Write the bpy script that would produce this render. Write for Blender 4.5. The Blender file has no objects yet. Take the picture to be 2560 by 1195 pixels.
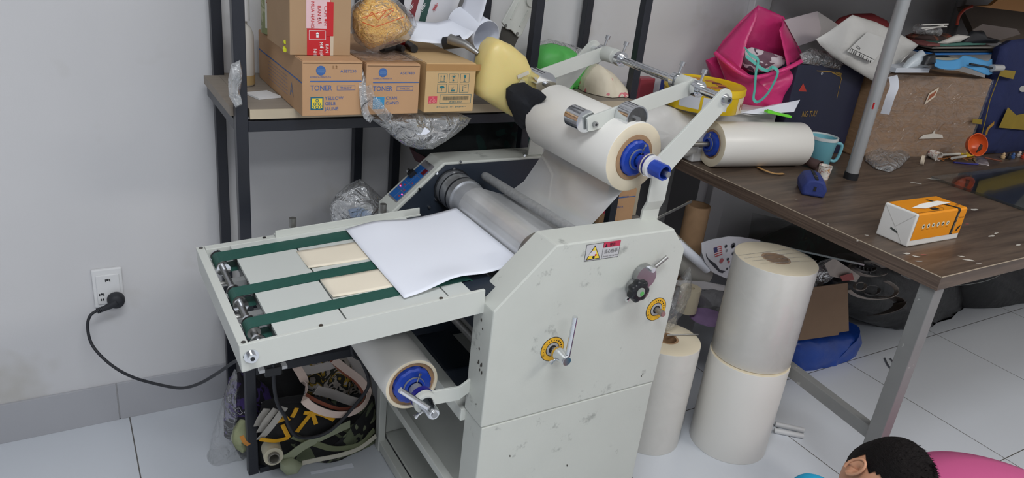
import bpy, bmesh, math, random
from mathutils import Vector, Matrix, Euler
sc = bpy.context.scene
COL = sc.collection
PI = math.pi
# ------------------------------------------------------------------ camera
F = 1865.5
CAM = Vector((0.0, 0.0, 1.4))
RW = Matrix(((0.85881267, -0.50076548, 0.10804965),
             (0.11102777, 0.38784411, 0.91501354),
             (-0.50011362, -0.77382871, 0.38868431)))      # world -> camera
cd = bpy.data.cameras.new('camera'); cam = bpy.data.objects.new('camera', cd); COL.objects.link(cam)
cd.sensor_fit = 'HORIZONTAL'; cd.sensor_width = 36.0; cd.lens = 36.0 * F / 2560.0
cd.clip_start = 0.02; cd.clip_end = 60
cam.matrix_world = Matrix.Translation(CAM) @ RW.transposed().to_4x4()
sc.camera = cam
sc.view_settings.view_transform = 'Standard'; sc.view_settings.look = 'None'
sc.view_settings.gamma = 1.0; sc.view_settings.exposure = 0.12; sc.view_settings.use_curve_mapping = False
w = bpy.data.worlds.new('world'); sc.world = w; w.use_nodes = True
w.node_tree.nodes['Background'].inputs[0].default_value = (0.75, 0.85, 1.0, 1)
w.node_tree.nodes['Background'].inputs[1].default_value = 0.25
# ceiling panels of the room: the fluorescent light of the shop
LAMPS = [(0.1, 0.15, 1.3, 0.5, 23.5, (0.93, 0.96, 1.0)), (0.2, -1.6, 1.3, 0.5, 22.0, (0.95, 0.97, 1.0)),
         (2.6, -0.9, 1.3, 0.5, 30.0, (1.0, 0.95, 0.88))]
CEIL = 2.75
for i, (x, y, sx, sy, e, c) in enumerate(LAMPS):
    ld = bpy.data.lights.new('ceiling_light_glow', 'AREA'); lo = bpy.data.objects.new('ceiling_light_glow', ld)
    COL.objects.link(lo); ld.shape = 'RECTANGLE'; ld.size = sx; ld.size_y = sy; ld.energy = e; ld.color = c
    lo.location = (x, y, CEIL - 0.07)

def P(px, py, ax, c):
    """world point on the plane axis=c seen at a photo pixel"""
    d = RW.transposed() @ Vector(((px - 1280) / F, (597.5 - py) / F, -1.0))
    t = (c - CAM[ax]) / d[ax]
    return CAM + d * t

# ------------------------------------------------------------------ materials
def L(*rgb):
    return tuple(((v / 255) / 12.92 if v / 255 <= 0.04045 else ((v / 255 + 0.055) / 1.055) ** 2.4) for v in rgb) + (1,)
_m = {}
def mat(name, rgb, rough=0.5, metal=0.0, var=0.0, scale=20, bump=0.0, bscale=80, spec=0.5, coat=0, trans=0, alpha=1, emit=None, sss=0, stretch=None):
    if name in _m: return _m[name]
    m = bpy.data.materials.new(name); m.use_nodes = True; nt = m.node_tree; b = nt.nodes['Principled BSDF']
    b.inputs['Base Color'].default_value = L(*rgb); b.inputs['Roughness'].default_value = rough
    b.inputs['Metallic'].default_value = metal; b.inputs['Specular IOR Level'].default_value = spec
    b.inputs['Coat Weight'].default_value = coat; b.inputs['Transmission Weight'].default_value = trans
    b.inputs['Alpha'].default_value = alpha
    if sss: b.inputs['Subsurface Weight'].default_value = sss; b.inputs['Subsurface Scale'].default_value = 0.02
    if emit: b.inputs['Emission Color'].default_value = L(*emit[0]); b.inputs['Emission Strength'].default_value = emit[1]
    tc = nt.nodes.new('ShaderNodeTexCoord'); mp = nt.nodes.new('ShaderNodeMapping')
    nt.links.new(tc.outputs['Object'], mp.inputs[0])
    if stretch: mp.inputs['Scale'].default_value = stretch
    n = nt.nodes.new('ShaderNodeTexNoise'); n.inputs['Scale'].default_value = scale; n.inputs['Detail'].default_value = 5
    nt.links.new(mp.outputs[0], n.inputs[0])
    if var > 0:
        mx = nt.nodes.new('ShaderNodeMix'); mx.data_type = 'RGBA'; mx.blend_type = 'MULTIPLY'
        mx.inputs[0].default_value = 1
        mx.inputs[6].default_value = L(*rgb)
        cr = nt.nodes.new('ShaderNodeMapRange'); cr.inputs[1].default_value = 0.3; cr.inputs[2].default_value = 0.7
        cr.inputs[3].default_value = 1 - var; cr.inputs[4].default_value = 1.0
        nt.links.new(n.outputs[0], cr.inputs[0]); nt.links.new(cr.outputs[0], mx.inputs[7])
        nt.links.new(mx.outputs[2], b.inputs['Base Color'])
    if bump > 0:
        n2 = nt.nodes.new('ShaderNodeTexNoise'); n2.inputs['Scale'].default_value = bscale; n2.inputs['Detail'].default_value = 4
        nt.links.new(mp.outputs[0], n2.inputs[0])
        bp = nt.nodes.new('ShaderNodeBump'); bp.inputs['Strength'].default_value = bump; bp.inputs['Distance'].default_value = 0.01
        nt.links.new(n2.outputs[0], bp.inputs['Height']); nt.links.new(bp.outputs[0], b.inputs['Normal'])
    _m[name] = m
    return m

def nodes_of(m):
    nt = m.node_tree
    return nt, nt.nodes['Principled BSDF']

def mix_mask(m, rgb, scale, lo, hi, detail=6, stretch=None, offset=(0, 0, 0), rough=None):
    """patches of another colour laid over the base colour (dirt, chips, wear)"""
    nt, b = nodes_of(m)
    src = b.inputs['Base Color'].links[0].from_socket if b.inputs['Base Color'].links else None
    tc = nt.nodes.new('ShaderNodeTexCoord'); mp = nt.nodes.new('ShaderNodeMapping'); mp.inputs['Location'].default_value = offset
    if stretch: mp.inputs['Scale'].default_value = stretch
    nt.links.new(tc.outputs['Object'], mp.inputs[0])
    n = nt.nodes.new('ShaderNodeTexNoise'); n.inputs['Scale'].default_value = scale; n.inputs['Detail'].default_value = detail
    n.inputs['Roughness'].default_value = 0.65
    nt.links.new(mp.outputs[0], n.inputs[0])
    mr = nt.nodes.new('ShaderNodeMapRange'); mr.inputs[1].default_value = lo; mr.inputs[2].default_value = hi
    nt.links.new(n.outputs[0], mr.inputs[0])
    mx = nt.nodes.new('ShaderNodeMix'); mx.data_type = 'RGBA'
    nt.links.new(mr.outputs[0], mx.inputs[0])
    if src: nt.links.new(src, mx.inputs[6])
    else: mx.inputs[6].default_value = b.inputs['Base Color'].default_value
    mx.inputs[7].default_value = L(*rgb)
    nt.links.new(mx.outputs[2], b.inputs['Base Color'])
    return m

PAINT = mat('machine_paint', (204, 207, 200), 0.42, var=0.05, scale=9, bump=0.03, bscale=300)
mix_mask(PAINT, (150, 153, 148), 16, 0.62, 0.72, 8)
mix_mask(PAINT, (62, 58, 54), 46, 0.735, 0.75, 5, offset=(3, 1, 2))
PAINTC = mat('clean_paint', (208, 211, 205), 0.4, var=0.03, scale=8)
EDGE = mat('chipped_edge', (70, 66, 60), 0.7)
DARKPLATE = mat('dark_plate', (42, 50, 62), 0.45, var=0.1, scale=6)
CHROME = mat('chrome', (225, 227, 230), 0.12, 1.0)
STEEL = mat('steel', (175, 176, 178), 0.3, 1.0, var=0.15, scale=12)
STEELD = mat('worn_steel', (168, 167, 164), 0.4, .85, var=0.25, scale=40)
ALU = mat('brushed_aluminium', (200, 203, 208), 0.38, .55, var=0.12, scale=30)
BOLT = mat('bolt_steel', (120, 118, 115), 0.35, 1.0)
BELT = mat('green_belt', (36, 86, 76), 0.55, var=0.12, scale=60)
PAPER = mat('white_paper', (236, 240, 250), 0.75, spec=0.2)
CREAM = mat('cream_card', (238, 228, 208), 0.8, var=0.06, scale=7)
FILM = mat('film_roll_white', (236, 234, 228), 0.34, spec=0.5)
FILMEND = mat('film_roll_end', (234, 222, 196), 0.6, var=0.08, scale=8)
KRAFT = mat('cardboard_core', (172, 138, 104), 0.8, var=0.15, scale=30)
BLUEP = mat('blue_plastic', (28, 66, 170), 0.35, var=0.1, scale=20)
NAVYP = mat('navy_plastic', (36, 36, 130), 0.35)
BLACKP = mat('black_plastic', (30, 32, 36), 0.4)
RUBBER = mat('black_rubber', (38, 40, 46), 0.6)
BOXB = mat('toner_box_board', (190, 150, 112), 0.75, var=0.07, scale=10)
BOXL = mat('light_box_board', (205, 172, 124), 0.75, var=0.07, scale=10)
BOXD = mat('carton_board', (178, 146, 112), 0.8, var=0.1, scale=9)
BLUEINK = mat('blue_ink', (62, 100, 160), 0.7)
TEALINK = mat('teal_ink', (40, 110, 118), 0.7)
YELLOWINK = mat('yellow_ink', (236, 205, 60), 0.7)
CYANINK = mat('cyan_ink', (58, 142, 186), 0.7)
REDINK = mat('red_ink', (196, 32, 40), 0.6)
MAGINK = mat('magenta_ink', (205, 70, 90), 0.7)
WHITEINK = mat('white_ink', (236, 236, 236), 0.7)
BLACKINK = mat('black_ink', (28, 27, 28), 0.7)
BROWNINK = mat('brown_pen', (120, 80, 40), 0.7)
GOLDINK = mat('gold_ink', (176, 140, 60), 0.45)
TAPEB = mat('brown_tape', (176, 134, 84), 0.4, var=0.08, scale=20)
BLACKM = mat('black_rack_metal', (34, 37, 46), 0.38, var=0.1, scale=20)
BOARD = mat('shelf_board', (150, 140, 128), 0.6, var=0.18, scale=14, stretch=(1, 12, 1))
BOARDE = mat('shelf_board_edge', (196, 182, 158), 0.6, var=0.1, scale=14)
PLASTERW = mat('white_plastic', (226, 227, 228), 0.35)
YELLOWJ = mat('translucent_yellow_plastic', (232, 212, 140), 0.38, var=0.1, scale=4, sss=0.3)
BLACKC = mat('black_cloth', (26, 28, 34), 0.9, bump=0.6, bscale=25)
PINKB = mat('pink_plastic_sheet', (226, 60, 130), 0.32, var=0.12, scale=9, bump=0.5, bscale=14)
TEAL = mat('teal_ribbon', (96, 190, 178), 0.6)
NAVYB = mat('navy_board', (38, 42, 66), 0.5, var=0.1, scale=8)
NAVYC = mat('navy_cloth', (36, 46, 92), 0.85, var=0.2, scale=10, bump=0.4, bscale=30)
OLIVE = mat('mustard_tape', (158, 134, 44), 0.6, var=0.15, scale=20)
GREYMET = mat('grey_tube_metal', (146, 148, 148), 0.45, 0.3, var=0.12, scale=10)
POLE = mat('silver_pole', (176, 178, 180), 0.4, 0.35, var=0.08, scale=6)
POLYW = mat('white_poly', (216, 215, 212), 0.4, var=0.08, scale=8, bump=0.5, bscale=14)
ORANGEP = mat('orange_plastic', (214, 92, 40), 0.35)
YELTIN = mat('yellow_tin', (238, 200, 30), 0.35, var=0.1, scale=14)
SKYCLOTH = mat('sky_blue_cloth', (84, 158, 212), 0.7)
GREENB = mat('green_bag', (90, 190, 90), 0.5, var=0.25, scale=8, bump=0.3, bscale=12)
SKIN = mat('skin', (206, 150, 118), 0.5, var=0.06, scale=20, sss=0.15)
HAIR = mat('black_hair', (20, 15, 15), 0.75, spec=.2, var=0.3, scale=120, bump=0.6, bscale=160, stretch=(1, 1, 4))

def film_mat(name, rgb=(235, 238, 240), a=0.22, rough=0.15, bscale=22, b=0.8, gloss=0.5):
    """thin clear plastic: mostly see-through with glossy creases"""
    if name in _m: return _m[name]
    m = bpy.data.materials.new(name); m.use_nodes = True; nt = m.node_tree; nt.nodes.clear()
    out = nt.nodes.new('ShaderNodeOutputMaterial'); mx = nt.nodes.new('ShaderNodeMixShader')
    tr = nt.nodes.new('ShaderNodeBsdfTransparent'); pb = nt.nodes.new('ShaderNodeBsdfPrincipled')
    tr.inputs[0].default_value = (0.97, 0.97, 0.97, 1)
    pb.inputs['Base Color'].default_value = L(*rgb); pb.inputs['Roughness'].default_value = rough
    n = nt.nodes.new('ShaderNodeTexNoise'); n.inputs['Scale'].default_value = bscale; n.inputs['Detail'].default_value = 3
    n.inputs['Distortion'].default_value = 1.5
    tc = nt.nodes.new('ShaderNodeTexCoord'); nt.links.new(tc.outputs['Object'], n.inputs[0])
    bp = nt.nodes.new('ShaderNodeBump'); bp.inputs['Strength'].default_value = b; bp.inputs['Distance'].default_value = 0.02
    nt.links.new(n.outputs[0], bp.inputs['Height']); nt.links.new(bp.outputs[0], pb.inputs['Normal'])
    mr = nt.nodes.new('ShaderNodeMapRange'); mr.inputs[1].default_value = 0.35; mr.inputs[2].default_value = 0.75
    mr.inputs[3].default_value = a * 0.5; mr.inputs[4].default_value = min(1, a * 1.3)
    nt.links.new(n.outputs[0], mr.inputs[0]); nt.links.new(mr.outputs[0], mx.inputs[0])
    nt.links.new(tr.outputs[0], mx.inputs[1]); nt.links.new(pb.outputs[0], mx.inputs[2])
    gl = nt.nodes.new('ShaderNodeBsdfGlossy'); gl.inputs['Roughness'].default_value = rough; nt.links.new(bp.outputs[0], gl.inputs['Normal'])
    lw = nt.nodes.new('ShaderNodeLayerWeight'); lw.inputs[0].default_value = .35; nt.links.new(bp.outputs[0], lw.inputs['Normal'])
    ad = nt.nodes.new('ShaderNodeMath'); ad.operation = 'MULTIPLY_ADD'; ad.inputs[1].default_value = gloss; ad.inputs[2].default_value = .03
    nt.links.new(lw.outputs['Fresnel'], ad.inputs[0]); m2 = nt.nodes.new('ShaderNodeMixShader'); nt.links.new(ad.outputs[0], m2.inputs[0])
    nt.links.new(mx.outputs[0], m2.inputs[1]); nt.links.new(gl.outputs[0], m2.inputs[2]); nt.links.new(m2.outputs[0], out.inputs[0])
    _m[name] = m
    return m
CLEAR = film_mat('clear_plastic', a=0.10, rough=.08, gloss=.55)
CLEARW = film_mat('milky_plastic', a=0.34, rough=0.12, b=1.0, gloss=.6)
WEB = film_mat('laminating_film', rgb=(214, 216, 218), a=1.1, rough=0.3, bscale=3, b=0.12, gloss=.25)
WRAP = film_mat('tight_wrap', rgb=(232, 232, 228), a=0.10, rough=.12, bscale=9, b=.25, gloss=.10)
THIN = film_mat('thin_clear_bag', a=0.10, rough=.1, bscale=16, b=.9, gloss=.28)
GLASSP = film_mat('green_glass', rgb=(60, 72, 70), a=0.35, rough=0.05, bscale=2, b=0.0)

def patch_mat(name, cols, scale=14, rough=0.85, stretch=None, dist=1.0):
    if name in _m: return _m[name]
    m = bpy.data.materials.new(name); m.use_nodes = True; nt, b = nodes_of(m); b.inputs['Roughness'].default_value = rough
    tc = nt.nodes.new('ShaderNodeTexCoord'); mp = nt.nodes.new('ShaderNodeMapping'); nt.links.new(tc.outputs['Object'], mp.inputs[0])
    if stretch: mp.inputs['Scale'].default_value = stretch
    n = nt.nodes.new('ShaderNodeTexNoise'); n.inputs['Scale'].default_value = scale; n.inputs['Detail'].default_value = 2
    n.inputs['Distortion'].default_value = dist
    nt.links.new(mp.outputs[0], n.inputs[0])
    cr = nt.nodes.new('ShaderNodeValToRGB'); cr.color_ramp.interpolation = 'CONSTANT'
    while len(cr.color_ramp.elements) < len(cols): cr.color_ramp.elements.new(0.5)
    for e, (p, c) in zip(cr.color_ramp.elements, cols): e.position = p; e.color = L(*c)
    nt.links.new(n.outputs[0], cr.inputs[0]); nt.links.new(cr.outputs[0], b.inputs['Base Color'])
    bp = nt.nodes.new('ShaderNodeBump'); bp.inputs['Strength'].default_value = 0.4; bp.inputs['Distance'].default_value = 0.02
    n3 = nt.nodes.new('ShaderNodeTexNoise'); n3.inputs['Scale'].default_value = 16; nt.links.new(mp.outputs[0], n3.inputs[0])
    nt.links.new(n3.outputs[0], bp.inputs['Height']); nt.links.new(bp.outputs[0], b.inputs['Normal'])
    _m[name] = m
    return m
FAB_GREEN = patch_mat('black_green_print', [(0, (24, 24, 26)), (0.5, (96, 104, 80)), (0.56, (24, 24, 26)), (0.64, (120, 126, 100)), (0.68, (28, 28, 30))], 7)
FAB_YELLOW = patch_mat('black_cloth_print', [(0, (22, 22, 24)), (0.66, (206, 150, 30)), (0.70, (24, 24, 26))], 8)
FAB_PURPLE = patch_mat('purple_print', [(0, (24, 22, 32)), (0.5, (64, 46, 108)), (0.56, (26, 24, 34)), (0.62, (190, 186, 194)), (0.635, (30, 26, 44)), (0.68, (70, 52, 116))], 14)
FAB_MIX = patch_mat('mixed_scraps', [(0, (36, 36, 38)), (0.4, (200, 190, 180)), (0.5, (60, 60, 54)), (0.56, (196, 160, 60)), (0.6, (210, 202, 196)), (0.7, (40, 40, 42))], 22)
DARKSTUFF = patch_mat('dark_green_sacking', [(0, (26, 32, 34)), (0.5, (24, 52, 50)), (0.62, (34, 84, 78)), (0.68, (28, 40, 40)), (0.74, (120, 130, 60)), (0.76, (30, 44, 44))], 9)
NOODLE = patch_mat('yellow_noodles', [(0, (206, 140, 40)), (0.42, (244, 182, 66)), (0.5, (250, 206, 110)), (0.6, (230, 158, 48))], 60, stretch=(1, 1, 3), dist=3)

# ------------------------------------------------------------------ mesh builder
WORLD = {}
class MB:
    def __init__(s): s.v = []; s.f = []; s.mi = []; s.sm = []; s.mats = []
    def add(s, vs, fs, m, smooth=False):
        if m not in s.mats: s.mats.append(m)
        k = s.mats.index(m); o = len(s.v); s.v += [Vector(v) for v in vs]
        for f in fs: s.f.append([i + o for i in f]); s.mi.append(k); s.sm.append(smooth)
        return s
    def box(s, a, b, m, R=None, piv=None):
        x0, y0, z0 = a; x1, y1, z1 = b
        vs = [Vector(p) for p in ((x0, y0, z0), (x1, y0, z0), (x1, y1, z0), (x0, y1, z0), (x0, y0, z1), (x1, y0, z1), (x1, y1, z1), (x0, y1, z1))]
        if R is not None:
            c = Vector(piv) if piv is not None else (vs[0] + vs[6]) / 2
            vs = [R @ (v - c) + c for v in vs]
        return s.add(vs, [(0, 3, 2, 1), (4, 5, 6, 7), (0, 1, 5, 4), (1, 2, 6, 5), (2, 3, 7, 6), (3, 0, 4, 7)], m)
    def bar(s, p, q, wd, ht, m, up=(0, 0, 1)):
        p = Vector(p); q = Vector(q); d = (q - p).normalized(); up = Vector(up)
        r = d.cross(up)
        if r.length < 1e-4: r = d.cross(Vector((1, 0, 0)))
        r.normalize(); u = r.cross(d).normalized(); r *= wd / 2; u *= ht / 2
        vs = [p - r - u, p + r - u, p + r + u, p - r + u, q - r - u, q + r - u, q + r + u, q - r + u]
        return s.add(vs, [(0, 3, 2, 1), (4, 5, 6, 7), (0, 1, 5, 4), (1, 2, 6, 5), (2, 3, 7, 6), (3, 0, 4, 7)], m)
    def tube(s, pts, r, m, n=16, caps=True, smooth=True, flat=1.0, upv=None):
        pts = [Vector(p) for p in pts]; rs = r if isinstance(r, (list, tuple)) else [r] * len(pts)
        vs = []; u = None
        for i, p in enumerate(pts):
            d = (pts[min(i + 1, len(pts) - 1)] - pts[max(i - 1, 0)])
            d = d.normalized() if d.length > 1e-9 else Vector((0, 0, 1))
            if u is None:
                u = d.orthogonal().normalized() if upv is None else (Vector(upv) - d * d.dot(Vector(upv))).normalized()
            else:
                u = (u - d * d.dot(u))
                u = u.normalized() if u.length > 1e-6 else d.orthogonal().normalized()
            w_ = d.cross(u)
            for k in range(n):
                a = 2 * PI * k / n
                vs.append(p + (u * math.cos(a) * flat + w_ * math.sin(a)) * rs[i])
        fs = []
        for i in range(len(pts) - 1):
            for k in range(n):
                k2 = (k + 1) % n
                fs.append((i * n + k, i * n + k2, (i + 1) * n + k2, (i + 1) * n + k))
        s.add(vs, fs, m, smooth)
        if caps:
            o = len(vs)
            s.add(vs[:n], [tuple(range(n))[::-1]], m); s.add(vs[-n:], [tuple(range(n))], m)
        return s
    def cyl(s, p, q, r, m, n=32, r2=None, cap=None):
        s.tube([p, q], [r, r if r2 is None else r2], m, n, caps=cap is None)
        if cap is not None:
            d = (Vector(q) - Vector(p)).normalized()
            for c, rr, sg in ((Vector(p), r, -1), (Vector(q), r if r2 is None else r2, 1)):
                u = d.orthogonal().normalized(); w_ = d.cross(u)
                vs = [c + (u * math.cos(2 * PI * k / n) + w_ * math.sin(2 * PI * k / n)) * rr for k in range(n)]
                s.add(vs, [tuple(range(n)) if sg > 0 else tuple(range(n))[::-1]], cap)
        return s
    def ring(s, c, ax, ro, ri, h, m, n=40, mi=None, mend=None):
        """annular cylinder: centre c (start), axis vector ax, outer/inner radius, height h"""
        ax = Vector(ax).normalized(); u = ax.orthogonal().normalized(); w_ = ax.cross(u); c = Vector(c)
        def circ(r, t): return [c + ax * t + (u * math.cos(2 * PI * k / n) + w_ * math.sin(2 * PI * k / n)) * r for k in range(n)]
        A = circ(ro, 0); B = circ(ro, h); Cc = circ(ri, h); D = circ(ri, 0)
        q = [(k, (k + 1) % n, n + (k + 1) % n, n + k) for k in range(n)]
        s.add(A + B, q, m, True); s.add(B + Cc, q, mend or m); s.add(Cc + D, q, mi or m, True); s.add(D + A, q, mend or m)
        return s
    def lathe(s, prof, c, ax, m, n=32, smooth=True):
        ax = Vector(ax).normalized(); u = ax.orthogonal().normalized(); w_ = ax.cross(u); c = Vector(c); vs = []
        for (r, t) in prof:
            for k in range(n):
                a = 2 * PI * k / n; vs.append(c + ax * t + (u * math.cos(a) + w_ * math.sin(a)) * r)
        fs = [(i * n + k, i * n + (k + 1) % n, (i + 1) * n + (k + 1) % n, (i + 1) * n + k) for i in range(len(prof) - 1) for k in range(n)]
        return s.add(vs, fs, m, smooth)
    def prism(s, poly, ax, a, b, m):
        """polygon (list of 2d in the other two axes, order x,y,z without ax) extruded from a to b on axis ax"""
        def mk(p, t):
            q = list(p); q.insert(ax, t); return Vector(q)
        n = len(poly); vs = [mk(p, a) for p in poly] + [mk(p, b) for p in poly]
        fs = [tuple(range(n)), tuple(range(2 * n - 1, n - 1, -1))] + [(k, n + k, n + (k + 1) % n, (k + 1) % n) for k in range(n)]
        return s.add(vs, fs, m)
    def quad(s, a, b, c, d, m): return s.add([a, b, c, d], [(0, 1, 2, 3)], m)
    def poly(s, pts, m): return s.add(pts, [tuple(range(len(pts)))], m)
    def grid(s, fn, nu, nv, m, smooth=True):
        vs = [Vector(fn(i / nu, j / nv)) for j in range(nv + 1) for i in range(nu + 1)]
        fs = [(j * (nu + 1) + i, j * (nu + 1) + i + 1, (j + 1) * (nu + 1) + i + 1, (j + 1) * (nu + 1) + i) for j in range(nv) for i in range(nu)]
        return s.add(vs, fs, m, smooth)
    def text(s, txt, o, ux, uy, h, m, off=0.0006, align='LEFT', maxw=None):
        """flat lettering: origin o (baseline), ux along, uy up, h cap height"""
        cu = bpy.data.curves.new('t', 'FONT'); cu.body = txt; cu.size = 1.0; cu.align_x = align; cu.resolution_u = 3
        ob = bpy.data.objects.new('t', cu); COL.objects.link(ob)
        dg = bpy.context.evaluated_depsgraph_get(); me = bpy.data.meshes.new_from_object(ob.evaluated_get(dg))
        ux = Vector(ux).normalized(); uy = Vector(uy).normalized(); nn = ux.cross(uy); o = Vector(o); k = h / 0.7
        xs = [v.co.x for v in me.vertices]
        kx = k
        if maxw and xs and (max(xs) - min(xs)) * k > 0: kx = maxw / (max(xs) - min(xs))
        s.add([o + ux * v.co.x * kx + uy * v.co.y * k + nn * off for v in me.vertices], [tuple(p.vertices) for p in me.polygons], m)
        bpy.data.objects.remove(ob); bpy.data.curves.remove(cu); bpy.data.meshes.remove(me)
        return s
    def xf(s, M):
        s.v = [M @ v for v in s.v]; return s
    def build(s, name, parent=None, label=None, cat=None, group=None, kind=None, bevel=0, sub=0, solid=0, seg=2):
        lo = Vector((min(v.x for v in s.v), min(v.y for v in s.v), min(v.z for v in s.v)))
        hi = Vector((max(v.x for v in s.v), max(v.y for v in s.v), max(v.z for v in s.v)))
        c = Vector(((lo.x + hi.x) / 2, (lo.y + hi.y) / 2, lo.z))
        me = bpy.data.meshes.new(name); me.from_pydata([v - c for v in s.v], [], s.f)
        for m in s.mats: me.materials.append(m)
        me.polygons.foreach_set('material_index', s.mi); me.polygons.foreach_set('use_smooth', s.sm); me.update()
        o = bpy.data.objects.new(name, me); COL.objects.link(o)
        if any(s.sm): me.set_sharp_from_angle(angle=math.radians(50))
        WORLD[o.name] = c; o.location = c
        if parent is not None: o.parent = parent; o.location = c - WORLD[parent.name]
        if solid:
            md = o.modifiers.new('thickness', 'SOLIDIFY'); md.thickness = solid
        if bevel:
            bm = bmesh.new(); bm.from_mesh(me); bmesh.ops.remove_doubles(bm, verts=bm.verts, dist=1e-5); bmesh.ops.recalc_face_normals(bm, faces=bm.faces); bm.to_mesh(me); bm.free()
            md = o.modifiers.new('edge', 'BEVEL'); md.width = bevel; md.segments = seg; md.limit_method = 'ANGLE'; md.angle_limit = math.radians(35)
        if sub:
            bm = bmesh.new(); bm.from_mesh(me); bmesh.ops.remove_doubles(bm, verts=bm.verts, dist=1e-5); bm.to_mesh(me); bm.free()
            md = o.modifiers.new('smooth', 'SUBSURF'); md.levels = sub; md.render_levels = sub
        tag(o, label, cat, group, kind)
        return o
def tag(o, label=None, cat=None, group=None, kind=None):
    if label: o['label'] = label
    if cat: o['category'] = cat
    if group: o['group'] = group
    if kind: o['kind'] = kind
    return o
def thing(name, loc, label, cat, group=None):
    o = bpy.data.objects.new(name, None); COL.objects.link(o); o.location = loc; o.empty_display_size = 0.05
    WORLD[o.name] = Vector(loc); return tag(o, label, cat, group)

def hsh(i, j=0, k=0):
    v = math.sin(i * 127.1 + j * 311.7 + k * 74.7) * 43758.5453
    return v - math.floor(v)
def vnoise(x, y, z=0.0):
    from mathutils import noise
    return noise.noise(Vector((x, y, z)))

def puff(mb, pts, front, m, back=None, amp=0.01, nf=9.0, rings=7, seed=0, center=None, axis=None, pw=0.5, zmin=None):
    """rounded soft body whose outline is pts (3D, star shaped), bulging by front towards the viewer and back behind"""
    pts = [Vector(p) for p in pts]; c = sum(pts, Vector()) / len(pts) if center is None else Vector(center)
    n = Vector(axis) if axis is not None else Vector((0, -1, 0)); back = front if back is None else back
    # densify outline
    dp = []
    for i, p in enumerate(pts):
        q = pts[(i + 1) % len(pts)]; k = max(1, int((q - p).length / 0.022))
        for j in range(k): dp.append(p.lerp(q, j / k))
    N = len(dp); vs = []; fs = []
    def lay(sgn, dep):
        start = len(vs)
        for r in range(rings):
            t = math.cos(PI / 2 * r / rings)
            hgt = (1 - t * t) ** pw
            for p in dp:
                b = c + (p - c) * t
                w_ = vnoise(b.x * nf + seed, b.z * nf + seed * 2, b.y * nf) + 0.5 * vnoise(b.x * nf * 2.3, b.z * nf * 2.3 + seed, 3)
                vs.append(b + n * sgn * (dep * hgt + amp * w_ * (0.3 + hgt)))
        vs.append(c + n * sgn * dep)
        e = len(vs) - 1
        for r in range(rings - 1):
            for k in range(N):
                k2 = (k + 1) % N; a = start + r * N
                f = (a + k, a + k2, a + N + k2, a + N + k)
                fs.append(f if sgn > 0 else f[::-1])
        a = start + (rings - 1) * N
        for k in range(N):
            f = (a + k, a + (k + 1) % N, e); fs.append(f if sgn > 0 else f[::-1])
        return start
    A = lay(1, front); B = lay(-1, back)
    for k in range(N): fs.append((A + k, B + k, B + (k + 1) % N, A + (k + 1) % N))
    if zmin is not None:
        for v in vs: v.z = max(v.z, zmin)
    mb.add(vs, fs, m, True)
    return mb

def ribbon(mb, pts, wd, m, th=0.0015, up=(0, 0, 1), ups=None):
    """flat strip following points"""
    pts = [Vector(p) for p in pts]; A = []
    pts2 = []
    n = len(pts)
    for i in range(n - 1):                                   # catmull-rom
        p0 = pts[max(i - 1, 0)]; p1 = pts[i]; p2 = pts[i + 1]; p3 = pts[min(i + 2, n - 1)]
        for k in range(6):
            t = k / 6
            pts2.append(0.5 * ((2 * p1) + (-p0 + p2) * t + (2 * p0 - 5 * p1 + 4 * p2 - p3) * t * t + (-p0 + 3 * p1 - 3 * p2 + p3) * t ** 3))
    pts2.append(pts[-1])
    N = len(pts2); vs = []
    for i, p in enumerate(pts2):
        d = (pts2[min(i + 1, N - 1)] - pts2[max(i - 1, 0)]).normalized()
        u = Vector(up) if ups is None else Vector(ups[0]).lerp(Vector(ups[1]), i / (N - 1))
        r = d.cross(u)
        r = r.normalized() if r.length > 1e-4 else d.orthogonal().normalized()
        nn = r.cross(d).normalized()
        for a, b in ((-1, -1), (1, -1), (1, 1), (-1, 1)): vs.append(p + r * wd / 2 * a + nn * th / 2 * b)
    fs = []
    for i in range(N - 1):
        for k in range(4): fs.append((i * 4 + k, i * 4 + (k + 1) % 4, i * 4 + 4 + (k + 1) % 4, i * 4 + 4 + k))
    fs += [(3, 2, 1, 0), (N * 4 - 4, N * 4 - 3, N * 4 - 2, N * 4 - 1)]
    return mb.add(vs, fs, m, True)
def curve(pts, k=8):
    pts = [Vector(p) for p in pts]; n = len(pts); out = []
    for i in range(n - 1):
        p0 = pts[max(i - 1, 0)]; p1 = pts[i]; p2 = pts[i + 1]; p3 = pts[min(i + 2, n - 1)]
        for j in range(k):
            t = j / k
            out.append(0.5 * ((2 * p1) + (-p0 + p2) * t + (2 * p0 - 5 * p1 + 4 * p2 - p3) * t * t + (-p0 + 3 * p1 - 3 * p2 + p3) * t ** 3))
    out.append(pts[-1]); return out
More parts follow.
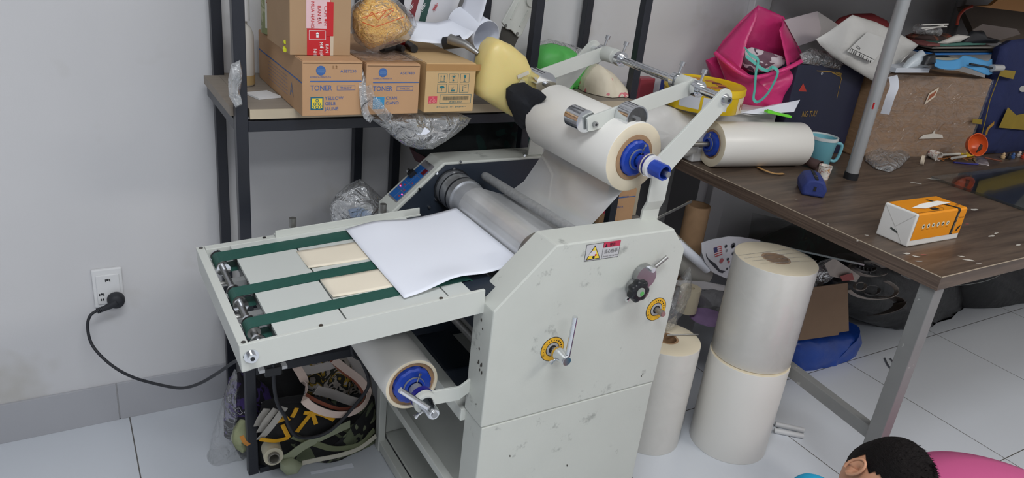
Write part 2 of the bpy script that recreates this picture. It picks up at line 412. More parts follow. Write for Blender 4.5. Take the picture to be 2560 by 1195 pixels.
# ================================================================== room
WY = 1.988
X0, X1, Y0 = -2.6, 4.6, -3.2
wallm = mat('wall_paint', (214, 214, 216), 0.85, var=0.03, scale=3, bump=0.02, bscale=200)
mix_mask(wallm, (196, 194, 190), 2.2, 0.60, 0.72, 4)
floorm = mat('floor_tile', (212, 217, 224), 0.22, var=0.03, scale=2.5)
def tile_floor(m):
    nt, b = nodes_of(m); tc = nt.nodes.new('ShaderNodeTexCoord'); mp = nt.nodes.new('ShaderNodeMapping')
    nt.links.new(tc.outputs['Object'], mp.inputs[0]); mp.inputs['Location'].default_value = (-0.071, -0.785, 0)
    br = nt.nodes.new('ShaderNodeTexBrick'); br.offset = 0; br.squash = 1
    for k, v in (('Scale', 1.0), ('Mortar Size', 0.0016), ('Brick Width', 0.6), ('Row Height', 0.6), ('Mortar Smooth', 0.0)): br.inputs[k].default_value = v
    nt.links.new(mp.outputs[0], br.inputs[0])
    mx = nt.nodes.new('ShaderNodeMix'); mx.data_type = 'RGBA'; src = b.inputs['Base Color'].links[0].from_socket
    nt.links.new(br.outputs['Fac'], mx.inputs[0]); nt.links.new(src, mx.inputs[6]); mx.inputs[7].default_value = L(96, 94, 90)
    nt.links.new(mx.outputs[2], b.inputs['Base Color'])
tile_floor(floorm)
# floor object is built with its origin on the world origin so the tile joints fall where the photo has them
me = bpy.data.meshes.new('floor'); me.from_pydata([(X0, Y0, 0), (X1, Y0, 0), (X1, WY, 0), (X0, WY, 0), (X0, Y0, -.1), (X1, Y0, -.1), (X1, WY, -.1), (X0, WY, -.1)], [],
    [(0, 1, 2, 3), (7, 6, 5, 4), (0, 4, 5, 1), (1, 5, 6, 2), (2, 6, 7, 3), (3, 7, 4, 0)])
me.materials.append(floorm); fo = bpy.data.objects.new('floor', me); COL.objects.link(fo); fo['kind'] = 'structure'
MB().box((X0, WY, -.1), (X1, WY + .12, CEIL + .1), wallm).build('wall_back', kind='structure')
MB().box((X0 - .12, Y0, -.1), (X0, WY + .12, CEIL + .1), wallm).build('wall_left', kind='structure')
MB().box((X1, Y0, -.1), (X1 + .12, WY + .12, CEIL + .1), wallm).build('wall_right', kind='structure')
MB().box((X0 - .12, Y0 - .12, -.1), (X1 + .12, Y0, CEIL + .1), wallm).build('wall_front', kind='structure')
MB().box((X0 - .12, Y0 - .12, CEIL), (X1 + .12, WY + .12, CEIL + .1), mat('ceiling_paint', (232, 232, 230), 0.9)).build('ceiling', kind='structure')
bbm = mat('baseboard_tile', (178, 179, 184), 0.35, var=0.04, scale=4)
b = MB(); x = 0.047 - 0.6 * 5
while x < X1 - 0.6:
    b.box((max(x + .0015, X0), WY - .008, 0), (min(x + .5985, X1), WY, .118), bbm); x += 0.6
b.build('baseboard_back', kind='structure', bevel=.001)
# wall pilaster strip and a metal conduit on the back wall at right
gw = mat('grey_trim', (150, 148, 150), 0.5)
b = MB(); b.box((2.176, WY - .03, 0), (2.262, WY, CEIL), wallm); b.build('trim_1', kind='structure', bevel=.003)
b = MB(); b.cyl((3.46, WY - .03, .1), (3.46, WY - .03, CEIL), .02, gw, 16); b.build('trim_2', kind='structure')
# ceiling lamps, the real fittings
for i, (x, y, sx, sy, e, c) in enumerate(LAMPS):
    t = thing('ceiling_light', (x, y, CEIL - .06), ['white ceiling light panel above the laminating machine', 'white ceiling light panel at the far front end', 'white ceiling light panel above the desk side'][i], 'ceiling light')
    b = MB(); b.box((x - sx / 2 - .03, y - sy / 2 - .03, CEIL - .06), (x + sx / 2 + .03, y - sy / 2, CEIL), PLASTERW); b.box((x - sx / 2 - .03, y + sy / 2, CEIL - .06), (x + sx / 2 + .03, y + sy / 2 + .03, CEIL), PLASTERW)
    b.box((x - sx / 2 - .03, y - sy / 2, CEIL - .06), (x - sx / 2, y + sy / 2, CEIL), PLASTERW); b.box((x + sx / 2, y - sy / 2, CEIL - .06), (x + sx / 2 + .03, y + sy / 2, CEIL), PLASTERW); b.build('frame', t)
    MB().box((x - sx / 2, y - sy / 2, CEIL - .04), (x + sx / 2, y + sy / 2, CEIL - .03), mat('lamp_diffuser', (240, 240, 240), 0.5, emit=((255, 255, 255), 2.0))).build('diffuser', t)
# ------------------------------------------------------------------ wall socket with plug and cord
t = thing('wall_socket', (.056, WY, .36), 'white two gang wall socket on the bare wall', 'socket')
b = MB(); b.box((.020, WY - .010, .362), (.0895, WY, .470), PLASTERW); b.build('cover_plate', t, bevel=.003)
b = MB(); b.box((.028, WY - .014, .372), (.082, WY - .009, .455), PLASTERW); b.build('module', t, bevel=.002)
for zz in (.437, .398):
    for xx in ((.055,) if zz > .42 else (.038,)):
        b = MB()
        b.box((xx - .006, WY - .0146, zz - .001), (xx - .0035, WY - .0138, zz + .006), BLACKP); b.box((xx + .0035, WY - .0146, zz - .001), (xx + .006, WY - .0138, zz + .006), BLACKP)
        b.cyl((xx, WY - .0146, zz + .004), (xx, WY - .0136, zz + .004), .003, BLACKP, 10)
        if zz > .42: b.build('socket_hole', t)
b.box((.0345, WY - .0146, .383), (.037, WY - .0138, .389), BLACKP); b.box((.0395, WY - .0146, .383), (.042, WY - .0138, .389), BLACKP)
b.build('socket_hole', t)
t = thing('power_cord', (.06, WY - .03, .33), 'black power cord with round plug hanging from the wall socket', 'power cord')
b = MB(); b.lathe([(0, 0), (.019, 0), (.021, .004), (.021, .012), (.019, .022), (.014, .027), (0, .027)], (.069, WY - .014, .385), (0, -1, 0), RUBBER, 28); b.build('plug', t)
b = MB(); b.tube([(.069, WY - .034, .385), (.054, WY - .036, .377), (.036, WY - .036, .370)], [.011, .009, .0065], RUBBER, 14)
for k in range(7):
    p = Vector((.046, WY - .036, .3735)).lerp(Vector((.024, WY - .036, .367)), k / 6); b.cyl(p - Vector((.0012, 0, .0004)), p + Vector((.0012, 0, .0004)), .0075, RUBBER, 12)
b.build('strain_relief', t)
cpx = [(245, 775, 1.95), (225, 790, 1.94), (219, 820, 1.93), (232, 865, 1.91), (275, 910, 1.87), (330, 942, 1.82), (400, 962, 1.74), (455, 970, 1.66), (500, 958, 1.58), (545, 932, 1.5), (585, 905, 1.42), (600, 900, 1.38)]
b = MB(); b.tube(curve([P(x, y, 1, yy) for x, y, yy in cpx]), .0038, RUBBER, 10); b.build('cable', t)

# ================================================================== rack
t = thing('storage_rack', (.85, 1.79, 0), 'black square tube steel rack against the wall', 'rack')
for (x, y) in ((.329, 1.627), (1.098, 1.705), (1.425, 1.665), (.346, 1.962), (.712, 1.965), (.828, 1.965), (1.085, 1.962), (1.447, 1.962)):
    hb = 0 if y < 1.9 or x < .5 else .0
    b = MB(); b.box((x - .0125, y - .0125, hb), (x + .0125, y + .0125, 1.75), BLACKM); b.build('post', t, bevel=.0015)
for z in (.955, .335, 1.62):
    b = MB(); XE = 1.41 if z > .5 else .655
    b.box((.3415, 1.615, z - .03), (XE, 1.635, z - .006), BLACKM); b.box((.3585, 1.952, z - .03), (1.44, 1.972, z - .006), BLACKM)
    b.box((.3165, 1.6395, z - .03), (.3365, 1.9495, z - .006), BLACKM); b.box((XE - .02, 1.636, z - .03), (XE, 1.951, z - .006), BLACKM)
    b.build('shelf_frame', t, bevel=.001)
b = MB(); b.box((.345, 1.6145, 0), (.43, 1.632, .016), BLACKM); b.build('bottom_rail', t)
b = MB(); b.box((.345, 1.612, .955), (1.40, 1.975, .975), BOARD); b.box((.3445, 1.6095, .9545), (1.40, 1.6125, .9755), BOARDE)
b.box((.31, 1.640, .955), (.3445, 1.948, .975), BOARD); b.build('shelf_board', t, label='greyish wood shelf board')

# ================================================================== laminating machine
M = thing('laminating_machine', (.90, 1.36, 0), 'off-white roll laminating machine standing on its stand in the middle of the room', 'laminating machine')
NY0, NY1 = 1.062, 1.138
def cover(poly, a, b_, m, nm, lab=None, bev=.003):
    return MB().prism(poly, 1, a, b_, m).build(nm, M, bevel=bev, label=lab)
prof = [(.665, .4465), (.665, .717), (.791, .8405), (1.092, .8405), (1.135, .788), (1.128, .4465)]
cover(prof, NY0, NY1, PAINT, 'side_cover', 'worn off-white side cover with sloped front corner')
cover([(.668, .03), (.668, .4445), (1.126, .4445), (1.128, .03)], NY0 + .001, NY1, PAINT, 'lower_panel')
FY0, FY1 = 1.585, 1.668
proff = [(.665, .30), (.665, .717), (.80, .8375), (1.095, .8375), (1.135, .785), (1.128, .30)]
cover(proff, FY0, FY1, PAINT, 'side_cover')
MB().prism([(.672, .31), (.672, .712), (.803, .8315), (1.09, .8315), (1.125, .782), (1.12, .31)], 1, FY0 - .004, FY0 + .002, DARKPLATE).build('inner_plate', M, label='dark blue-grey inner side plate')
MB().prism([(.672, .31), (.672, .712), (.803, .8315), (1.09, .8315), (1.125, .782), (1.12, .31)], 1, NY1 - .002, NY1 + .004, DARKPLATE).build('inner_plate', M, label='dark blue-grey inner side plate')
for (x, y) in ((1151, 404), (1134, 421), (1048, 472), (1089, 498), (1310, 388), (1091, 433), (1072, 517)):
    p = P(x, y, 1, FY0 - .005); b = MB(); b.cyl(p, p - Vector((0, .004, 0)), .0032, CHROME, 14); b.build('screw_head', M)
# cabinet core between the side covers (drive bay, dark), cross beams and tray
MB().box((.80, NY1 + .004, .315), (1.10, FY0 - .004, .335), PAINTC).build('tray', M)
MB().box((1.085, NY1 + .004, .335), (1.10, FY0 - .004, .70), DARKPLATE).build('rear_panel', M)
MB().box((.70, NY1 + .004, .60), (.93, FY0 - .004, .66), DARKPLATE).build('heater_housing', M, bevel=.004)
# stand
b = MB(); b.bar((.672, 1.135, .43), (.672, 1.60, .43), .03, .03, PAINTC); b.build('stand_beam', M, bevel=.0015)
b = MB(); b.bar((.672, 1.135, .203), (.672, 1.567, .203), .02, .022, PAINTC); b.build('stand_beam', M, bevel=.0015)
b = MB(); b.bar((.672, 1.07, .018), (.672, 1.60, .018), .022, .03, PAINTC); b.build('stand_beam', M, bevel=.0015)
b = MB(); b.bar((.668, 1.59, .0), (.668, 1.59, .44), .02, .024, PAINTC, up=(0, 1, 0)); b.build('stand_post', M, bevel=.0015)
b = MB(); b.bar((1.115, 1.59, .0), (1.115, 1.59, .44), .03, .03, PAINTC, up=(0, 1, 0)); b.build('stand_post', M, bevel=.0015)
MB().box((.685, 1.14, .035), (1.11, 1.60, .045), PAINTC).build('base_plate', M, label='light grey sheet metal bottom of the stand')
MB().prism([(1.13, .05), (1.59, .05), (1.59, .30), (1.13, .30)], 0, 1.10, 1.108, PAINTC).build('rear_sheet', M)
MB().prism([(.685, .048), (1.10, .048), (1.10, .31), (.685, .19)], 1, 1.592, 1.598, PAINTC).build('end_sheet', M)
MB().quad((.69, 1.145, .185), (.69, 1.58, .185), (1.10, 1.58, .30), (1.10, 1.145, .30), PAINTC).build('slanted_tray', M, solid=.003)
# control panel on the far chamfer
ch0 = Vector((.665, 0, .717)); ch1 = Vector((.80, 0, .8375)); cdr = (ch1 - ch0); CL = cdr.length; cdr.normalize(); cn = Vector((-cdr.z, 0, cdr.x))
def chp(s_, y, h=.0): return ch0 + cdr * s_ + Vector((0, y, 0)) + cn * h
def chbox(b, s0, s1, y0, y1, h0, h1, m):
    vs = [chp(s0, y0, h0), chp(s1, y0, h0), chp(s1, y1, h0), chp(s0, y1, h0), chp(s0, y0, h1), chp(s1, y0, h1), chp(s1, y1, h1), chp(s0, y1, h1)]
    b.add(vs, [(0, 3, 2, 1), (4, 5, 6, 7), (0, 1, 5, 4), (1, 2, 6, 5), (2, 3, 7, 6), (3, 0, 4, 7)], m)
b = MB(); chbox(b, .028, .158, FY0 + .016, FY0 + .072, 0, .0012, mat('panel_grey', (126, 124, 128), 0.5))
cp = b.build('control_panel', M, label='grey and blue control panel with buttons')
blu = mat('panel_blue', (36, 96, 168), 0.4); b = MB()
for (y0, y1) in ((FY0 + .019, FY0 + .041), (FY0 + .0435, FY0 + .069)):
    for (s0, s1) in ((.032, .058), (.0595, .084), (.0855, .112), (.1135, .140)):
        chbox(b, s0, s1, y0, y1, .0012, .002, blu)
b.build('button_field', cp)
b = MB(); chbox(b, .1225, .139, FY0 + .020, FY0 + .035, .002, .0035, mat('display_red', (96, 22, 34), 0.3)); b.build('display', cp)
b = MB(); chbox(b, .098, .117, FY0 + .050, FY0 + .064, .002, .013, BLACKP); b.cyl(chp(.108, FY0 + .068, .008), chp(.108, FY0 + .078, .008), .006, CHROME, 14); b.build('rocker_switch', cp)
led = mat('red_led', (255, 60, 90), 0.3, emit=((255, 60, 110), 4))
for (s_, y) in ((.066, FY0 + .060), (.052, FY0 + .023)): b = MB(); b.cyl(chp(s_, y, .002), chp(s_, y, .004), .0016, led, 12); b.build('indicator_light', cp)
b = MB(); b.text('POWER', chp(.152, FY0 + .062, .0012), (0, -1, 0), cdr, .006, mat('panel_text', (70, 70, 76), 0.6)); b.build('panel_text', cp)
b = MB()
for (s_, y) in ((.07, .064), (.075, .050), (.045, .030), (.064, .033), (.09, .03)): chbox(b, s_ - .002, s_ + .002, FY0 + y - .004, FY0 + y + .002, .002, .0024, mat('panel_red', (170, 60, 70), .6))
b.build('button_marks', cp)

b = MB(); rs0 = random.Random(11)
for (px, py, r, ax_, cc) in ((1203, 800, 4, 0, .6644), (1206, 822, 3, 0, .6644), (1198, 872, 3, 0, .6644), (1196, 905, 5, 0, .6644), (1203, 912, 6, 0, .6644), (1199, 925, 3, 0, .6644), (1204, 931, 4, 0, .6644), (1190, 1010, 2, 0, .6644), (1607, 935, 2, 1, NY0 - .0006), (1275, 1140, 3, 1, NY0 + .0004), (1418, 1164, 3, 1, NY0 + .0004), (1604, 940, 2, 1, NY0 - .0006)):
    b.poly([P(px + r * .5 * math.cos(2 * PI * k / 7) * (.6 + .7 * rs0.random()), py + r * 1.2 * math.sin(2 * PI * k / 7) * (.6 + .7 * rs0.random()), ax_, cc) for k in range(7)], EDGE)
b.build('paint_chips', M, kind='stuff', label='dark chips in the paint along the cover edge')
# ---------------- rollers
def ycyl(b, x, z, y0, y1, r, m, n=40, **k): return b.cyl((x, y0, z), (x, y1, z), r, m, n, **k)
RX, RZ = .826, .770
b = MB(); ycyl(b, RX, RZ, 1.50, FY0 - .004, .0475, mat('bearing_steel', (205, 207, 210), .28, .8)); ycyl(b, RX, RZ, 1.52, 1.526, .0482, BLACKP); ycyl(b, RX, RZ, 1.555, 1.559, .0482, BLACKP)
ycyl(b, RX, RZ, 1.142, 1.18, .047, STEELD); ycyl(b, RX, RZ, 1.18, 1.50, .044, ALU); b.build('main_roller', M, label='chromed heating roller')
b = MB(); b.ring((RX, 1.576, RZ), (0, 1, 0), .0515, .0476, .005, BLACKP); b.build('roller_flange', M)
b = MB(); ycyl(b, .815, .665, 1.15, 1.575, .038, mat('dark_silicone', (60, 62, 66), .5)); b.build('pressure_roller', M)
b = MB(); ycyl(b, .735, .702, 1.142, 1.58, .012, STEEL); b.build('feed_roller', M)
b = MB(); b.tube([(.888, 1.142, .826), (.8975, 1.54, .808), (.8985, 1.552, .8075), (.899, 1.556, .807)], [.0115, .0115, .0095, .004], mat('worn_aluminium', (176, 178, 180), .5, .35, var=.25, scale=120), 20); b.build('guide_rod', M, label='scuffed aluminium guide rod')

# ---------------- upper film brackets and linkage
def arm(y0, y1, foot_in):
    b = MB(); s_ = 1 if foot_in else -1
    return b
def bracket(ya, yin, name='film_bracket'):
    """flat bar bracket: foot on the housing, kinked vertical part, long diagonal arm with a rounded end; ya = plane of arm"""
    th = .006
    b = MB()
    # foot and kink (bar across x width .045)
    xs0, xs1 = 1.052, 1.099
    pts = [(yin, .838), (yin, .862), (ya, .885)]
    for (a, c) in zip(pts[:-1], pts[1:]):
        b.add([(xs0, a[0] - th / 2, a[1]), (xs1, a[0] - th / 2, a[1]), (xs1, a[0] + th / 2, a[1]), (xs0, a[0] + th / 2, a[1]),
               (xs0, c[0] - th / 2, c[1]), (xs1, c[0] - th / 2, c[1]), (xs1, c[0] + th / 2, c[1]), (xs0, c[0] + th / 2, c[1])],
              [(0, 3, 2, 1), (4, 5, 6, 7), (0, 1, 5, 4), (1, 2, 6, 5), (2, 3, 7, 6), (3, 0, 4, 7)], PAINTC)
    tip = (1.2, 1.108) if ya < 1.3 else (1.2, 1.117)
    tx, tz = 1.213, (1.105 if ya < 1.3 else 1.12)
    rr = .022; dx, dz = tx - 1.072, tz - .965; l = math.hypot(dx, dz); ux, uz = dx / l, dz / l; nx, nz = -uz, ux
    poly = [(xs0, .885), (xs0, .945), (1.072 + nx * .022 - .004, .965 + nz * .022)]
    for k in range(13):
        a = math.atan2(nz, nx) - PI * k / 12
        poly.append((tx + math.cos(a) * rr, tz + math.sin(a) * rr))
    poly += [(1.10, .952), (xs1, .885)]
    b.prism(poly, 1, ya - th / 2, ya + th / 2, PAINTC)
    o = b.build(name, M, bevel=.0008)
    return (tx, tz)
NA, FA = 1.118, 1.597
tn = bracket(NA, 1.128); tf = bracket(FA, 1.60)
# cross bar between the tips with bolts
b = MB(); b.cyl((tn[0], NA, tn[1]), (tf[0], FA, tf[1]), .0095, CHROME, 24); b.build('cross_bar', M, label='polished steel cross bar')
for (y, s_, tt) in ((NA - .003, -1, tn), (FA + .003, 1, tf)):
    b = MB(); b.cyl((tt[0], y, tt[1]), (tt[0], y + s_ * .002, tt[1]), .012, CHROME, 24); b.cyl((tt[0], y + s_ * .002, tt[1]), (tt[0], y + s_ * .014, tt[1]), .008, STEEL, 24)
    b.cyl((tt[0], y + s_ * .0142, tt[1]), (tt[0], y + s_ * .0146, tt[1]), .004, BLACKP, 6); b.build('bolt', M)
def barz(y): return tn[1] + (tf[1] - tn[1]) * (y - NA) / (FA - NA)
# swing arms: hub on the cross bar, arm reaching left to the press rollers
for (ya, yh0, yh1, xe, ze, wl) in ((1.215, 1.215, 1.255, .948, 1.034, 'n'), (1.545, 1.500, 1.545, 1.000, 1.052, 'f')):
    hx, hz = tn[0], barz(ya)
    b = MB(); b.cyl((hx, yh0, hz), (hx, yh1, hz), .019, PAINTC, 28)
    d = Vector((xe - hx, 0, ze - hz)); l = d.length; d.normalize(); nn = Vector((-d.z, 0, d.x)) * .0175
    A = Vector((hx, 0, hz)); E_ = Vector((xe, 0, ze)); y0, y1 = ya - .003, ya + .003
    poly = [A + nn, E_ + nn * .95 , E_ + nn * .95 + d * .008, E_ - nn * .95 + d * .008, A - nn]
    b.prism([(p.x, p.z) for p in (A + nn, E_ + nn * .95 - d * 0, E_ + d * .012 + nn * .8, E_ + d * .012 - nn * .8, E_ - nn * .95, A - nn)], 1, y0, y1, PAINTC)
    b.build('swing_arm', M, bevel=.0006)
    # collars with thumb screws
    for (yc, sc_) in (((1.198, 0), (1.270, 1)) if wl == 'n' else ((1.478, 0), (1.555, 1))):
        b = MB(); b.cyl((hx, yc - .007, barz(yc)), (hx, yc + .007, barz(yc)), .0185, CHROME, 28); b.cyl((hx, yc - .014, barz(yc)), (hx, yc - .007, barz(yc)), .013, CHROME, 28)
        s1 = Vector((hx, yc, barz(yc))); dd = Vector((.25, 0, 1)).normalized()
        b.cyl(s1 + dd * .015, s1 + dd * .034, .0032, CHROME, 12); b.cyl(s1 + dd * .034, s1 + dd * .044, .0062, CHROME, 16); b.build('shaft_collar', M)
# press wheels on the near swing arm
b = MB(); b.cyl((.938, 1.222, 1.036), (.938, 1.270, 1.036), .024, CHROME, 36); b.build('press_roller', M, label='small chrome press roller')
b = MB(); b.cyl((.953, 1.205, 1.033), (.953, 1.213, 1.033), .006, STEEL, 16); b.cyl((.953, 1.2045, 1.033), (.953, 1.205, 1.033), .003, BLACKP, 6); b.build('bolt', M)
b = MB(); b.ring((1.030, 1.170, 1.052), (0, 1, 0), .0285, .0255, .040, CHROME, 40); b.cyl((1.030, 1.173, 1.052), (1.030, 1.208, 1.052), .0255, mat('turned_steel', (120, 120, 120), .35, 1, var=.2, scale=60), 36)
b.cyl((1.030, 1.166, 1.052), (1.030, 1.173, 1.052), .0065, STEEL, 6); b.build('press_roller', M, label='wide steel press roller with a turned face')
b = MB(); b.cyl((1.0, 1.478, 1.055), (1.0, 1.54, 1.055), .028, CHROME, 36); b.cyl((1.0, 1.470, 1.055), (1.0, 1.478, 1.055), .0065, STEEL, 16); b.build('press_roller', M, label='far chrome press roller')

# ---------------- near cover fittings
NYf = NY0
def dial(cx, cz):
    b = MB(); y = NYf - .0006
    def disc(r, yy, m, n=48): b.cyl((cx, yy, cz), (cx, yy + .0005, cz), r, m, n)
    disc(.0285, y, BLACKINK); disc(.0272, y - .0004, mat('dial_yellow', (232, 178, 44), .5)); disc(.0165, y - .0008, BLACKINK); disc(.0150, y - .0012, mat('dial_grey', (172, 172, 172), .5)); disc(.0095, y - .0016, BLACKINK)
    for k in range(14):
        a = math.radians(205 - k * 17); rr = .0215; sz = .0006 + .0013 * k / 13
        px, pz = cx + math.cos(a) * rr, cz + math.sin(a) * rr
        b.cyl((px, y - .0009, pz), (px, y - .0003, pz), sz, BLACKINK, 10)
    b.text('IN', (cx - .024, y - .0006, cz - .013), (1, 0, 0), (0, 0, 1), .0035, BLACKINK)
    return b.build('dial_sticker', M, label='round yellow and black dial sticker')
dial(.816, .603); dial(1.086, .648)
b = MB(); b.cyl((.818, NYf - .02, .603), (.818, NYf, .603), .006, STEELD, 20); b.lathe([(0, 0), (.0095, 0), (.0105, .002), (.0108, .014), (.0135, .024), (.0140, .036), (.0122, .040), (0, .040)], (.818, NYf - .052, .603), (0, 1, 0), CHROME, 28)
b.cyl(P(1419, 890, 1, NYf - .044), P(1438, 792, 1, NYf - .046), .0056, CHROME, 24)
b.cyl((.810, NYf - .026, .596), (.799, NYf - .027, .592), .0028, CHROME, 12); b.cyl((.799, NYf - .027, .592), (.794, NYf - .0275, .590), .0046, CHROME, 12)
b.build('crank_handle', M, label='chrome tension crank with a straight lever')
b = MB(); b.cyl((1.086, NYf - .024, .648), (1.086, NYf, .648), .0068, STEELD, 20); b.cyl((1.086, NYf - .026, .648), (1.086, NYf - .024, .648), .0058, mat('rusty_end', (150, 110, 110), .6), 20); b.build('bare_shaft', M)
# eccentric lever with black star knob
ec_ = P(1616, 694, 1, NYf - .016); hs_ = P(1592, 722, 1, NYf - .016); kc_ = P(1602, 731, 1, NYf - .046)
b = MB(); b.cyl((ec_.x, NYf - .016, ec_.z), (ec_.x, NYf - .002, ec_.z), .027, STEEL, 40); b.build('eccentric_disc', M)
b = MB(); b.cyl((hs_.x, NYf - .034, hs_.z), (hs_.x, NYf - .002, hs_.z), .019, STEEL, 36); b.build('hub_sleeve', M)
b = MB(); sb_ = P(1634, 676, 1, NYf - .026); b.cyl(sb_, sb_ + Vector((0, .010, 0)), .0062, CHROME, 6); b.build('set_bolt', M)
b = MB(); b.cyl(P(1638, 667, 1, NYf - .010), P(1668, 642, 1, NYf - .014), .0042, STEELD, 14); b.build('lever_rod', M)
b = MB(); vs = []; N_ = 64; ky = NYf - .046
prof_k = [(.60, 0.0), (.9, .0008), (1.0, .004), (1.0, .014), (.85, .019)]
for (sc_, t_) in prof_k:
    for k in range(N_):
        a = 2 * PI * k / N_; r = .0235 * (1 + .11 * math.cos(7 * a)) * sc_; vs.append((kc_.x + r * math.cos(a), ky + t_, kc_.z + r * math.sin(a)))
fs = [(i * N_ + k, i * N_ + (k + 1) % N_, (i + 1) * N_ + (k + 1) % N_, (i + 1) * N_ + k) for i in range(len(prof_k) - 1) for k in range(N_)] + [tuple(range(N_)), tuple(range((len(prof_k) - 1) * N_, len(prof_k) * N_))[::-1]]
b.add(vs, fs, mat('knob_black', (26, 28, 32), .35), True); kn = b.build('star_knob', M, label='black seven lobed knob')
b = MB(); b.cyl((kc_.x, ky - .0012, kc_.z), (kc_.x, ky + .001, kc_.z), .0105, mat('knob_cap', (150, 158, 150), .4), 24); b.cyl((kc_.x + .003, ky - .0018, kc_.z - .003), (kc_.x + .003, ky - .0011, kc_.z - .003), .005, mat('cap_green', (90, 170, 90), .5), 16); b.build('cap', kn)
b = MB(); q0 = P(1580, 738, 1, NYf - .022); q1 = P(1569, 748, 1, NYf - .024); b.cyl(q0, q1, .0028, CHROME, 12); b.cyl(q1, q1 + (q1 - q0).normalized() * .004, .0045, CHROME, 12); b.build('set_bolt', M)
# warning sticker
def fp(x, z, o=.0006): return Vector((x, NYf - o, z))
b = MB(); x0, x1, z0, z1 = .862, .948, .796, .833
def slant(x, z): return fp(x, z)
b.quad(fp(x0, z0), fp(x1, z0), fp(x1, z1), fp(x0, z1), mat('sticker_silver', (196, 196, 198), .5))
def frect(b, xa, xb, za, zb, m, o): b.quad(fp(xa, za, o), fp(xb, za, o), fp(xb, zb, o), fp(xa, zb, o), m)
for (xa, xb, za, zb) in ((x0, x1, z0, z0 + .0008), (x0, x1, z1 - .0008, z1), (x0, x0 + .0008, z0, z1), (x1 - .0008, x1, z0, z1), (.9045, .9053, z0, z1)): frect(b, xa, xb, za, zb, BLACKINK, .0009)
frect(b, .9053, x1, z1 - .012, z1, mat('sticker_red', (190, 50, 80), .5), .0010)
b.poly([fp(.865, .7985, .001), fp(.901, .7985, .001), fp(.8835, .8295, .001)], BLACKINK); b.poly([fp(.8675, .8002, .0013), fp(.8985, .8002, .0013), fp(.8835, .8265, .0013)], YELLOWINK)
b.poly([fp(.869, .808, .0016), fp(.890, .806, .0016), fp(.887, .818, .0016), fp(.878, .818, .0016)], mat('torn_white', (214, 208, 212), .7))
b.cyl((.8835, NYf - .0018, .8035), (.8835, NYf - .0012, .8035), .003, BLACKINK, 14); b.cyl((.888, NYf - .0018, .808), (.888, NYf - .0012, .808), .0024, REDINK, 10)
b.poly([fp(.909, .8225, .0013), fp(.915, .8225, .0013), fp(.912, .8305, .0013)], BLACKINK)
b.text('警告', fp(.920, .8235, .001), (1, 0, 0), (0, 0, 1), .0055, BLACKINK); b.text('当心伤手', fp(.9085, .8085, .001), (1, 0, 0), (0, 0, 1), .0068, BLACKINK, maxw=.034); b.text('Beware Injuring Hand', fp(.9070, .8005, .001), (1, 0, 0), (0, 0, 1), .0028, BLACKINK, maxw=.039)
b.build('warning_sticker', M, label='yellow triangle warning sticker with red header')

# ---------------- feed table (tilted slightly)
def TP(x, y, h=0): return Vector((x - h * .063, y, .717 + (x - .207) * .063 + h))
def tbox(b, xa, xb, ya, yb, h0, h1, m):
    vs = [TP(xa, ya, h0), TP(xb, ya, h0), TP(xb, yb, h0), TP(xa, yb, h0), TP(xa, ya, h1), TP(xb, ya, h1), TP(xb, yb, h1), TP(xa, yb, h1)]
    b.add(vs, [(0, 3, 2, 1), (4, 5, 6, 7), (0, 1, 5, 4), (1, 2, 6, 5), (2, 3, 7, 6), (3, 0, 4, 7)], m); return b
tb = MB(); tbox(tb, .207, .223, 1.100, 1.508, -.052, 0, PAINTC); tb.build('table_end_rail', M, bevel=.0012)
tb = MB(); tbox(tb, .2075, .664, 1.0995, 1.103, -.050, .0005, PAINTC); tbox(tb, .2235, .664, 1.1035, 1.1075, -.050, .0, PAINTC); tb.build('table_side_rail', M, bevel=.0008)
tb = MB(); tbox(tb, .2235, .70, 1.4885, 1.508, -.050, 0, PAINTC); tb.build('table_side_rail', M, bevel=.0012)
DK = mat('deck_paint', (206, 210, 206), .38, var=.04, scale=6)
for (ya, yb) in ((1.1076, 1.146), (1.1855, 1.2645), (1.3065, 1.4195), (1.4695, 1.488)):
    pass
# deck: strips between the belt channels
for i, (ya, yb) in enumerate(((1.1076, 1.149), (1.183, 1.267), (1.3045, 1.4215), (1.4675, 1.4885))):
    tb = MB()
    if i == 0:
        for (xa, xb, c, d) in ((.271, .3895, ya, yb), (.3925, .5885, ya, yb), (.5915, .637, ya, yb), (.3890, .3930, ya, ya + .003), (.588, .592, ya, ya + .003)): tbox(tb, xa, xb, c, d, -.008, -.0005, DK)
    elif i == 3: tbox(tb, .271, .66, ya, yb, -.008, -.0005, DK)
    else:
        for (xa, xb) in ((.271, .3895), (.3925, .5885), (.5915, .637)): tbox(tb, xa, xb, ya, yb, -.008, -.0005, DK)
    tb.build('table_deck', M, label='off-white deck plate between the belts')
tb = MB(); tbox(tb, .272, .66, 1.1085, 1.488, -.030, -.014, mat('deck_under', (96, 100, 100), .5)); tb.build('deck_underside', M)
tb = MB(); tbox(tb, .637, .70, 1.11, 1.50, -.02, -.004, DARKPLATE); tb.build('infeed_plate', M)
tb = MB(); tbox(tb, .365, .698, 1.4895, 1.4925, 0, .016, PAINTC); tbox(tb, .365, .62, 1.492, 1.509, .001, .003, PAINTC); tb.build('paper_guide', M, bevel=.0006, label='off-white side paper guide along the far edge')
for x in (.407, .615):
    p = TP(x, 1.512, 0); b = MB(); b.cyl(p - Vector((0, 0, .01)), p + Vector((0, 0, .010)), .0035, STEEL, 12)
    b.cyl(p + Vector((0, 0, .010)), p + Vector((0, 0, .030)), .0078, STEELD, 24); b.build('thumb_screw', M)
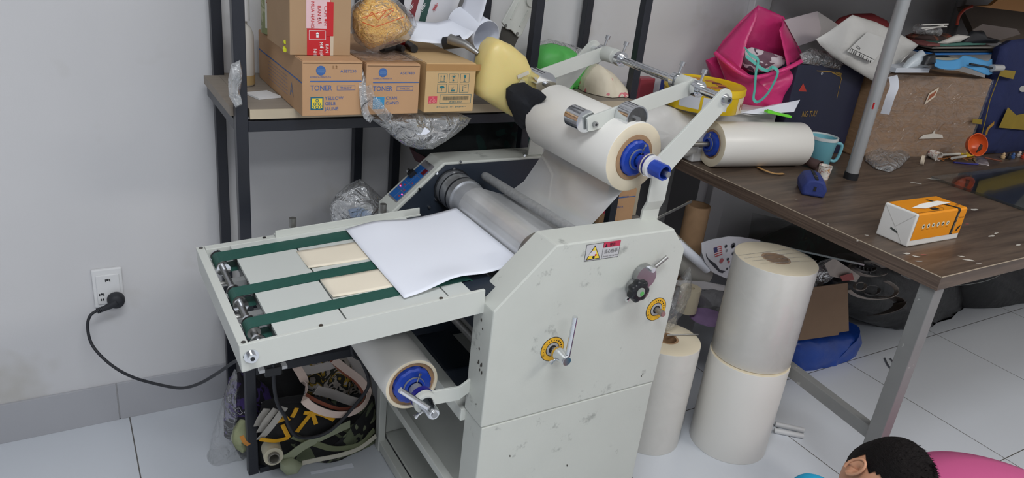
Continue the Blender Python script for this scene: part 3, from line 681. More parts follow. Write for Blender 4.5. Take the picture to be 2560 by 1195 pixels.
for (x, y) in ((.216, 1.499), (.216, 1.108), (.343, 1.499), (.49, 1.4995), (.345, 1.1055), (.573, 1.1055)):
    b = MB(); b.cyl(TP(x, y, -.002), TP(x, y, .0015), .0038, BOLT, 16); b.build('table_bolt', M)
b = MB(); b.cyl((.226, 1.0995, .695), (.226, 1.097, .695), .0125, CHROME, 24); b.cyl((.226, 1.097, .695), (.226, 1.088, .695), .0078, CHROME, 24); b.cyl((.226, 1.0878, .695), (.226, 1.0875, .695), .004, BLACKP, 6)
b.cyl((.217, 1.0998, .695), (.217, 1.099, .695), .004, BLACKP, 12); b.build('axle_bolt', M)
b = MB(); b.cyl((.2425, 1.108, .7065), (.2425, 1.488, .7065), .0062, STEEL, 24); b.build('table_shaft', M, label='steel belt shaft')
for y0 in (1.118, 1.1875, 1.2525, 1.3105, 1.4095, 1.4735):
    b = MB(); b.cyl((.2425, y0, .7065), (.2425, y0 + .004, .7065), .0135, CHROME, 28); b.cyl((.2425, y0 + .004, .7065), (.2425, y0 + .012, .7065), .0095, CHROME, 28); b.build('shaft_collar', M)
for (ya, yb) in ((1.149, 1.183), (1.268, 1.3035), (1.4225, 1.4665)):
    b = MB(); b.cyl((.2425, ya + .001, .7065), (.2425, yb - .001, .7065), .0118, STEELD, 28); b.build('belt_pulley', M)
    # belt as a loop
    R_ = .0132; cx, cz = .2425, .7065; pts = []
    for k in range(13):
        a = math.radians(90 + 180 * k / 12); pts.append((cx + R_ * math.cos(a), cz + R_ * math.sin(a)))
    e = TP(.655, 0, 0)
    top = [(.655, e.z + .0010), (.668, e.z - .006), (.668, e.z - .024), (.655, e.z - .030)]
    loop = pts + [top[3], top[2], top[1], top[0]]
    vs = []; n_ = len(loop)
    for (x, z) in loop: vs += [(x, ya, z), (x, yb, z)]
    b = MB(); b.add(vs, [(2 * k, 2 * k + 1, 2 * ((k + 1) % n_) + 1, 2 * ((k + 1) % n_)) for k in range(n_)], BELT, False); b.build('conveyor_belt', M, solid=.0012, label='green conveyor belt')
for y in (1.215, 1.245, 1.335, 1.385): b = MB(); b.cyl((.228, y, .688), (.30, y, .69), .006, STEELD, 12); b.build('tie_rod', M)
for (ya, yb) in ((1.345, 1.362), (1.205, 1.222), (1.112, 1.122)): tb = MB(); tbox(tb, .24, .300, ya, yb, -.022, -.010, GREYMET); tb.build('cross_brace', M)
# lower film bracket arm
b = MB(); yb = 1.132
for (p, q) in (((.672, 1.128, .512), (.640, 1.122, .500)), ((.640, 1.122, .500), (.560, 1.120, .507))):
    p = Vector(p); q = Vector(q); h = .016
    b.add([p + Vector((0, -.003, -h)), p + Vector((0, .003, -h)), p + Vector((0, .003, h)), p + Vector((0, -.003, h)), q + Vector((0, -.003, -h)), q + Vector((0, .003, -h)), q + Vector((0, .003, h)), q + Vector((0, -.003, h))],
          [(0, 3, 2, 1), (4, 5, 6, 7), (0, 1, 5, 4), (1, 2, 6, 5), (2, 3, 7, 6), (3, 0, 4, 7)], PAINTC)
b.cyl((.555, 1.112, .511), (.555, 1.121, .511), .021, PAINTC, 28); b.build('lower_bracket', M, bevel=.0006, label='chipped lower film bracket')
b = MB(); b.bar((.672, 1.545, .515), (.548, 1.52, .515), .006, .032, PAINTC); b.build('lower_bracket', M)
for z, r in ((.565, .017), (.53, .012), (.60, .02)):
    b = MB(); b.cyl((.745, 1.142, z), (.745, 1.58, z), r, STEELD, 20); b.build('idler_roller', M)
b = MB(); b.box((.70, 1.30, .352), (.79, 1.47, .43), DARKPLATE); b.build('motor_box', M, bevel=.004)
# cable of the machine hanging under the table
cbl = [(.36, 1.50, .69), P(685, 960, 1, 1.52), P(712, 1040, 1, 1.54), P(745, 1092, 1, 1.55), P(820, 1080, 1, 1.55), P(890, 1010, 1, 1.55), P(922, 960, 1, 1.55), P(905, 905, 1, 1.55), P(880, 860, 1, 1.54), (.62, 1.56, .62)]
b = MB(); b.tube(curve(cbl), .0045, RUBBER, 10); b.build('machine_cable', M, label='black cable looping under the feed table')
def pl(pts, y): return [P(a, c, 1, y) for a, c in pts]
# ================================================================== film rolls on the machine
def hub(b, c, ax, rc, m=BLUEP):
    """twelve sided blue reel hub disc"""
    ax = Vector(ax).normalized(); u = ax.orthogonal().normalized(); w_ = ax.cross(u); c = Vector(c)
    def rg(r, t, n=12, ph=0): return [c + ax * t + (u * math.cos(2 * PI * (k + ph) / n) + w_ * math.sin(2 * PI * (k + ph) / n)) * r for k in range(n)]
    def rt_(r, t):
        o = []
        for k in range(48):
            f = (k % 4) / 4; rr = r * (.955 + .045 * abs(2 * f - 1) ** .5) if True else r
            o.append(c + ax * t + (u * math.cos(2 * PI * k / 48) + w_ * math.sin(2 * PI * k / 48)) * rr)
        return o
    A = rt_(rc, 0); B = rt_(rc * .985, .009); C_ = rt_(rc * .88, .012)
    q = [(k, (k + 1) % 48, 48 + (k + 1) % 48, 48 + k) for k in range(48)]
    b.add(A + B, q, m); b.add(B + C_, q, m); b.add(C_, [tuple(range(48))], m); b.add(A, [tuple(range(48))[::-1]], m)
    b.ring(c, ax, rc * .52, rc * .4, .02, m, 32); b.ring(c + ax * .013, ax, rc * .56, rc * .5, .003, GREYMET, 32)
def spindle(roll, a, ax, knob=True, rcore=.038, out=.115, far=None):
    """shaft with blue hub, bearing and end knob; a = centre of the near face, ax = outward axis"""
    a = Vector(a); ax = Vector(ax).normalized()
    b = MB(); hub(b, a + ax * .001, ax, rcore * 1.0); h = b.build('hub_disc', roll, label='blue plastic hub disc')
    u = Vector((.25, 0, .97)); s0 = a + ax * .02 + u * .013
    b = MB(); b.cyl(s0, s0 + u * .020 + ax * .002, .0016, STEEL, 8); b.cyl(s0 + u * .018 + ax * .002, s0 + u * .022 + ax * .002, .0034, STEEL, 10); b.build('thumb_screw', h)
    return a, ax
t = thing('film_roll', (1.03, 1.31, .89), 'large white film roll mounted on top of the laminating machine', 'film roll', 'rolls of laminating film')
a = Vector((1.033, 1.162, .971)); e = Vector((1.016, 1.462, .982)); d = (e - a).normalized()
b = MB(); b.ring(a, d, .0765, .0495, (e - a).length, FILM, 72, mend=FILMEND); b.build('film', t, bevel=.0015)
b = MB(); b.ring(a - d * .0015, d, .0497, .0405, (e - a).length + .003, KRAFT, 56); b.build('core', t)
spindle(t, a + d * .004, -d, rcore=.0405)
b = MB(); b.cyl(a - d * .105, e + d * .02, .0062, STEEL, 20); b.build('shaft', t)
b = MB(); b.cyl(a - d * .040, a - d * .018, .0125, BLUEP, 12); b.ring(a - d * .048, d, .0245, .0065, .004, CHROME, 36); b.ring(a - d * .044, d, .0225, .0065, .008, NAVYP, 36); b.build('bearing', t, label='navy bearing between steel washers')
b = MB(); b.ring(a - d * .060, d, .0235, .0065, .008, PLASTERW, 36); b.ring(a - d * .0525, d, .0215, .0065, .005, NAVYP, 36); b.build('washer', t)
b = MB(); n_ = 36
vs = []
for tt, sc_ in ((.060, 1), (.094, 1), (.094, .78), (.072, .76), (.072, .3)):
    for k in range(n_):
        an = 2 * PI * k / n_; r = .0165 * sc_ * (1 + (.035 if (k // 2) % 2 and sc_ == 1 else 0)); u = d.orthogonal().normalized(); v_ = d.cross(u)
        vs.append(a - d * tt + (u * math.cos(an) + v_ * math.sin(an)) * r)
b.add(vs, [(i * n_ + k, i * n_ + (k + 1) % n_, (i + 1) * n_ + (k + 1) % n_, (i + 1) * n_ + k) for i in range(4) for k in range(n_)], BLUEP); b.build('end_knob', t, label='ribbed blue end knob')
# film web running from the roll under the guide rod and over the heating roller
def webp(u_, v_):
    y = 1.170 + (1.455 - 1.170) * v_
    k = (y - 1.162) / .3; cx = 1.033 - .017 * k; cz = .971 + .011 * k
    Q = [(cx + .0760 * math.cos(math.radians(-95)) , cz + .0770 * math.sin(math.radians(-95))), (.955, .822), (.912, .7945 + .012 * (1 - k)), (.893, .7945 + .010 * (1 - k))]
    for an in (62, 80, 95, 110, 130, 150, 170, 190, 205): Q.append((RX + .0455 * math.cos(math.radians(an)), RZ + .0455 * math.sin(math.radians(an))))
    s_ = u_ * (len(Q) - 1); i = min(int(s_), len(Q) - 2); f = s_ - i
    x = Q[i][0] * (1 - f) + Q[i + 1][0] * f; z = Q[i][1] * (1 - f) + Q[i + 1][1] * f
    return (x, y, z + .0015 * math.sin(v_ * 9 + u_ * 5) * (1 if i in (1, 2) else 0))
b = MB(); b.grid(webp, 60, 14, WEB); b.build('film_web', t, label='sheet of clear film running down to the heating roller')

t = thing('film_roll', (.55, 1.31, .46), 'slim film roll with a chrome crank hanging below the feed table', 'film roll', 'rolls of laminating film')
a = Vector((.5535, 1.165, .514)); e = Vector((.5535, 1.462, .514)); d = Vector((0, 1, 0))
b = MB(); b.ring(a, d, .0570, .050, .297, FILM, 64, mend=FILMEND, mi=FILMEND); b.build('film', t, bevel=.001)
b = MB(); b.ring(a + d * .004, d, .0500, .0415, .289, KRAFT, 56); b.build('core', t)
spindle(t, a + d * .006, -d, rcore=.0415)
b = MB(); b.cyl(a - d * .11, e + d * .10, .0062, STEEL, 20); b.build('shaft', t)
b = MB(); b.cyl(a - d * .034, a - d * .016, .014, mat('dull_metal', (190, 190, 186), .4, .7), 24); b.ring(a - d * .052, d, .0235, .006, .010, NAVYP, 36); b.build('bearing', t)
b = MB(); b.ring(a - d * .066, d, .0235, .006, .010, PAINTC, 36); b.build('washer', t)
b = MB(); b.lathe([(0, 0), (.0105, 0), (.0125, .003), (.0125, .022), (.016, .034), (.016, .042), (0, .042)], a - d * .108, (0, 1, 0), CHROME, 28)
p0 = a + Vector((-.004, -.094, .006)); p1 = P(1000, 975, 1, 1.085); b.cyl(p0, p1, .0056, CHROME, 24); p2 = a + Vector((-.012, -.078, -.010)); b.cyl(p2, p2 + Vector((-.011, 0, -.007)), .0026, CHROME, 10); b.cyl(p2 + Vector((-.011, 0, -.007)), p2 + Vector((-.015, 0, -.0095)), .0045, CHROME, 14)
b.build('crank_handle', t, label='chrome crank handle')

# ---------------- papers on the feed table
def sheet_pt(u_, v_):
    # u along y (0 near,1 far), v along x
    y = 1.128 + (1.462 - 1.128) * u_ + .028 * v_ * (1 - u_) ; x = .508 + (.778 - .508) * v_
    z = TP(x, y, 0).z + .002 + .0015
    lift = .0
    if v_ > .55: lift += .010 * ((v_ - .55) / .45) ** 1.5
    lift += .014 * math.exp(-((u_ - 0.0) / .16) ** 2) * math.exp(-((v_ - .42) / .22) ** 2)
    lift += .010 * math.exp(-((u_ - 1.0) / .2) ** 2) * math.exp(-((v_ - .25) / .22) ** 2)
    z += lift
    if v_ > .86: z -= .0
    return (x, y, z)
b = MB(); b.grid(sheet_pt, 24, 24, PAPER); b.build('paper_sheet', label='large blank white paper sheet being fed under the chrome roller', cat='paper', solid=.0006)
for (xa, xb, ya, yb, dy, lab) in ((.386, .56, 1.318, 1.404, .006, 'cream card lying on the feed table, beside the far green belt'), (.393, .56, 1.187, 1.266, .004, 'cream card lying on the feed table, beside the near green belt')):
    b = MB()
    b.grid(lambda u_, v_: (xa + (xb - xa) * u_, ya + (yb - ya) * v_ - dy * u_ + dy * .5, TP(xa + (xb - xa) * u_, ya, 0).z + .0005 + .003 * (1 - u_) ** 4 * (1 if v_ < .2 else .3)), 12, 8, CREAM)
    b.build('cream_card', label=lab, cat='card', group='cream cards on the feed table', solid=.0014)

# ================================================================== boxes on the rack shelf
SZ = .9755
def carton(nm, lab, x0, x1, y0, y1, z0, z1, m, rot=0):
    t = thing(nm, ((x0 + x1) / 2, (y0 + y1) / 2, z0), lab, 'box')
    b = MB(); b.box((x0, y0, z0), (x1, y1, z1), m); bo = b.build('body', t, bevel=.0015)
    b = MB(); c = mat('box_seam', (96, 70, 48), .9)
    b.box((x0 + .002, y0 - .0005, z1 - .0045), (x1 - .002, y0 + .001, z1 - .0035), c); b.build('top_seam', t)
    b = MB(); b.box((x0 + .0015, y0 + .003, z1 - .0005), (x1 - .0015, (y0 + y1) / 2 - .0005, z1 + .0012), m); b.build('flap', t); 
    b = MB(); b.box((x0 + .0015, (y0 + y1) / 2 + .0005, z1 - .0005), (x1 - .0015, y1 - .003, z1 + .0012), m); b.build('flap', t)
    return t
def globe(b, c, r):
    x, y, z = c; b.cyl((x, y - .0006, z), (x, y, z), r, BLUEINK, 36)
    for k in range(-2, 3): b.box((x - r * (.85 - .12 * abs(k)), y - .001, z + k * r * .17 - r * .03), (x + r * (.85 - .12 * abs(k)), y - .0007, z + k * r * .17 + r * .03), mat('globe_line', (110, 150, 196), .7))
def ink_dots(b, cx, cz, y, s_, m):
    for i, row in enumerate((1, 2, 3)):
        for k in range(row):
            x = cx + (k - (row - 1) / 2) * s_ * .36; z = cz + (1 - i) * s_ * .26 - s_ * .03
            b.ring((x, y - .0016, z), (0, 1, 0), s_ * .125, s_ * .08, .0008, m, 18)
def toner(nm, lab, x0, x1, y0, y1, z1, code, tn_, names, sq, sqm, dotm, border):
    t = carton(nm, lab, x0, x1, y0, y1, SZ, z1, BOXB); w_ = x1 - x0; h = z1 - SZ; f = Vector((1, 0, 0)); up = Vector((0, 0, 1))
    def q(u_, v_): return Vector((x0 + u_ * w_, y0, SZ + v_ * h))
    b = MB(); globe(b, tuple(q(.30, .835)), h * .088); b.text('KONICA MINOLTA', q(.125, .705), f, up, h * .028, BLUEINK, maxw=w_ * .34); b.text(code, q(.62, .80), f, up, h * .052, BLUEINK, maxw=w_ * .27)
    b.box(tuple(q(.125, .632)[i] - (0, .0006, 0)[i] for i in range(3)), tuple(q(.985, .65)[i] for i in range(3)), BLUEINK)
    b.text('TONER', q(.125, .475), f, up, h * .095, BLUEINK, maxw=w_ * .36); b.text(tn_, q(.62, .50), f, up, h * .040, BLUEINK, maxw=w_ * .2)
    for (u0, u1, v0, v1) in ((.57, .88, .475, .481), (.57, .88, .555, .561), (.57, .575, .475, .561), (.875, .88, .475, .561)): b.box((x0 + u0 * w_, y0 - .0005, SZ + v0 * h), (x0 + u1 * w_, y0, SZ + v1 * h), BLUEINK)
    b.build('printed_text', t)
    b = MB(); s_ = h * .24; c = q(.24, .235); b.box((c.x - s_ / 2, y0 - .0006, c.z - s_ / 2), (c.x + s_ / 2, y0, c.z + s_ / 2), border); b.box((c.x - s_ * .4, y0 - .0010, c.z - s_ * .4), (c.x + s_ * .4, y0 - .0005, c.z + s_ * .4), sqm); ink_dots(b, c.x, c.z, y0, s_, dotm); b.build('colour_label', t)
    b = MB()
    for i, nme in enumerate(names): b.text(nme, q(.37, .30 - .10 * i), f, up, h * .062, BLUEINK)
    b.build('colour_name', t)
    return t
FYT = 1.545
t = toner('toner_box', 'brown toner box marked yellow, leftmost on the rack shelf', .4375, .5675, FYT, 1.925, 1.0915, 'A5E7230', 'TN622Y', ('YELLOW', 'GELB', 'JAUNE'), 0, YELLOWINK, TEALINK, mat('teal_border', (36, 100, 128), .6))
b = MB(); b.box((.4369, FYT + .004, 1.045), (.4376, 1.92, 1.0475), BLUEINK)
for k in range(6): b.box((.4369, 1.66, 1.035 - k * .008), (.4376, 1.83, 1.0355 - k * .008), mat('pale_ink', (120, 126, 150), .7))
b.text('A', (.4375, 1.64, 1.0), (0, -1, 0), (0, 0, 1), .03, mat('pale_ink', (120, 126, 150), .7)); b.build('side_print', t)
b = MB(); b.text('1.2', (.535 - .035, FYT, 1.076), (1, 0, 0), (0, 0, 1), .007, BROWNINK); b.build('pen_note', t)
toner('toner_box', 'brown toner box marked cyan, between the yellow toner box and the pale box', .5755, .7015, FYT - .002, 1.93, 1.087, 'A5E7430', 'TN622C', ('CYAN', 'CIANO'), 0, CYANINK, mat('pale_dot', (150, 180, 196), .6), CYANINK)
b = MB()
t = carton('toner_box', 'pale brown box with handling symbols and a red square label', .7185, .8455, FYT + .002, 1.90, SZ, 1.088, BOXL)
x0, x1 = .7185, .8455; y0 = FYT + .002; w_ = x1 - x0; h = 1.088 - SZ
b = MB(); b.box((x0 - .001, y0 - .0008, 1.0715), (x1 + .012, y0 + .0002, 1.087), TAPEB); b.build('tape', t)
b = MB(); TK = TEALINK
def fr(b, xa, xb, za, zb, m, e_=.0006, yy=None):
    yy = y0 if yy is None else yy
    for (p, q, r, s_) in ((xa, xb, za, za + e_), (xa, xb, zb - e_, zb), (xa, xa + e_, za, zb), (xb - e_, xb, za, zb)): b.box((p, yy - .0006, r), (q, yy, s_), m)
cells = [(.235 + .225 * i, .42 + .225 * i, v0, v0 + .18) for v0 in (.62, .41) for i in range(3)]
cc = []
for (u0, u1, v0, v1) in cells:
    xa, xb, za, zb = x0 + u0 * w_, x0 + u1 * w_, SZ + v0 * h, SZ + v1 * h; fr(b, xa, xb, za, zb, TK); cc.append(((xa + xb) / 2, (za + zb) / 2, (zb - za)))
def bx(b, xa, xb, za, zb, m=TK): b.box((xa, y0 - .0007, za), (xb, y0, zb), m)
c = cc[0]
for dx in (-.004, .004): bx(b, c[0] + dx - .0005, c[0] + dx + .0005, c[1] - .006, c[1] + .004); b.poly([(c[0] + dx - .0018, y0 - .0007, c[1] + .003), (c[0] + dx + .0018, y0 - .0007, c[1] + .003), (c[0] + dx, y0 - .0007, c[1] + .007)], TK)
bx(b, c[0] - .007, c[0] + .007, c[1] - .008, c[1] - .0072)
c = cc[1]; b.cyl((c[0], y0 - .0007, c[1] + .003), (c[0], y0, c[1] + .003), .002, TK, 14); b.cyl((c[0] - .001, y0 - .0007, c[1] - .005), (c[0] - .001, y0, c[1] - .005), .0022, TK, 14)
for k in range(8):
    a_ = PI / 4 * k; b.bar((c[0] + .003 * math.cos(a_), y0 - .0004, c[1] + .003 + .003 * math.sin(a_)), (c[0] + .006 * math.cos(a_), y0 - .0004, c[1] + .003 + .005 * math.sin(a_)), .0004, .0004, TK)
c = cc[2]; b.poly([(c[0] - .003, y0 - .0007, c[1] + .007), (c[0] + .003, y0 - .0007, c[1] + .007), (c[0] + .002, y0 - .0007, c[1] + .0), (c[0] - .002, y0 - .0007, c[1] + .0)][::-1], TK); bx(b, c[0] - .0003, c[0] + .0003, c[1] - .007, c[1]); bx(b, c[0] - .003, c[0] + .003, c[1] - .0078, c[1] - .007)
c = cc[3]; b.poly([(c[0] + .0065 * math.cos(PI * k / 10), y0 - .0007, c[1] + .001 + .005 * math.sin(PI * k / 10)) for k in range(11)][::-1], TK); bx(b, c[0] - .0003, c[0] + .0003, c[1] - .007, c[1] + .001)
c = cc[4]; bx(b, c[0] - .0045, c[0] + .0045, c[1] - .0075, c[1] - .0035); b.text('x/', (c[0] - .004, y0, c[1] - .001), (1, 0, 0), (0, 0, 1), .005, TK)
c = cc[5]; bx(b, c[0] - .0035, c[0] - .0027, c[1] - .006, c[1] + .006); b.cyl((c[0] - .0031, y0 - .0007, c[1] - .006), (c[0] - .0031, y0, c[1] - .006), .0014, TK, 12); bx(b, c[0], c[0] + .006, c[1] + .006, c[1] + .0065); bx(b, c[0] + .001, c[0] + .006, c[1] + .002, c[1] + .0024)
b.build('handling_symbols', t)
b = MB(); fr(b, x0 + .30 * w_, x0 + .94 * w_, SZ + .18 * h, SZ + .37 * h, TK, .0008)
k = 0; xx = x0 + .36 * w_
while xx < x0 + .88 * w_:
    wd = .0006 + .0009 * hsh(k); b.box((xx, y0 - .0007, SZ + .255 * h), (xx + wd, y0, SZ + .33 * h), mat('barcode_grey', (110, 104, 84), .7)); xx += wd + .0006 + .0006 * hsh(k, 3); k += 1
b.text('A5E7350', (x0 + .49 * w_, y0, SZ + .20 * h), (1, 0, 0), (0, 0, 1), h * .036, TK, maxw=w_ * .26); b.text('Made in Japan', (x0 + .24 * w_, y0, SZ + .10 * h), (1, 0, 0), (0, 0, 1), h * .022, TK, maxw=w_ * .6)
b.build('barcode_label', t)
b = MB(); b.box((x0 + .075 * w_, y0 - .0006, SZ + .19 * h), (x0 + .245 * w_, y0, SZ + .34 * h), MAGINK); ink_dots(b, x0 + .16 * w_, SZ + .265 * h, y0 + .0006, .17 * h, mat('pink_dot', (226, 150, 150), .6)); b.build('colour_label', t)

# parcel with red tape
t = carton('parcel_box', 'brown parcel box with red printed tape on top of the yellow toner box', .4265, .5575, 1.598, 1.79, 1.0935, 1.335, BOXD)
x0, x1, y0 = .4265, .5575, 1.598
b = MB(); b.box((x0 + .036, y0 - .0006, 1.0940), (x0 + .086, y0, 1.33), REDINK); b.box((x0 + .034, y0 - .0011, 1.150), (x0 + .085, y0 - .0005, 1.33), mat('faded_tape', (226, 190, 194), .5)); b.box((x0 + .078, y0 - .0016, 1.135), (x0 + .092, y0 - .0005, 1.205), REDINK); b.box((x0 + .086, y0 - .0008, 1.094), (x0 + .093, y0, 1.135), mat('pale_tape', (206, 190, 168), .5))
for (s_, dx, z_) in (('CẢM ƠN', .072, 1.197), ('BẠN ĐÃ', .058, 1.197), ('MUA HÀNG', .044, 1.205)): b.text(s_, (x0 + dx, y0 - .0011, z_), (0, 0, -1), (1, 0, 0), .0072, REDINK)
for (s_, dx, z_) in (('BẠN', .076, 1.118), ('MỞ HÀNG', .063, 1.122), ('NHÉ', .050, 1.108)): b.text(s_, (x0 + dx, y0 - .0006, z_), (0, 0, -1), (1, 0, 0), .0066, WHITEINK)
for (p, q, r, s_) in ((.040, .076, 1.1265, 1.1271), (.040, .076, 1.1455, 1.1461), (.040, .0406, 1.127, 1.146), (.0754, .076, 1.127, 1.146)): b.box((x0 + p, y0 - .0011, r), (x0 + q, y0 - .0005, s_), WHITEINK)
b.cyl((x0 + .058, y0 - .0012, 1.139), (x0 + .058, y0 - .0006, 1.139), .003, WHITEINK, 16); b.box((x0 + .0555, y0 - .0012, 1.131), (x0 + .0605, y0 - .0006, 1.138), WHITEINK)
b.build('printed_tape', t, label='red and white tape with Vietnamese thanks printed on it')

# things behind the parcel
t = thing('cookie_tin', (.445, 1.86, 1.094), 'green and white butter cookie tin half hidden behind the parcel box', 'tin')
c = Vector((.478, 1.862, 1.0945)); b = MB(); b.cyl(c, c + Vector((0, 0, .12)), .047, patch_mat('tin_green', [(0, (150, 158, 110)), (.5, (196, 196, 160)), (.6, (120, 140, 96))], 30, rough=.4), 48); b.build('body', t, bevel=.001)
b = MB(); b.lathe([(.0482, 0), (.0482, .016), (.045, .018), (0, .018)], c + Vector((0, 0, .113)), (0, 0, 1), YELTIN, 48); b.build('lid', t)
b = MB()
b.grid(lambda u_, v_: c + Vector((.0476 * math.cos(math.radians(205 + 58 * u_)), .0476 * math.sin(math.radians(205 + 58 * u_)), .015 + .09 * v_)), 10, 1, mat('tin_white', (226, 224, 214), .4))
def wrap(b, txt, a0, z_, h_, m, mw):
    q = MB(); q.text(txt, (0, 0, 0), (1, 0, 0), (0, 1, 0), h_, m, maxw=mw, off=0)
    r_ = .0480; b.add([c + Vector((r_ * math.cos(math.radians(a0) + v.x / r_), r_ * math.sin(math.radians(a0) + v.x / r_), z_ + v.y)) for v in q.v], q.f, m)
wrap(b, 'Danisa', 208, .072, .016, mat('tin_red', (170, 50, 50), .5), .05); wrap(b, 'BUTTER', 214, .050, .010, BLACKINK, .036); wrap(b, 'COOKIES', 214, .034, .008, BLACKINK, .036); b.build('label', t, label='white tin label with red and black lettering')
b = MB(); b.cyl((.455, 1.78, 1.0942), (.455, 1.78, 1.25), .022, patch_mat('murky_jar', [(0, (36, 44, 42)), (.5, (54, 64, 60)), (.6, (90, 104, 104))], 14, rough=.2), 28); b.build('glass_jar', label='dark green glass jar standing between the cookie tin and parcel box', cat='jar')
b = MB()
p = P(716, 85, 1, 1.68)
b.tube(curve([(.440, 1.66, 1.0985), (.427, 1.64, 1.1005), (.424, 1.625, 1.098)]), .0042, mat('lime_yellow', (226, 232, 40), .4), 10); b.tube(curve([(.440, 1.66, 1.0985), (.429, 1.645, 1.112), (.427, 1.63, 1.114)]), .0042, mat('lime_yellow', (226, 232, 40), .4), 10); b.build('plastic_clip', label='small bright yellow plastic clip beside the parcel box', cat='clip')
t = thing('glue_bottle', (.385, 1.84, SZ), 'white plastic bottle with amber liquid behind the left rack post', 'bottle')
b = MB(); b.lathe([(0, 0), (.020, 0), (.024, .005), (.024, .118), (.018, .135), (.010, .142), (.010, .15), (0, .15)], (.383, 1.84, SZ), (0, 0, 1), mat('bottle_white', (214, 211, 204), .4), 32); b.build('body', t)
b = MB(); b.lathe([(.0243, .004), (.0243, .026)], (.383, 1.84, SZ), (0, 0, 1), mat('amber', (176, 150, 104), .4), 32); b.build('liquid', t)
b = MB(); b.cyl((.383, 1.84, SZ + .15), (.383, 1.84, SZ + .2), .016, PLASTERW, 24); b.build('cap', t)
b = MB(); b.box((.372, 1.70, SZ), (.428, 1.76, SZ + .004), PLASTERW, Matrix.Rotation(.3, 3, 'Z')); b.build('paper_note', label='small white folded note on the shelf board beside the yellow toner box', cat='note')
b = MB(); puff(b, pl([(590, 155), (600, 150), (606, 180), (600, 235), (606, 262), (590, 270), (572, 240), (570, 200), (578, 160)], 1.60), .012, CLEARW, amp=.006, nf=30); b.build('plastic_wrap', label='scrap of clear wrap tied around the left rack post', cat='plastic wrap')

# noodle bag on the cyan box
t = thing('noodle_bag', (.63, 1.64, 1.09), 'clear plastic bag packed with yellow noodles on the cyan toner box', 'bag')
ol = [(884, 30), (915, 0), (950, -14), (985, 5), (1012, 35), (1028, 62), (1012, 85), (960, 108), (920, 122), (898, 98), (884, 70)]
b = MB(); puff(b, pl(ol, 1.64), .045, NOODLE, back=.05, amp=.007, nf=30, pw=.45); b.build('noodles', t)
ol2 = [(880, 20), (915, -12), (955, -24), (995, 0), (1030, 35), (1040, 62), (1020, 98), (985, 112), (950, 122), (930, 128), (918, 125), (890, 105), (878, 70)]
b = MB(); puff(b, pl(ol2, 1.638), .051, CLEAR, back=.053, amp=.004, nf=24, pw=.45); b.build('clear_bag', t)
b = MB()
for (p0_, p1_) in (((905, 55), (938, 68)), ((938, 68), (1010, 42)), ((905, 45), (985, 20)), ((915, 48), (930, 30)), ((930, 30), (945, 50)), ((945, 50), (965, 28)), ((960, 45), (985, 25))):
    b.cyl(P(*p0_, 1, 1.582), P(*p1_, 1, 1.582), .0009, mat('orange_ink', (206, 88, 40), .5), 6)
b.build('orange_print', t)
# tool handles
t = thing('pliers', (.70, 1.60, 1.088), 'pliers with black and red grips lying under the noodle bag', 'pliers')
b = MB(); b.tube(curve([(.655, 1.66, 1.098), P(985, 118, 2, 1.098), P(1008, 122, 2, 1.098)]), .008, mat('dark_grip', (46, 46, 50), .6), 14); b.build('handle', t)
b = MB(); b.tube(curve([(.665, 1.68, 1.099), P(1002, 108, 2, 1.099), P(1022, 112, 2, 1.099)]), .0085, REDINK, 14); b.tube([P(1020, 111, 2, 1.099), P(1036, 122, 2, 1.099)], .0092, BLACKP, 14); b.build('handle', t, label='red and black grip')
# curved papers
b = MB()
cp_ = [(1004, 100), (1040, 108), (1085, 112), (1130, 113), (1170, 100), (1196, 72), (1210, 30), (1222, -20)]
def bigp(u_, v_):
    s_ = u_ * (len(cp_) - 1); i = min(int(s_), len(cp_) - 2); f = s_ - i
    a_ = P(cp_[i][0] * (1 - f) + cp_[i + 1][0] * f, cp_[i][1] * (1 - f) + cp_[i + 1][1] * f, 1, 1.655)
    return a_ + Vector((0, .10 * v_, .004 + .040 * v_ * (1 - u_ * .4)))
b.grid(bigp, 30, 6, PAPER); b.build('paper_sheet', label='curled blank white sheet above the pale box', cat='paper', solid=.0006)
b = MB(); q = pl([(1010, 10), (1040, 90), (1118, 92), (1160, -30), (1015, -40)], 1.78); b.poly(q, mat('grey_paper', (206, 206, 210), .7)); 
def strip(b, px0, px1, wpx, m, o=.001):
    a_, c_ = P(*px0, 1, 1.78), P(*px1, 1, 1.78); w_ = Vector((wpx * .0009, 0, 0)); oo = Vector((0, -o, 0)); b.quad(a_ + oo, a_ + w_ + oo, c_ + w_ + oo, c_ + oo, m)
strip(b, (1018, 45), (1036, -20), 20, mat('stripe_red', (120, 40, 48), .6)); strip(b, (1042, 72), (1066, -20), 20, mat('stripe_green', (36, 72, 66), .6))
for (px_, col) in ((1026, WHITEINK), (1056, WHITEINK), (1086, REDINK)):
    b.text('-986-', P(px_, 32, 1, 1.778), (.35, 0, .93), (-.93, 0, .35), .008, col)
b.build('printed_card', label='printed sheet with dark red and green stripes standing behind the curled sheet', cat='print', solid=.0008)
b = MB(); q = pl([(1130, -40), (1098, 70), (1160, 74), (1200, -40)], 1.81); b.poly(q, mat('grey_panel', (128, 128, 128), .7)); b.build('grey_card', label='plain grey card standing behind the white papers', cat='card', solid=.001)
b = MB(); a_, c_ = P(1160, 80, 1, 1.72), P(1222, 78, 1, 1.69)
c0 = P(1150, 55, 1, 1.77); c1 = P(1216, 92, 1, 1.66); b.ring(c0, c1 - c0, .040, .0393, (c1 - c0).length, PAPER, 48); b.build('paper_roll', label='rolled white paper tube behind the yellow jug', cat='paper roll')
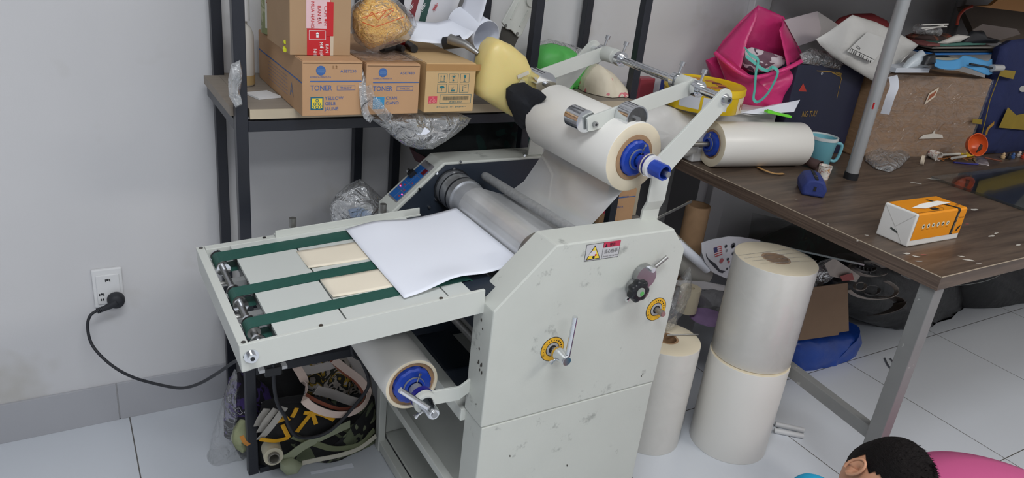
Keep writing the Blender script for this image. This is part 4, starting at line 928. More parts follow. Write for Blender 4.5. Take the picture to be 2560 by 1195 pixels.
b = MB(); b.tube([P(1125, 98, 1, 1.64), P(1165, 112, 1, 1.6), P(1196, 134, 1, 1.575)], [.013, .009, .006], STEELD, 18); b.tube([P(1110, 108, 1, 1.66), P(1150, 104, 1, 1.63)], .015, BLACKP, 16); b.build('marker_pen', label='dark metal marker lying on the pale box', cat='marker')
# guillotine arm
t = thing('paper_trimmer_arm', tuple(P(1290, 100, 1, 1.80)), 'raised off-white cutting arm with a dark blade behind the yellow jug', 'paper trimmer')
q = pl([(1253, 55), (1294, -20), (1370, -40), (1372, 0), (1332, 19), (1303, 86), (1293, 92), (1283, 82), (1276, 74), (1265, 73)], 1.80); b = MB(); b.prism([(p.x, p.z) for p in q], 1, 1.795, 1.803, PAINTC); b.build('arm_plate', t, bevel=.002)
q = pl([(1256, 66), (1299, 84), (1283, 120), (1262, 150), (1240, 140)], 1.808); b = MB(); b.prism([(p.x, p.z) for p in q], 1, 1.805, 1.811, mat('dark_blade', (84, 82, 78), .45, .5)); b.build('blade', t)
b = MB(); p = P(1330, 2, 1, 1.79); b.cyl(p, p + Vector((0, .012, 0)), .016, PAINTC, 28)
b.build('pivot_cover', t)
for (x, y) in ((1265, 64), (1294, 84), (1341, 10)): b = MB(); p = P(x, y, 1, 1.793); b.cyl(p, p + Vector((0, .004, 0)), .0042, STEELD, 14); b.build('bolt', t)
b = MB()
for (p_, q_) in (((1277, 48), (1299, 3)), ((1300, 66), (1321, 26))): b.bar(P(*p_, 1, 1.7935), P(*q_, 1, 1.7935), .003, .003, PAINTC)
b.build('stiffening_ribs', t)
# yellow jug with black cloth over the mouth
t = thing('plastic_jug', tuple(P(1240, 250, 1, 1.58)), 'yellow plastic jug lying tilted at the shelf end, mouth covered with black cloth', 'jug')
ol = [(1229, 94), (1242, 96), (1268, 108), (1302, 136), (1312, 160), (1328, 188), (1330, 205), (1322, 240), (1300, 270), (1284, 293), (1250, 275), (1190, 236), (1186, 215), (1192, 175), (1199, 145), (1212, 110)]
b = MB(); puff(b, pl(ol, 1.562), .050, YELLOWJ, back=.044, amp=.002, nf=8, pw=.22, rings=12); b.build('body', t)
b = MB(); p = P(1290, 225, 1, 1.525); dd = Vector((.6, -.35, -.6)).normalized(); b.ring(p - dd * .012, dd, .031, .027, .012, mat('tape_clear', (176, 168, 140), .15), 36); b.build('neck_tape', t)
b = MB(); q = [p + Vector(v) for v in ((0, 0, 0),)]
pa = P(1302, 184, 1, 1.515); pb = P(1326, 198, 1, 1.515); b.bar(P(1294, 193, 1, 1.509), P(1322, 181, 1, 1.509), .001, .009, mat('bar_sticker', (206, 200, 186), .6), up=(0, 0, 1))
b.build('barcode_sticker', t)
b = MB(); ol = [(1268, 222), (1285, 210), (1312, 206), (1330, 218), (1350, 226), (1363, 238), (1352, 250), (1338, 256), (1342, 280), (1330, 300), (1316, 318), (1304, 322), (1294, 312), (1286, 290), (1274, 268), (1266, 245)]
puff(b, [P(x_, y_, 1, 1.505 - max(0, x_ - 1285) * .00115) for x_, y_ in ol], .024, BLACKC, back=.03, amp=.012, nf=22, pw=.5); b.build('black_cloth', label='black cloth bunched over the mouth of the yellow jug', cat='cloth')
# clear film draped over the boxes and hanging under the shelf
b = MB(); ol = [(905, 285), (960, 288), (1040, 284), (1150, 284), (1178, 296), (1168, 312), (1140, 334), (1115, 352), (1080, 372), (1046, 373), (1010, 362), (985, 345), (958, 320), (930, 300)]
puff(b, pl(ol, 1.575), .028, CLEARW, back=.03, amp=.012, nf=18); b.build('plastic_bag', label='crumpled clear plastic bag hanging below the shelf edge', cat='plastic bag')
b = MB(); ol = [(1036, 330), (1052, 335), (1062, 318), (1076, 328), (1066, 336), (1045, 338)]; b.poly(pl(ol, 1.545), PAPER); b.build('paper_scrap', label='small white paper scrap caught in the hanging clear bag', cat='paper scrap', solid=.0004)
b = MB(); ribbon(b, [P(893, 165, 1, 1.56), P(905, 200, 1, 1.548), P(908, 245, 1, 1.538), P(915, 285, 1, 1.538), P(930, 300, 1, 1.55)], .016, CLEARW, th=.002, up=(0, 1, 0)); ribbon(b, [P(915, 215, 1, 1.536), P(925, 245, 1, 1.534), P(955, 280, 1, 1.532), P(975, 300, 1, 1.55)], .025, CLEAR, th=.001, up=(0, 1, 0)); 
b.grid(lambda u_, v_: Vector((.570 + .14 * u_, 1.55 + .12 * v_, 1.0895 + .004 * vnoise(u_ * 6, v_ * 6, 2) + .004)), 20, 14, CLEAR)
b.build('plastic_wrap', label='clear wrap draped between the yellow and cyan toner boxes', cat='plastic wrap')
# dark sacking behind, on the rack under the shelf
b = MB(); ol = [(1180, 262), (1260, 285), (1345, 300), (1350, 385), (1250, 388), (1085, 400), (1040, 380), (1060, 350), (1140, 300)]
puff(b, pl(ol, 1.81), .065, DARKSTUFF, back=.08, amp=.02, nf=12); b.build('dark_sack', label='dark green plastic sack behind the laminating machine head', cat='sack')
b = MB(); ol = [(1020, 378), (1110, 385), (1140, 450), (1120, 500), (1030, 470), (1025, 410)]
b = MB(); puff(b, pl([(1026, 372), (1100, 380), (1110, 403), (1040, 402)], 1.84), .05, mat('dark_red_bag', (84, 52, 56), .6), amp=.006); b.build('red_bag', label='dull dark red bag behind the control panel', cat='bag')
# green bags on the shelf right of the jug
b = MB(); ol = [(1330, 205), (1325, 150), (1345, 118), (1380, 108), (1420, 118), (1455, 145), (1490, 190), (1500, 260), (1480, 300), (1400, 300), (1345, 290)]
puff(b, pl(ol, 1.83), .075, GREENB, back=.08, amp=.026, nf=16, zmin=.977); b.build('green_bag', label='bright green plastic bag on the shelf behind the linkage arms', cat='bag')
b = MB(); ol = [(1312, 200), (1318, 140), (1345, 108), (1375, 98), (1430, 112), (1480, 130), (1500, 150), (1488, 172), (1420, 140), (1360, 160), (1330, 210)]
puff(b, pl(ol, 1.915), .045, CLEARW, back=.03, amp=.012, nf=16); b.build('plastic_bag', label='brownish clear bag folded over the green bag', cat='plastic bag')
b = MB(); ol = [(1462, 195), (1480, 170), (1495, 160), (1530, 182), (1560, 220), (1572, 255), (1565, 290), (1520, 310), (1470, 290), (1458, 240)]
puff(b, pl(ol, 1.72), .07, patch_mat('cream_bag', [(0, (222, 212, 190)), (.6, (214, 120, 128)), (.66, (226, 218, 200)), (.72, (222, 150, 150))], 12, rough=.5), back=.08, amp=.020, nf=18, zmin=.977); b.build('cream_bag', label='cream and pink plastic bag with bread behind the film roll', cat='bag')
b = MB(); b.box(tuple(P(1640, 262, 1, 1.93)), tuple(P(1700, 196, 1, 1.90)), mat('snack_blue', (44, 62, 140), .4)); b.box(tuple(P(1570, 268, 1, 1.94)), tuple(P(1640, 196, 1, 1.90)), mat('snack_red', (150, 62, 76), .4)); b.build('snack_packet', label='blue and red snack packet behind the rack post', cat='snack packet', bevel=.004)
b = MB()
for k in range(14):
    a_ = 2 * PI * k / 14; p = P(1580, 208, 1, 1.88); b.bar(p, p + Vector((math.cos(a_) * .022, -.01 * hsh(k), math.sin(a_) * .022)), .004, .001, mat('foil_blue', (40, 46, 120), .3), up=(0, 1, 0))
b.build('foil_bow', label='dark blue foil bow beside the snack packet', cat='bow')
# clear bags hanging behind the feed table
b = MB(); puff(b, pl([(840, 490), (870, 465), (905, 450), (930, 470), (960, 500), (965, 540), (900, 556), (830, 560), (826, 520)], 1.72), .05, CLEARW, amp=.012, nf=14); b.build('plastic_bag', label='crumpled milky plastic bag hanging behind the feed table', cat='plastic bag')
b = MB(); puff(b, pl([(870, 525), (900, 518), (930, 530), (935, 550), (880, 556)], 1.75), .02, mat('bag_blue', (90, 130, 180), .6), amp=.006); b.build('blue_packet', label='small blue packet inside the milky bag', cat='packet')
# ================================================================== desk
t = thing('desk', (2.9, 1.38, 0), 'dark wood grain desk with grey steel legs along the right of the room', 'desk')
deskm = mat('desk_laminate', (98, 84, 76), 0.4, var=0.0)
def wood(m, stretch, c0, c1):
    nt, b = nodes_of(m); tc = nt.nodes.new('ShaderNodeTexCoord'); mp = nt.nodes.new('ShaderNodeMapping'); mp.inputs['Scale'].default_value = stretch
    nt.links.new(tc.outputs['Object'], mp.inputs[0]); n = nt.nodes.new('ShaderNodeTexNoise'); n.inputs['Scale'].default_value = 3.2; n.inputs['Detail'].default_value = 8; n.inputs['Roughness'].default_value = .62; n.inputs['Distortion'].default_value = .4
    nt.links.new(mp.outputs[0], n.inputs[0]); cr = nt.nodes.new('ShaderNodeValToRGB'); cr.color_ramp.elements[0].position = .32; cr.color_ramp.elements[0].color = L(*c0); cr.color_ramp.elements[1].position = .68; cr.color_ramp.elements[1].color = L(*c1)
    nt.links.new(n.outputs[0], cr.inputs[0]); nt.links.new(cr.outputs[0], b.inputs['Base Color'])
wood(deskm, (1.2, 14, 14), (64, 52, 44), (106, 90, 76))
edgem = mat('desk_edge', (92, 76, 66), 0.5); wood(edgem, (.9, .9, 60), (66, 54, 47), (116, 98, 86))
DT = .75; DX, DY0, DY1, DX1 = 1.722, .811, 1.958, 4.35
MB().box((DX, DY0, DT - .036), (DX1, DY1, DT), deskm).build('tabletop', t, bevel=.0012)
b = MB(); b.box((DX - .0012, DY0 - .0008, DT - .036), (DX, DY1, DT - .0005), edgem); b.build('edge_band', t, label='layered side edge of the desk board')
b = MB(); worn = mat('worn_edge', (178, 164, 144), .7); b.box((DX - .0016, DY0 - .001, DT - .0012), (DX + .0006, DY1, DT + .0002), worn); b.box((DX - .0016, DY0 - .0016, DT - .0012), (DX1, DY0 + .0006, DT + .0002), worn); b.build('worn_edge', t)
def post(name, x, y, z1=.714, z0=0): MB().box((x - .02, y - .02, z0), (x + .02, y + .02, z1), GM).build(name, t, bevel=.002)
GM = mat('grey_leg_paint', (138, 139, 138), .5, .2, var=.1, scale=12); mix_mask(GM, (176, 176, 174), 24, .66, .7, 4, offset=(3, 1, 0))
LX = 1.752
for (x, y) in ((LX, .838), (LX + .131, 1.93), (4.25, .838), (4.25, 1.93)): post('leg', x, y)
b = MB(); b.bar((LX + .004, .8585, .2635), (LX + .130, 1.909, .2635), .027, .037, GM); b.build('stretcher', t, bevel=.002)
b = MB(); b.box((LX + .021, .905, .69), (4.229, .93, .713), GM); b.box((LX + .152, 1.915, .68), (4.229, 1.94, .713), GM); b.build('apron_bar', t)
b = MB()
rs = random.Random(5)
wm = mat('white_scuff', (196, 192, 184), .7)
def splat(b, px, py, ln, wd, ang, m=wm, n=9):
    c = P(px, py, 2, DT + .0006); ca, sa = math.cos(ang), math.sin(ang); pts = []
    for k in range(n):
        a_ = 2 * PI * k / n; r = .55 + .6 * rs.random(); u_, v_ = math.cos(a_) * ln * r, math.sin(a_) * wd * r
        pts.append(c + Vector((u_ * ca - v_ * sa, u_ * sa + v_ * ca, 0)))
    b.poly(pts, m)
for (px, py, ln, wd, an) in ((2290, 458, .02, .006, -.6), (2436, 524, .018, .009, -.2), (2268, 634, .014, .006, -.3), (2291, 641, .010, .005, -.5), (2298, 653, .014, .003, -.3), (2422, 650, .022, .006, -.6), (2405, 641, .012, .004, -.5), (2445, 658, .010, .003, -.6), (2478, 590, .016, .005, 0), (2490, 583, .014, .003, .1), (2545, 612, .018, .004, 0), (2144, 602, .006, .002, 0), (2167, 588, .007, .003, -.4), (1990, 500, .006, .002, 0), (2070, 560, .004, .002, 0), (2330, 447, .03, .007, -.5)): splat(b, px, py, ln, wd, an)
splat(b, 2310, 637, .010, .003, -.4, mat('red_scuff', (170, 90, 84), .7)); splat(b, 2418, 560, .008, .003, -.2, mat('red_scuff', (170, 90, 84), .7))
b.build('glue_marks', t, kind='stuff', label='white scuffs and torn sticker marks on the desk board')
# upper shelf carried by the pole (its board is above the picture)
t = thing('desk_pole', (2.27, 1.45, DT), 'silver metal pole standing on the desk in front of the navy box', 'pole')
pm = P(2130, 432, 2, DT + .02); px_, py_ = pm.x, pm.y
b = MB(); b.cyl((px_, py_, DT + .012), (px_, py_, 1.42), .0195, POLE, 32); b.build('tube', t)
b = MB(); b.cyl((px_, py_, DT), (px_, py_, DT + .022), .0225, BLACKP, 28); b.build('rubber_foot', t)
b = MB(); p_ = P(2171, 262, 1, py_ - .0); b.box((px_ - .016, py_ - .0152, p_.z - .010), (px_ - .011, py_ - .0112, p_.z + .010), REDINK); b.build('red_tag', t)
MB().box((1.99, 1.40, 1.42), (4.35, 1.95, 1.445), deskm).build('upper_shelf', label='dark upper shelf board above the desk carried by the silver pole', cat='shelf')
# sheet of glass
b = MB(); g0 = P(2322, 443, 2, DT + .006); b.box((2.535, .86, DT + .0005), (3.55, g0.y, DT + .0085), GLASSP); b.build('glass_sheet', label='green edged sheet of glass lying on the desk at right', cat='glass sheet', bevel=.0008)

# ------------------------------------------------ film roll lying on the desk
t = thing('film_roll', (1.94, 1.61, DT), 'white film roll with blue hubs lying on the desk in front of the mug', 'film roll', 'rolls of laminating film')
a = Vector((1.764, 1.6355, .8225)); e = Vector((2.112, 1.578, .8225)); d = (e - a).normalized(); RR = .0718
b = MB(); b.ring(a, d, RR, .047, (e - a).length, FILM, 64, mend=FILMEND); b.build('film', t, bevel=.001)
b = MB(); b.ring(a + d * .001, d, .047, .040, (e - a).length - .002, KRAFT, 48); b.build('core', t)
spindle(t, a + d * .004, -d, rcore=.040); spindle(t, e - d * .004, d, rcore=.040)
b = MB(); b.cyl(a - d * .075, e + d * .04, .008, STEELD, 20); b.cyl(a - d * .075, a - d * .055, .0085, STEELD, 20); b.build('shaft', t)
b = MB(); b.cyl(e + d * .024, e + d * .046, .020, NAVYP, 24); b.build('collar', t)
# mug
mc = Vector((2.232, 1.578, DT)); t = thing('mug', tuple(mc), 'pale blue plastic mug standing behind the end of the film roll', 'mug')
MUG = mat('mug_blue', (120, 186, 200), .35)
b = MB(); b.lathe([(0, 0), (.038, 0), (.041, .003), (.049, .092), (.0495, .096), (.0475, .096), (.046, .090), (.037, .006), (0, .005)], mc, (0, 0, 1), MUG, 48); b.build('body', t)
b = MB(); b.lathe([(.0497, .086), (.0503, .0965), (.0465, .0968), (.0463, .086)], mc, (0, 0, 1), mat('mug_white', (226, 232, 232), .35), 48); b.build('rim', t)
hx = Vector((.86, -.5, 0)); b = MB(); b.tube(curve([mc + hx * .045 + Vector((0, 0, .075)), mc + hx * .066 + Vector((0, 0, .074)), mc + hx * .073 + Vector((0, 0, .062)), mc + hx * .070 + Vector((0, 0, .030)), mc + hx * .060 + Vector((0, 0, .012)), mc + hx * .041 + Vector((0, 0, .014))]), .0055, MUG, 12); b.build('handle', t)

# ------------------------------------------------ paper stack, tin, pink bag
t = thing('paper_stack', (1.87, 1.78, DT), 'stack of white wrapped paper under the yellow tin and pink bag', 'paper stack')
WP = mat('wrapped_paper', (214, 213, 212), .45, var=.1, scale=6, bump=.3, bscale=20)
for i, (x0, x1, y0, y1, z0, z1, an) in enumerate(((1.735, 2.092, 1.675, 1.94, DT, .80, 0), (1.73, 2.090, 1.672, 1.935, .801, .862, .0), (1.735, 2.088, 1.675, 1.93, .863, .918, -.01))):
    b = MB(); b.box((x0, y0, z0), (x1, y1, z1), WP, Matrix.Rotation(an, 3, 'Z')); b.build('paper_pack', t, bevel=.006, seg=3)
b = MB(); puff(b, pl([(1560, 300), (1600, 275), (1660, 262), (1745, 290), (1752, 330), (1740, 385), (1690, 396), (1625, 372), (1575, 350)], 1.70), .04, POLYW, back=.03, amp=.008, nf=14); b.build('plastic_bag', label='grey white plastic bag bulging at the left desk corner under the tin', cat='plastic bag')
b = MB(); b.grid(lambda u_, v_: Vector((1.745 + .315 * u_, 1.655 + .20 * v_, .9195 + .006 * math.sin(u_ * 7) * (1 - v_) ** 2 - .012 * (1 - v_) ** 3 * u_)), 16, 4, WP); b.build('paper_sheet', label='white sheet lying on the paper stack under the green cutter', cat='paper', solid=.002)
b = MB(); b.poly([P(1930, 262, 1, 1.70), P(2000, 250, 1, 1.64), P(1985, 280, 1, 1.61), P(1900, 286, 1, 1.64), P(1850, 282, 1, 1.66)], PAPER); b.build('paper_sheet', label='white sheet with a curled corner sticking out behind the green cutter', cat='paper', solid=.0006)
b = MB(); p, q = P(1915, 278, 1, 1.62), P(1975, 291, 1, 1.60); b.bar(p, q, .020, .008, mat('cutter_green', (120, 232, 60), .4)); b.bar(p + Vector((.004, 0, .004)), q - Vector((.03, 0, -.004)), .008, .006, mat('cutter_green2', (96, 206, 50), .4)); b.build('box_cutter', label='bright green box cutter on the paper stack', cat='cutter', bevel=.002)
tc_ = Vector((1.762, 1.712, .9265)); t = thing('cookie_tin', tuple(tc_), 'large round yellow tin on the paper stack left of the pink bag', 'tin')
b = MB(); b.lathe([(0, 0), (.123, 0), (.125, .002), (.125, .060), (0, .060)], tc_, (0, 0, 1), YELTIN, 72); b.build('body', t)
b = MB(); b.lathe([(.1262, .053), (.1280, .054), (.1280, .073), (.125, .076), (.122, .073), (.117, .071), (0, .071)], tc_, (0, 0, 1), YELTIN, 72); b.build('lid', t)
def on_tin(a0, a1, z0, z1, m, r_=.1254): return MB().grid(lambda u_, v_: tc_ + Vector((r_ * math.cos(math.radians(a0 + (a1 - a0) * u_)), r_ * math.sin(math.radians(a0 + (a1 - a0) * u_)), z0 + (z1 - z0) * v_)), 14, 1, m)
on_tin(192, 222, .012, .050, mat('tin_pale', (206, 208, 214), .45)).build('side_label', t); on_tin(226, 262, .012, .050, mat('tin_pale', (206, 208, 214), .45)).build('side_label', t); on_tin(284, 318, .002, .052, mat('tin_cream', (232, 216, 188), .45)).build('side_label', t)
b = MB(); q = MB(); q.text('Ma', (0, 0, 0), (1, 0, 0), (0, 1, 0), .024, REDINK, off=0); r_ = .1262; b.add([tc_ + Vector((r_ * math.cos(math.radians(291) + v.x / r_), r_ * math.sin(math.radians(291) + v.x / r_), .012 + v.y)) for v in q.v], q.f, mat('tin_red', (170, 50, 50), .5)); b.build('red_lettering', t)
b = MB()
for k in range(11):
    a_ = k * .57; rr = .05 + .04 * hsh(k); c = tc_ + Vector((rr * math.cos(a_), rr * math.sin(a_), .0715)); b.cyl(c, c + Vector((0, 0, .0006)), .016, mat('tin_cookie', (206, 130, 70), .5) if k % 3 else mat('tin_brown', (110, 60, 60), .5), 16)
b.build('lid_picture', t)
# pink bag
t = thing('pink_bag', tuple(P(1915, 270, 1, 1.73)), 'open bright pink plastic bag with a teal lanyard on the paper stack', 'bag')
PY = 0.0
def YBG(px): return 1.80 - (px - 1790) / 215 * .13
def PB(x, y, ax, o): return P(x, y, 1, YBG(x) + o)
def plB(pts, o): return [PB(x, y, 1, o) for x, y in pts]
b = MB(); puff(b, plB([(1790, 132), (1822, 160), (1850, 182), (1880, 195), (1925, 188), (1965, 172), (2003, 160), (1990, 185), (1976, 215), (1966, 262), (1940, 272), (1895, 270), (1852, 264), (1836, 240), (1815, 200)], PY), .045, PINKB, back=.03, amp=.010, nf=16, center=PB(1905, 225, 1, PY), pw=.4); b.build('body', t)
b = MB(); puff(b, plB([(1788, 132), (1806, 103), (1848, 55), (1895, 13), (1925, 26), (1960, 42), (1986, 95), (2007, 138), (2000, 160), (1960, 172), (1900, 178), (1850, 180), (1815, 160)], PY + .075), .012, PINKB, back=.014, amp=.008, nf=18, rings=6); b.build('back_panel', t)
b = MB(); b.grid(lambda u_, v_: PB(1788 + (1895 - 1788) * u_, 132 - 119 * u_, 1, PY + .06).lerp(PB(1850 + (1872 - 1850) * u_, 182 - 100 * u_, 1, PY - .02 + .06 * u_), v_) + Vector((0, -.012 * math.sin(PI * v_), 0)), 10, 6, PINKB); b.build('side_flap', t, solid=.0012)
b = MB(); b.grid(lambda u_, v_: PB(1955 + 50 * u_, 45 + 95 * u_, 1, PY + .055).lerp(PB(1948 + 20 * u_, 75 + 95 * u_, 1, PY + .0 - .01 * u_), v_) + Vector((0, -.006 * math.sin(PI * v_), 0)), 10, 6, PINKB); b.build('side_flap', t, solid=.0012)
b = MB(); rim = curve([PB(x, y, 1, yy) for x, y, yy in ((1788, 132, PY - .0), (1820, 160, PY - .035), (1852, 184, PY - .045), (1885, 194, PY - .05), (1930, 184, PY - .048), (1970, 170, PY - .04), (2005, 152, PY - .01))]); b.tube(rim, .0075, PINKB, 10); b.build('folded_rim', t)
b = MB(); puff(b, plB([(1850, 130), (1880, 118), (1915, 128), (1960, 142), (1975, 158), (1925, 178), (1885, 182), (1858, 168)], PY + .02), .025, patch_mat('bag_contents', [(0, (120, 90, 104)), (.45, (216, 206, 212)), (.6, (90, 74, 88)), (.68, (226, 220, 224))], 18), amp=.01, nf=20); b.build('contents', t)
b = MB(); ribbon(b, [PB(x, y, 1, yy) for x, y, yy in ((1862, 118, PY - .02), (1875, 135, PY - .04), (1895, 150, PY - .05), (1890, 180, PY - .062), (1887, 220, PY - .058), (1884, 248, PY - .056), (1896, 254, PY - .058), (1918, 235, PY - .06), (1938, 200, PY - .062), (1944, 178, PY - .062), (1930, 168, PY - .06), (1920, 176, PY - .06), (1905, 172, PY - .058), (1890, 160, PY - .055), (1865, 140, PY - .04))], .010, TEAL, th=.0012, up=(0, 1, 0)); b.build('teal_lanyard', label='teal ribbon lanyard hanging out of the pink bag', cat='lanyard')
b = MB(); puff(b, pl([(1765, 150), (1790, 140), (1815, 190), (1830, 240), (1845, 262), (1820, 262), (1790, 215)], 1.91), .03, PINKB, amp=.006, nf=12); b.build('pink_bag', label='second pink bag hidden behind the yellow tin and the open bag', cat='bag')

# navy box with gold print
t = thing('navy_box', (2.25, 1.72, DT), 'dark navy box with gold corner ornament standing behind the pole', 'box')
NX0, NX1, NYY = 2.102, 2.468, 1.650
b = MB(); b.box((NX0, NYY, DT), (NX1, 1.86, 1.072), NAVYB); b.build('body', t, bevel=.003)
def npt(px, py, o=.0008): return P(px, py, 1, NYY - o)
b = MB(); b.text('NG TUU', npt(2003, 292), (1, 0, 0), (0, 0, 1), .020, GOLDINK, maxw=.075); b.build('gold_lettering', t)
b = MB(); b.poly([npt(1996, 228), npt(2017, 229), npt(2008, 208)], mat('label_red', (190, 60, 50), .6)); b.build('triangle_label', t)
b = MB()
for (p_, q_, w_) in (((2042, 177), (2100, 181), .0012), ((2100, 181), (2104, 200), .0016), ((2103, 200), (2092, 246), .0009), ((2080, 180), (2100, 190), .003), ((2090, 183), (2104, 186), .005)): b.bar(npt(*p_), npt(*q_), .0006, w_ * 1.6, GOLDINK, up=(0, 0, 1))
b.build('gold_corner', t)
b = MB(); b.ring(npt(2055, 184, .003), (0, 1, 0), .0048, .003, .0025, CHROME, 20); b.build('eyelet', t)
b = MB(); b.tube(curve([npt(2062, 395, .004), npt(2069, 385, .004), npt(2068, 367, .004)]), .0018, GOLDINK, 8); b.build('gold_ring', t)
# wrapped carton
B0 = Vector((2.474, 1.602, DT)); B1 = P(2412, 394, 2, DT); dv = (B1 - B0).normalized(); nv = Vector((-dv.y, dv.x, 0)); W = (B1 - B0).length; HH = .305
t = thing('wrapped_carton', tuple((B0 + B1) / 2), 'large brown carton wrapped in clear film standing on the desk', 'box')
def wp(u_, v_, dpt=0): return B0 + dv * u_ * W + Vector((0, 0, v_ * HH)) + nv * dpt
def wbox(u0, u1, v0, v1, d0, d1, m, b):
    vs = [wp(u0, v0, d0), wp(u1, v0, d0), wp(u1, v0, d1), wp(u0, v0, d1), wp(u0, v1, d0), wp(u1, v1, d0), wp(u1, v1, d1), wp(u0, v1, d1)]
    b.add(vs, [(0, 3, 2, 1), (4, 5, 6, 7), (0, 1, 5, 4), (1, 2, 6, 5), (2, 3, 7, 6), (3, 0, 4, 7)], m)
b = MB(); wbox(.0, 1, 0, 1, 0, .16, mat('wrapped_board', (176, 140, 106), .4, var=.1, scale=8, bump=.35, bscale=14, stretch=(1, 1, 6)), b); b.build('body', t, bevel=.004)
b = MB(); b.grid(lambda u_, v_: wp(-.001 + 1.01 * u_, v_, -.002 - .003 * abs(vnoise(u_ * 4, v_ * 30))), 20, 24, CLEAR); b.build('film_wrap', t)
b = MB(); b.poly([wp(.45, .66, -.006), wp(.52, .76, -.006), wp(.53, .88, -.006), wp(.46, .80, -.006)], mat('sticker_cream', (220, 206, 186), .5)); b.poly([wp(.463, .71, -.0066), wp(.512, .78, -.0066), wp(.518, .84, -.0066), wp(.468, .78, -.0066)], mat('sticker_brown', (160, 90, 60), .5)); b.build('oval_sticker', t)
b = MB(); b.poly([wp(.50, .24, -.006), wp(.72, .255, -.006), wp(.70, .30, -.006), wp(.63, .31, -.006), wp(.62, .37, -.006), wp(.605, .31, -.006), wp(.53, .29, -.006)], mat('torn_tape', (214, 208, 198), .6)); b.build('torn_label', t)
b = MB(); ribbon(b, [P(2232, 190, 1, 1.54), P(2236, 215, 1, 1.52), P(2225, 245, 1, 1.52), P(2212, 285, 1, 1.53)], .028, PAPER, th=.001, up=(.8, .6, 0)); b.build('paper_strip', label='white paper strip hanging beside the pole on the wrapped carton', cat='paper strip')
# white mailer bag on the navy box, papers and cushion behind
b = MB(); puff(b, pl([(2040, 98), (2070, 80), (2131, 37), (2190, 55), (2250, 85), (2296, 112), (2262, 145), (2230, 180), (2186, 205), (2140, 178), (2080, 140), (2050, 112)], 1.60), .018, POLYW, back=.02, amp=.012, nf=12); mb_ = b.build('mailer_bag', label='crumpled white mailing bag with a black printed label lying over the navy box', cat='mailing bag')
lb = thing('shipping_label', tuple(P(2150, 130, 1, 1.57)), 'white shipping label with barcode on the mailing bag', 'label')
YL = 1.572
b = MB(); b.poly([P(2118, 128, 1, YL), P(2168, 80, 1, YL), P(2225, 100, 1, YL), P(2182, 156, 1, YL)], mat('label_white', (214, 214, 212), .6)); b.build('label_paper', lb)
b = MB()
for k in range(12):
    c = P(2126 + 4.6 * k, 126 + 2.5 * k, 1, YL - .001); b.box((c.x - .002 * (1 + hsh(k)), c.y - .0004, c.z - .004), (c.x + .002 * hsh(k, 2), c.y, c.z + .004), BLACKINK) if k not in (4, 8) else None
b.bar(P(2128, 121, 1, YL - .001), P(2186, 149, 1, YL - .001), .0006, .0012, BLACKINK); b.text('SG78', P(2140, 118, 1, YL - .001), (.9, 0, -.4), (.3, 0, .9), .008, BLACKINK, off=0); b.build('label_print', lb)
b = MB(); b.poly(pl([(1960, 50), (2043, 28), (2052, 72), (2046, 98), (1995, 115)], 1.75), mat('folded_card', (206, 196, 200), .7)); b.poly(pl([(2043, 28), (2096, 62), (2050, 92), (2046, 98), (2052, 72)], 1.752), mat('folded_card2', (190, 186, 186), .7)); b.build('folded_card', label='folded pale card standing right of the pink bag', cat='card', solid=.001)
b = MB(); puff(b, pl([(2085, 60), (2100, 45), (2135, 34), (2180, 33), (2215, 50), (2236, 80), (2200, 110), (2110, 100)], 1.78), .03, mat('maroon_cloth', (128, 38, 44), .8), amp=.004); b.build('maroon_cushion', label='dark red rounded cushion behind the mailing bag', cat='cushion')
b = MB(); puff(b, pl([(2000, 135), (2030, 120), (2070, 130), (2108, 160), (2100, 175), (2040, 165), (2005, 158)], 1.655), .015, CLEARW, amp=.01, nf=26); b.build('bubble_wrap', label='piece of bubble wrap on top of the navy box', cat='bubble wrap')

# pile on the wrapped carton
def slab(nm, lab, cat_, corners, th, m, y=1.60, dpt=.12, group=None, bev=.001):
    """thin flat thing: front edge given by two pixels, running back by dpt"""
    a_, c_ = P(*corners[0], 1, y), P(*corners[1], 1, y); b = MB(); e_ = Vector((0, dpt, 0)); h_ = Vector((0, 0, th))
    vs = [a_, c_, c_ + e_, a_ + e_, a_ + h_, c_ + h_, c_ + e_ + h_, a_ + e_ + h_]
    b.add(vs, [(0, 3, 2, 1), (4, 5, 6, 7), (0, 1, 5, 4), (1, 2, 6, 5), (2, 3, 7, 6), (3, 0, 4, 7)], m); return b.build(nm, label=lab, cat=cat_, group=group, bevel=bev)
slab('paper_block', 'block of white sheets on the carton just right of the pole', 'paper block', ((2238, 182), (2322, 182)), .016, mat('sheet_white', (206, 212, 222), .6), y=1.52)
b = MB(); puff(b, pl([(2255, 172), (2275, 150), (2305, 125), (2318, 140), (2322, 165), (2290, 172)], 1.53), .02, mat('poly_blue_white', (200, 210, 218), .35, bump=.5, bscale=20), amp=.008, nf=22); b.build('plastic_pouch', label='pale bluish plastic pouch on the white paper block', cat='pouch')
b = MB(); puff(b, pl([(2310, 155), (2316, 138), (2336, 132), (2338, 160), (2320, 164), (2306, 162)], 1.50), .015, BLACKP, amp=.004); b.build('black_clip', label='black clip between the paper block and the blue folders', cat='clip')
slab('folder', 'bright blue folder with a thin spine in the pile on the carton', 'folder', ((2334, 138), (2512, 136)), .006, mat('folder_blue', (50, 120, 196), .4), y=1.56, group='folders and books piled on the wrapped carton')
slab('folder', 'dark grey folder just above the blue one', 'folder', ((2334, 130), (2512, 130)), .005, mat('folder_dark', (60, 58, 56), .5), y=1.565, group='folders and books piled on the wrapped carton')
slab('book', 'grey white book under the teal one', 'book', ((2330, 122), (2495, 121)), .006, mat('book_grey', (140, 136, 130), .6), y=1.57, group='folders and books piled on the wrapped carton')
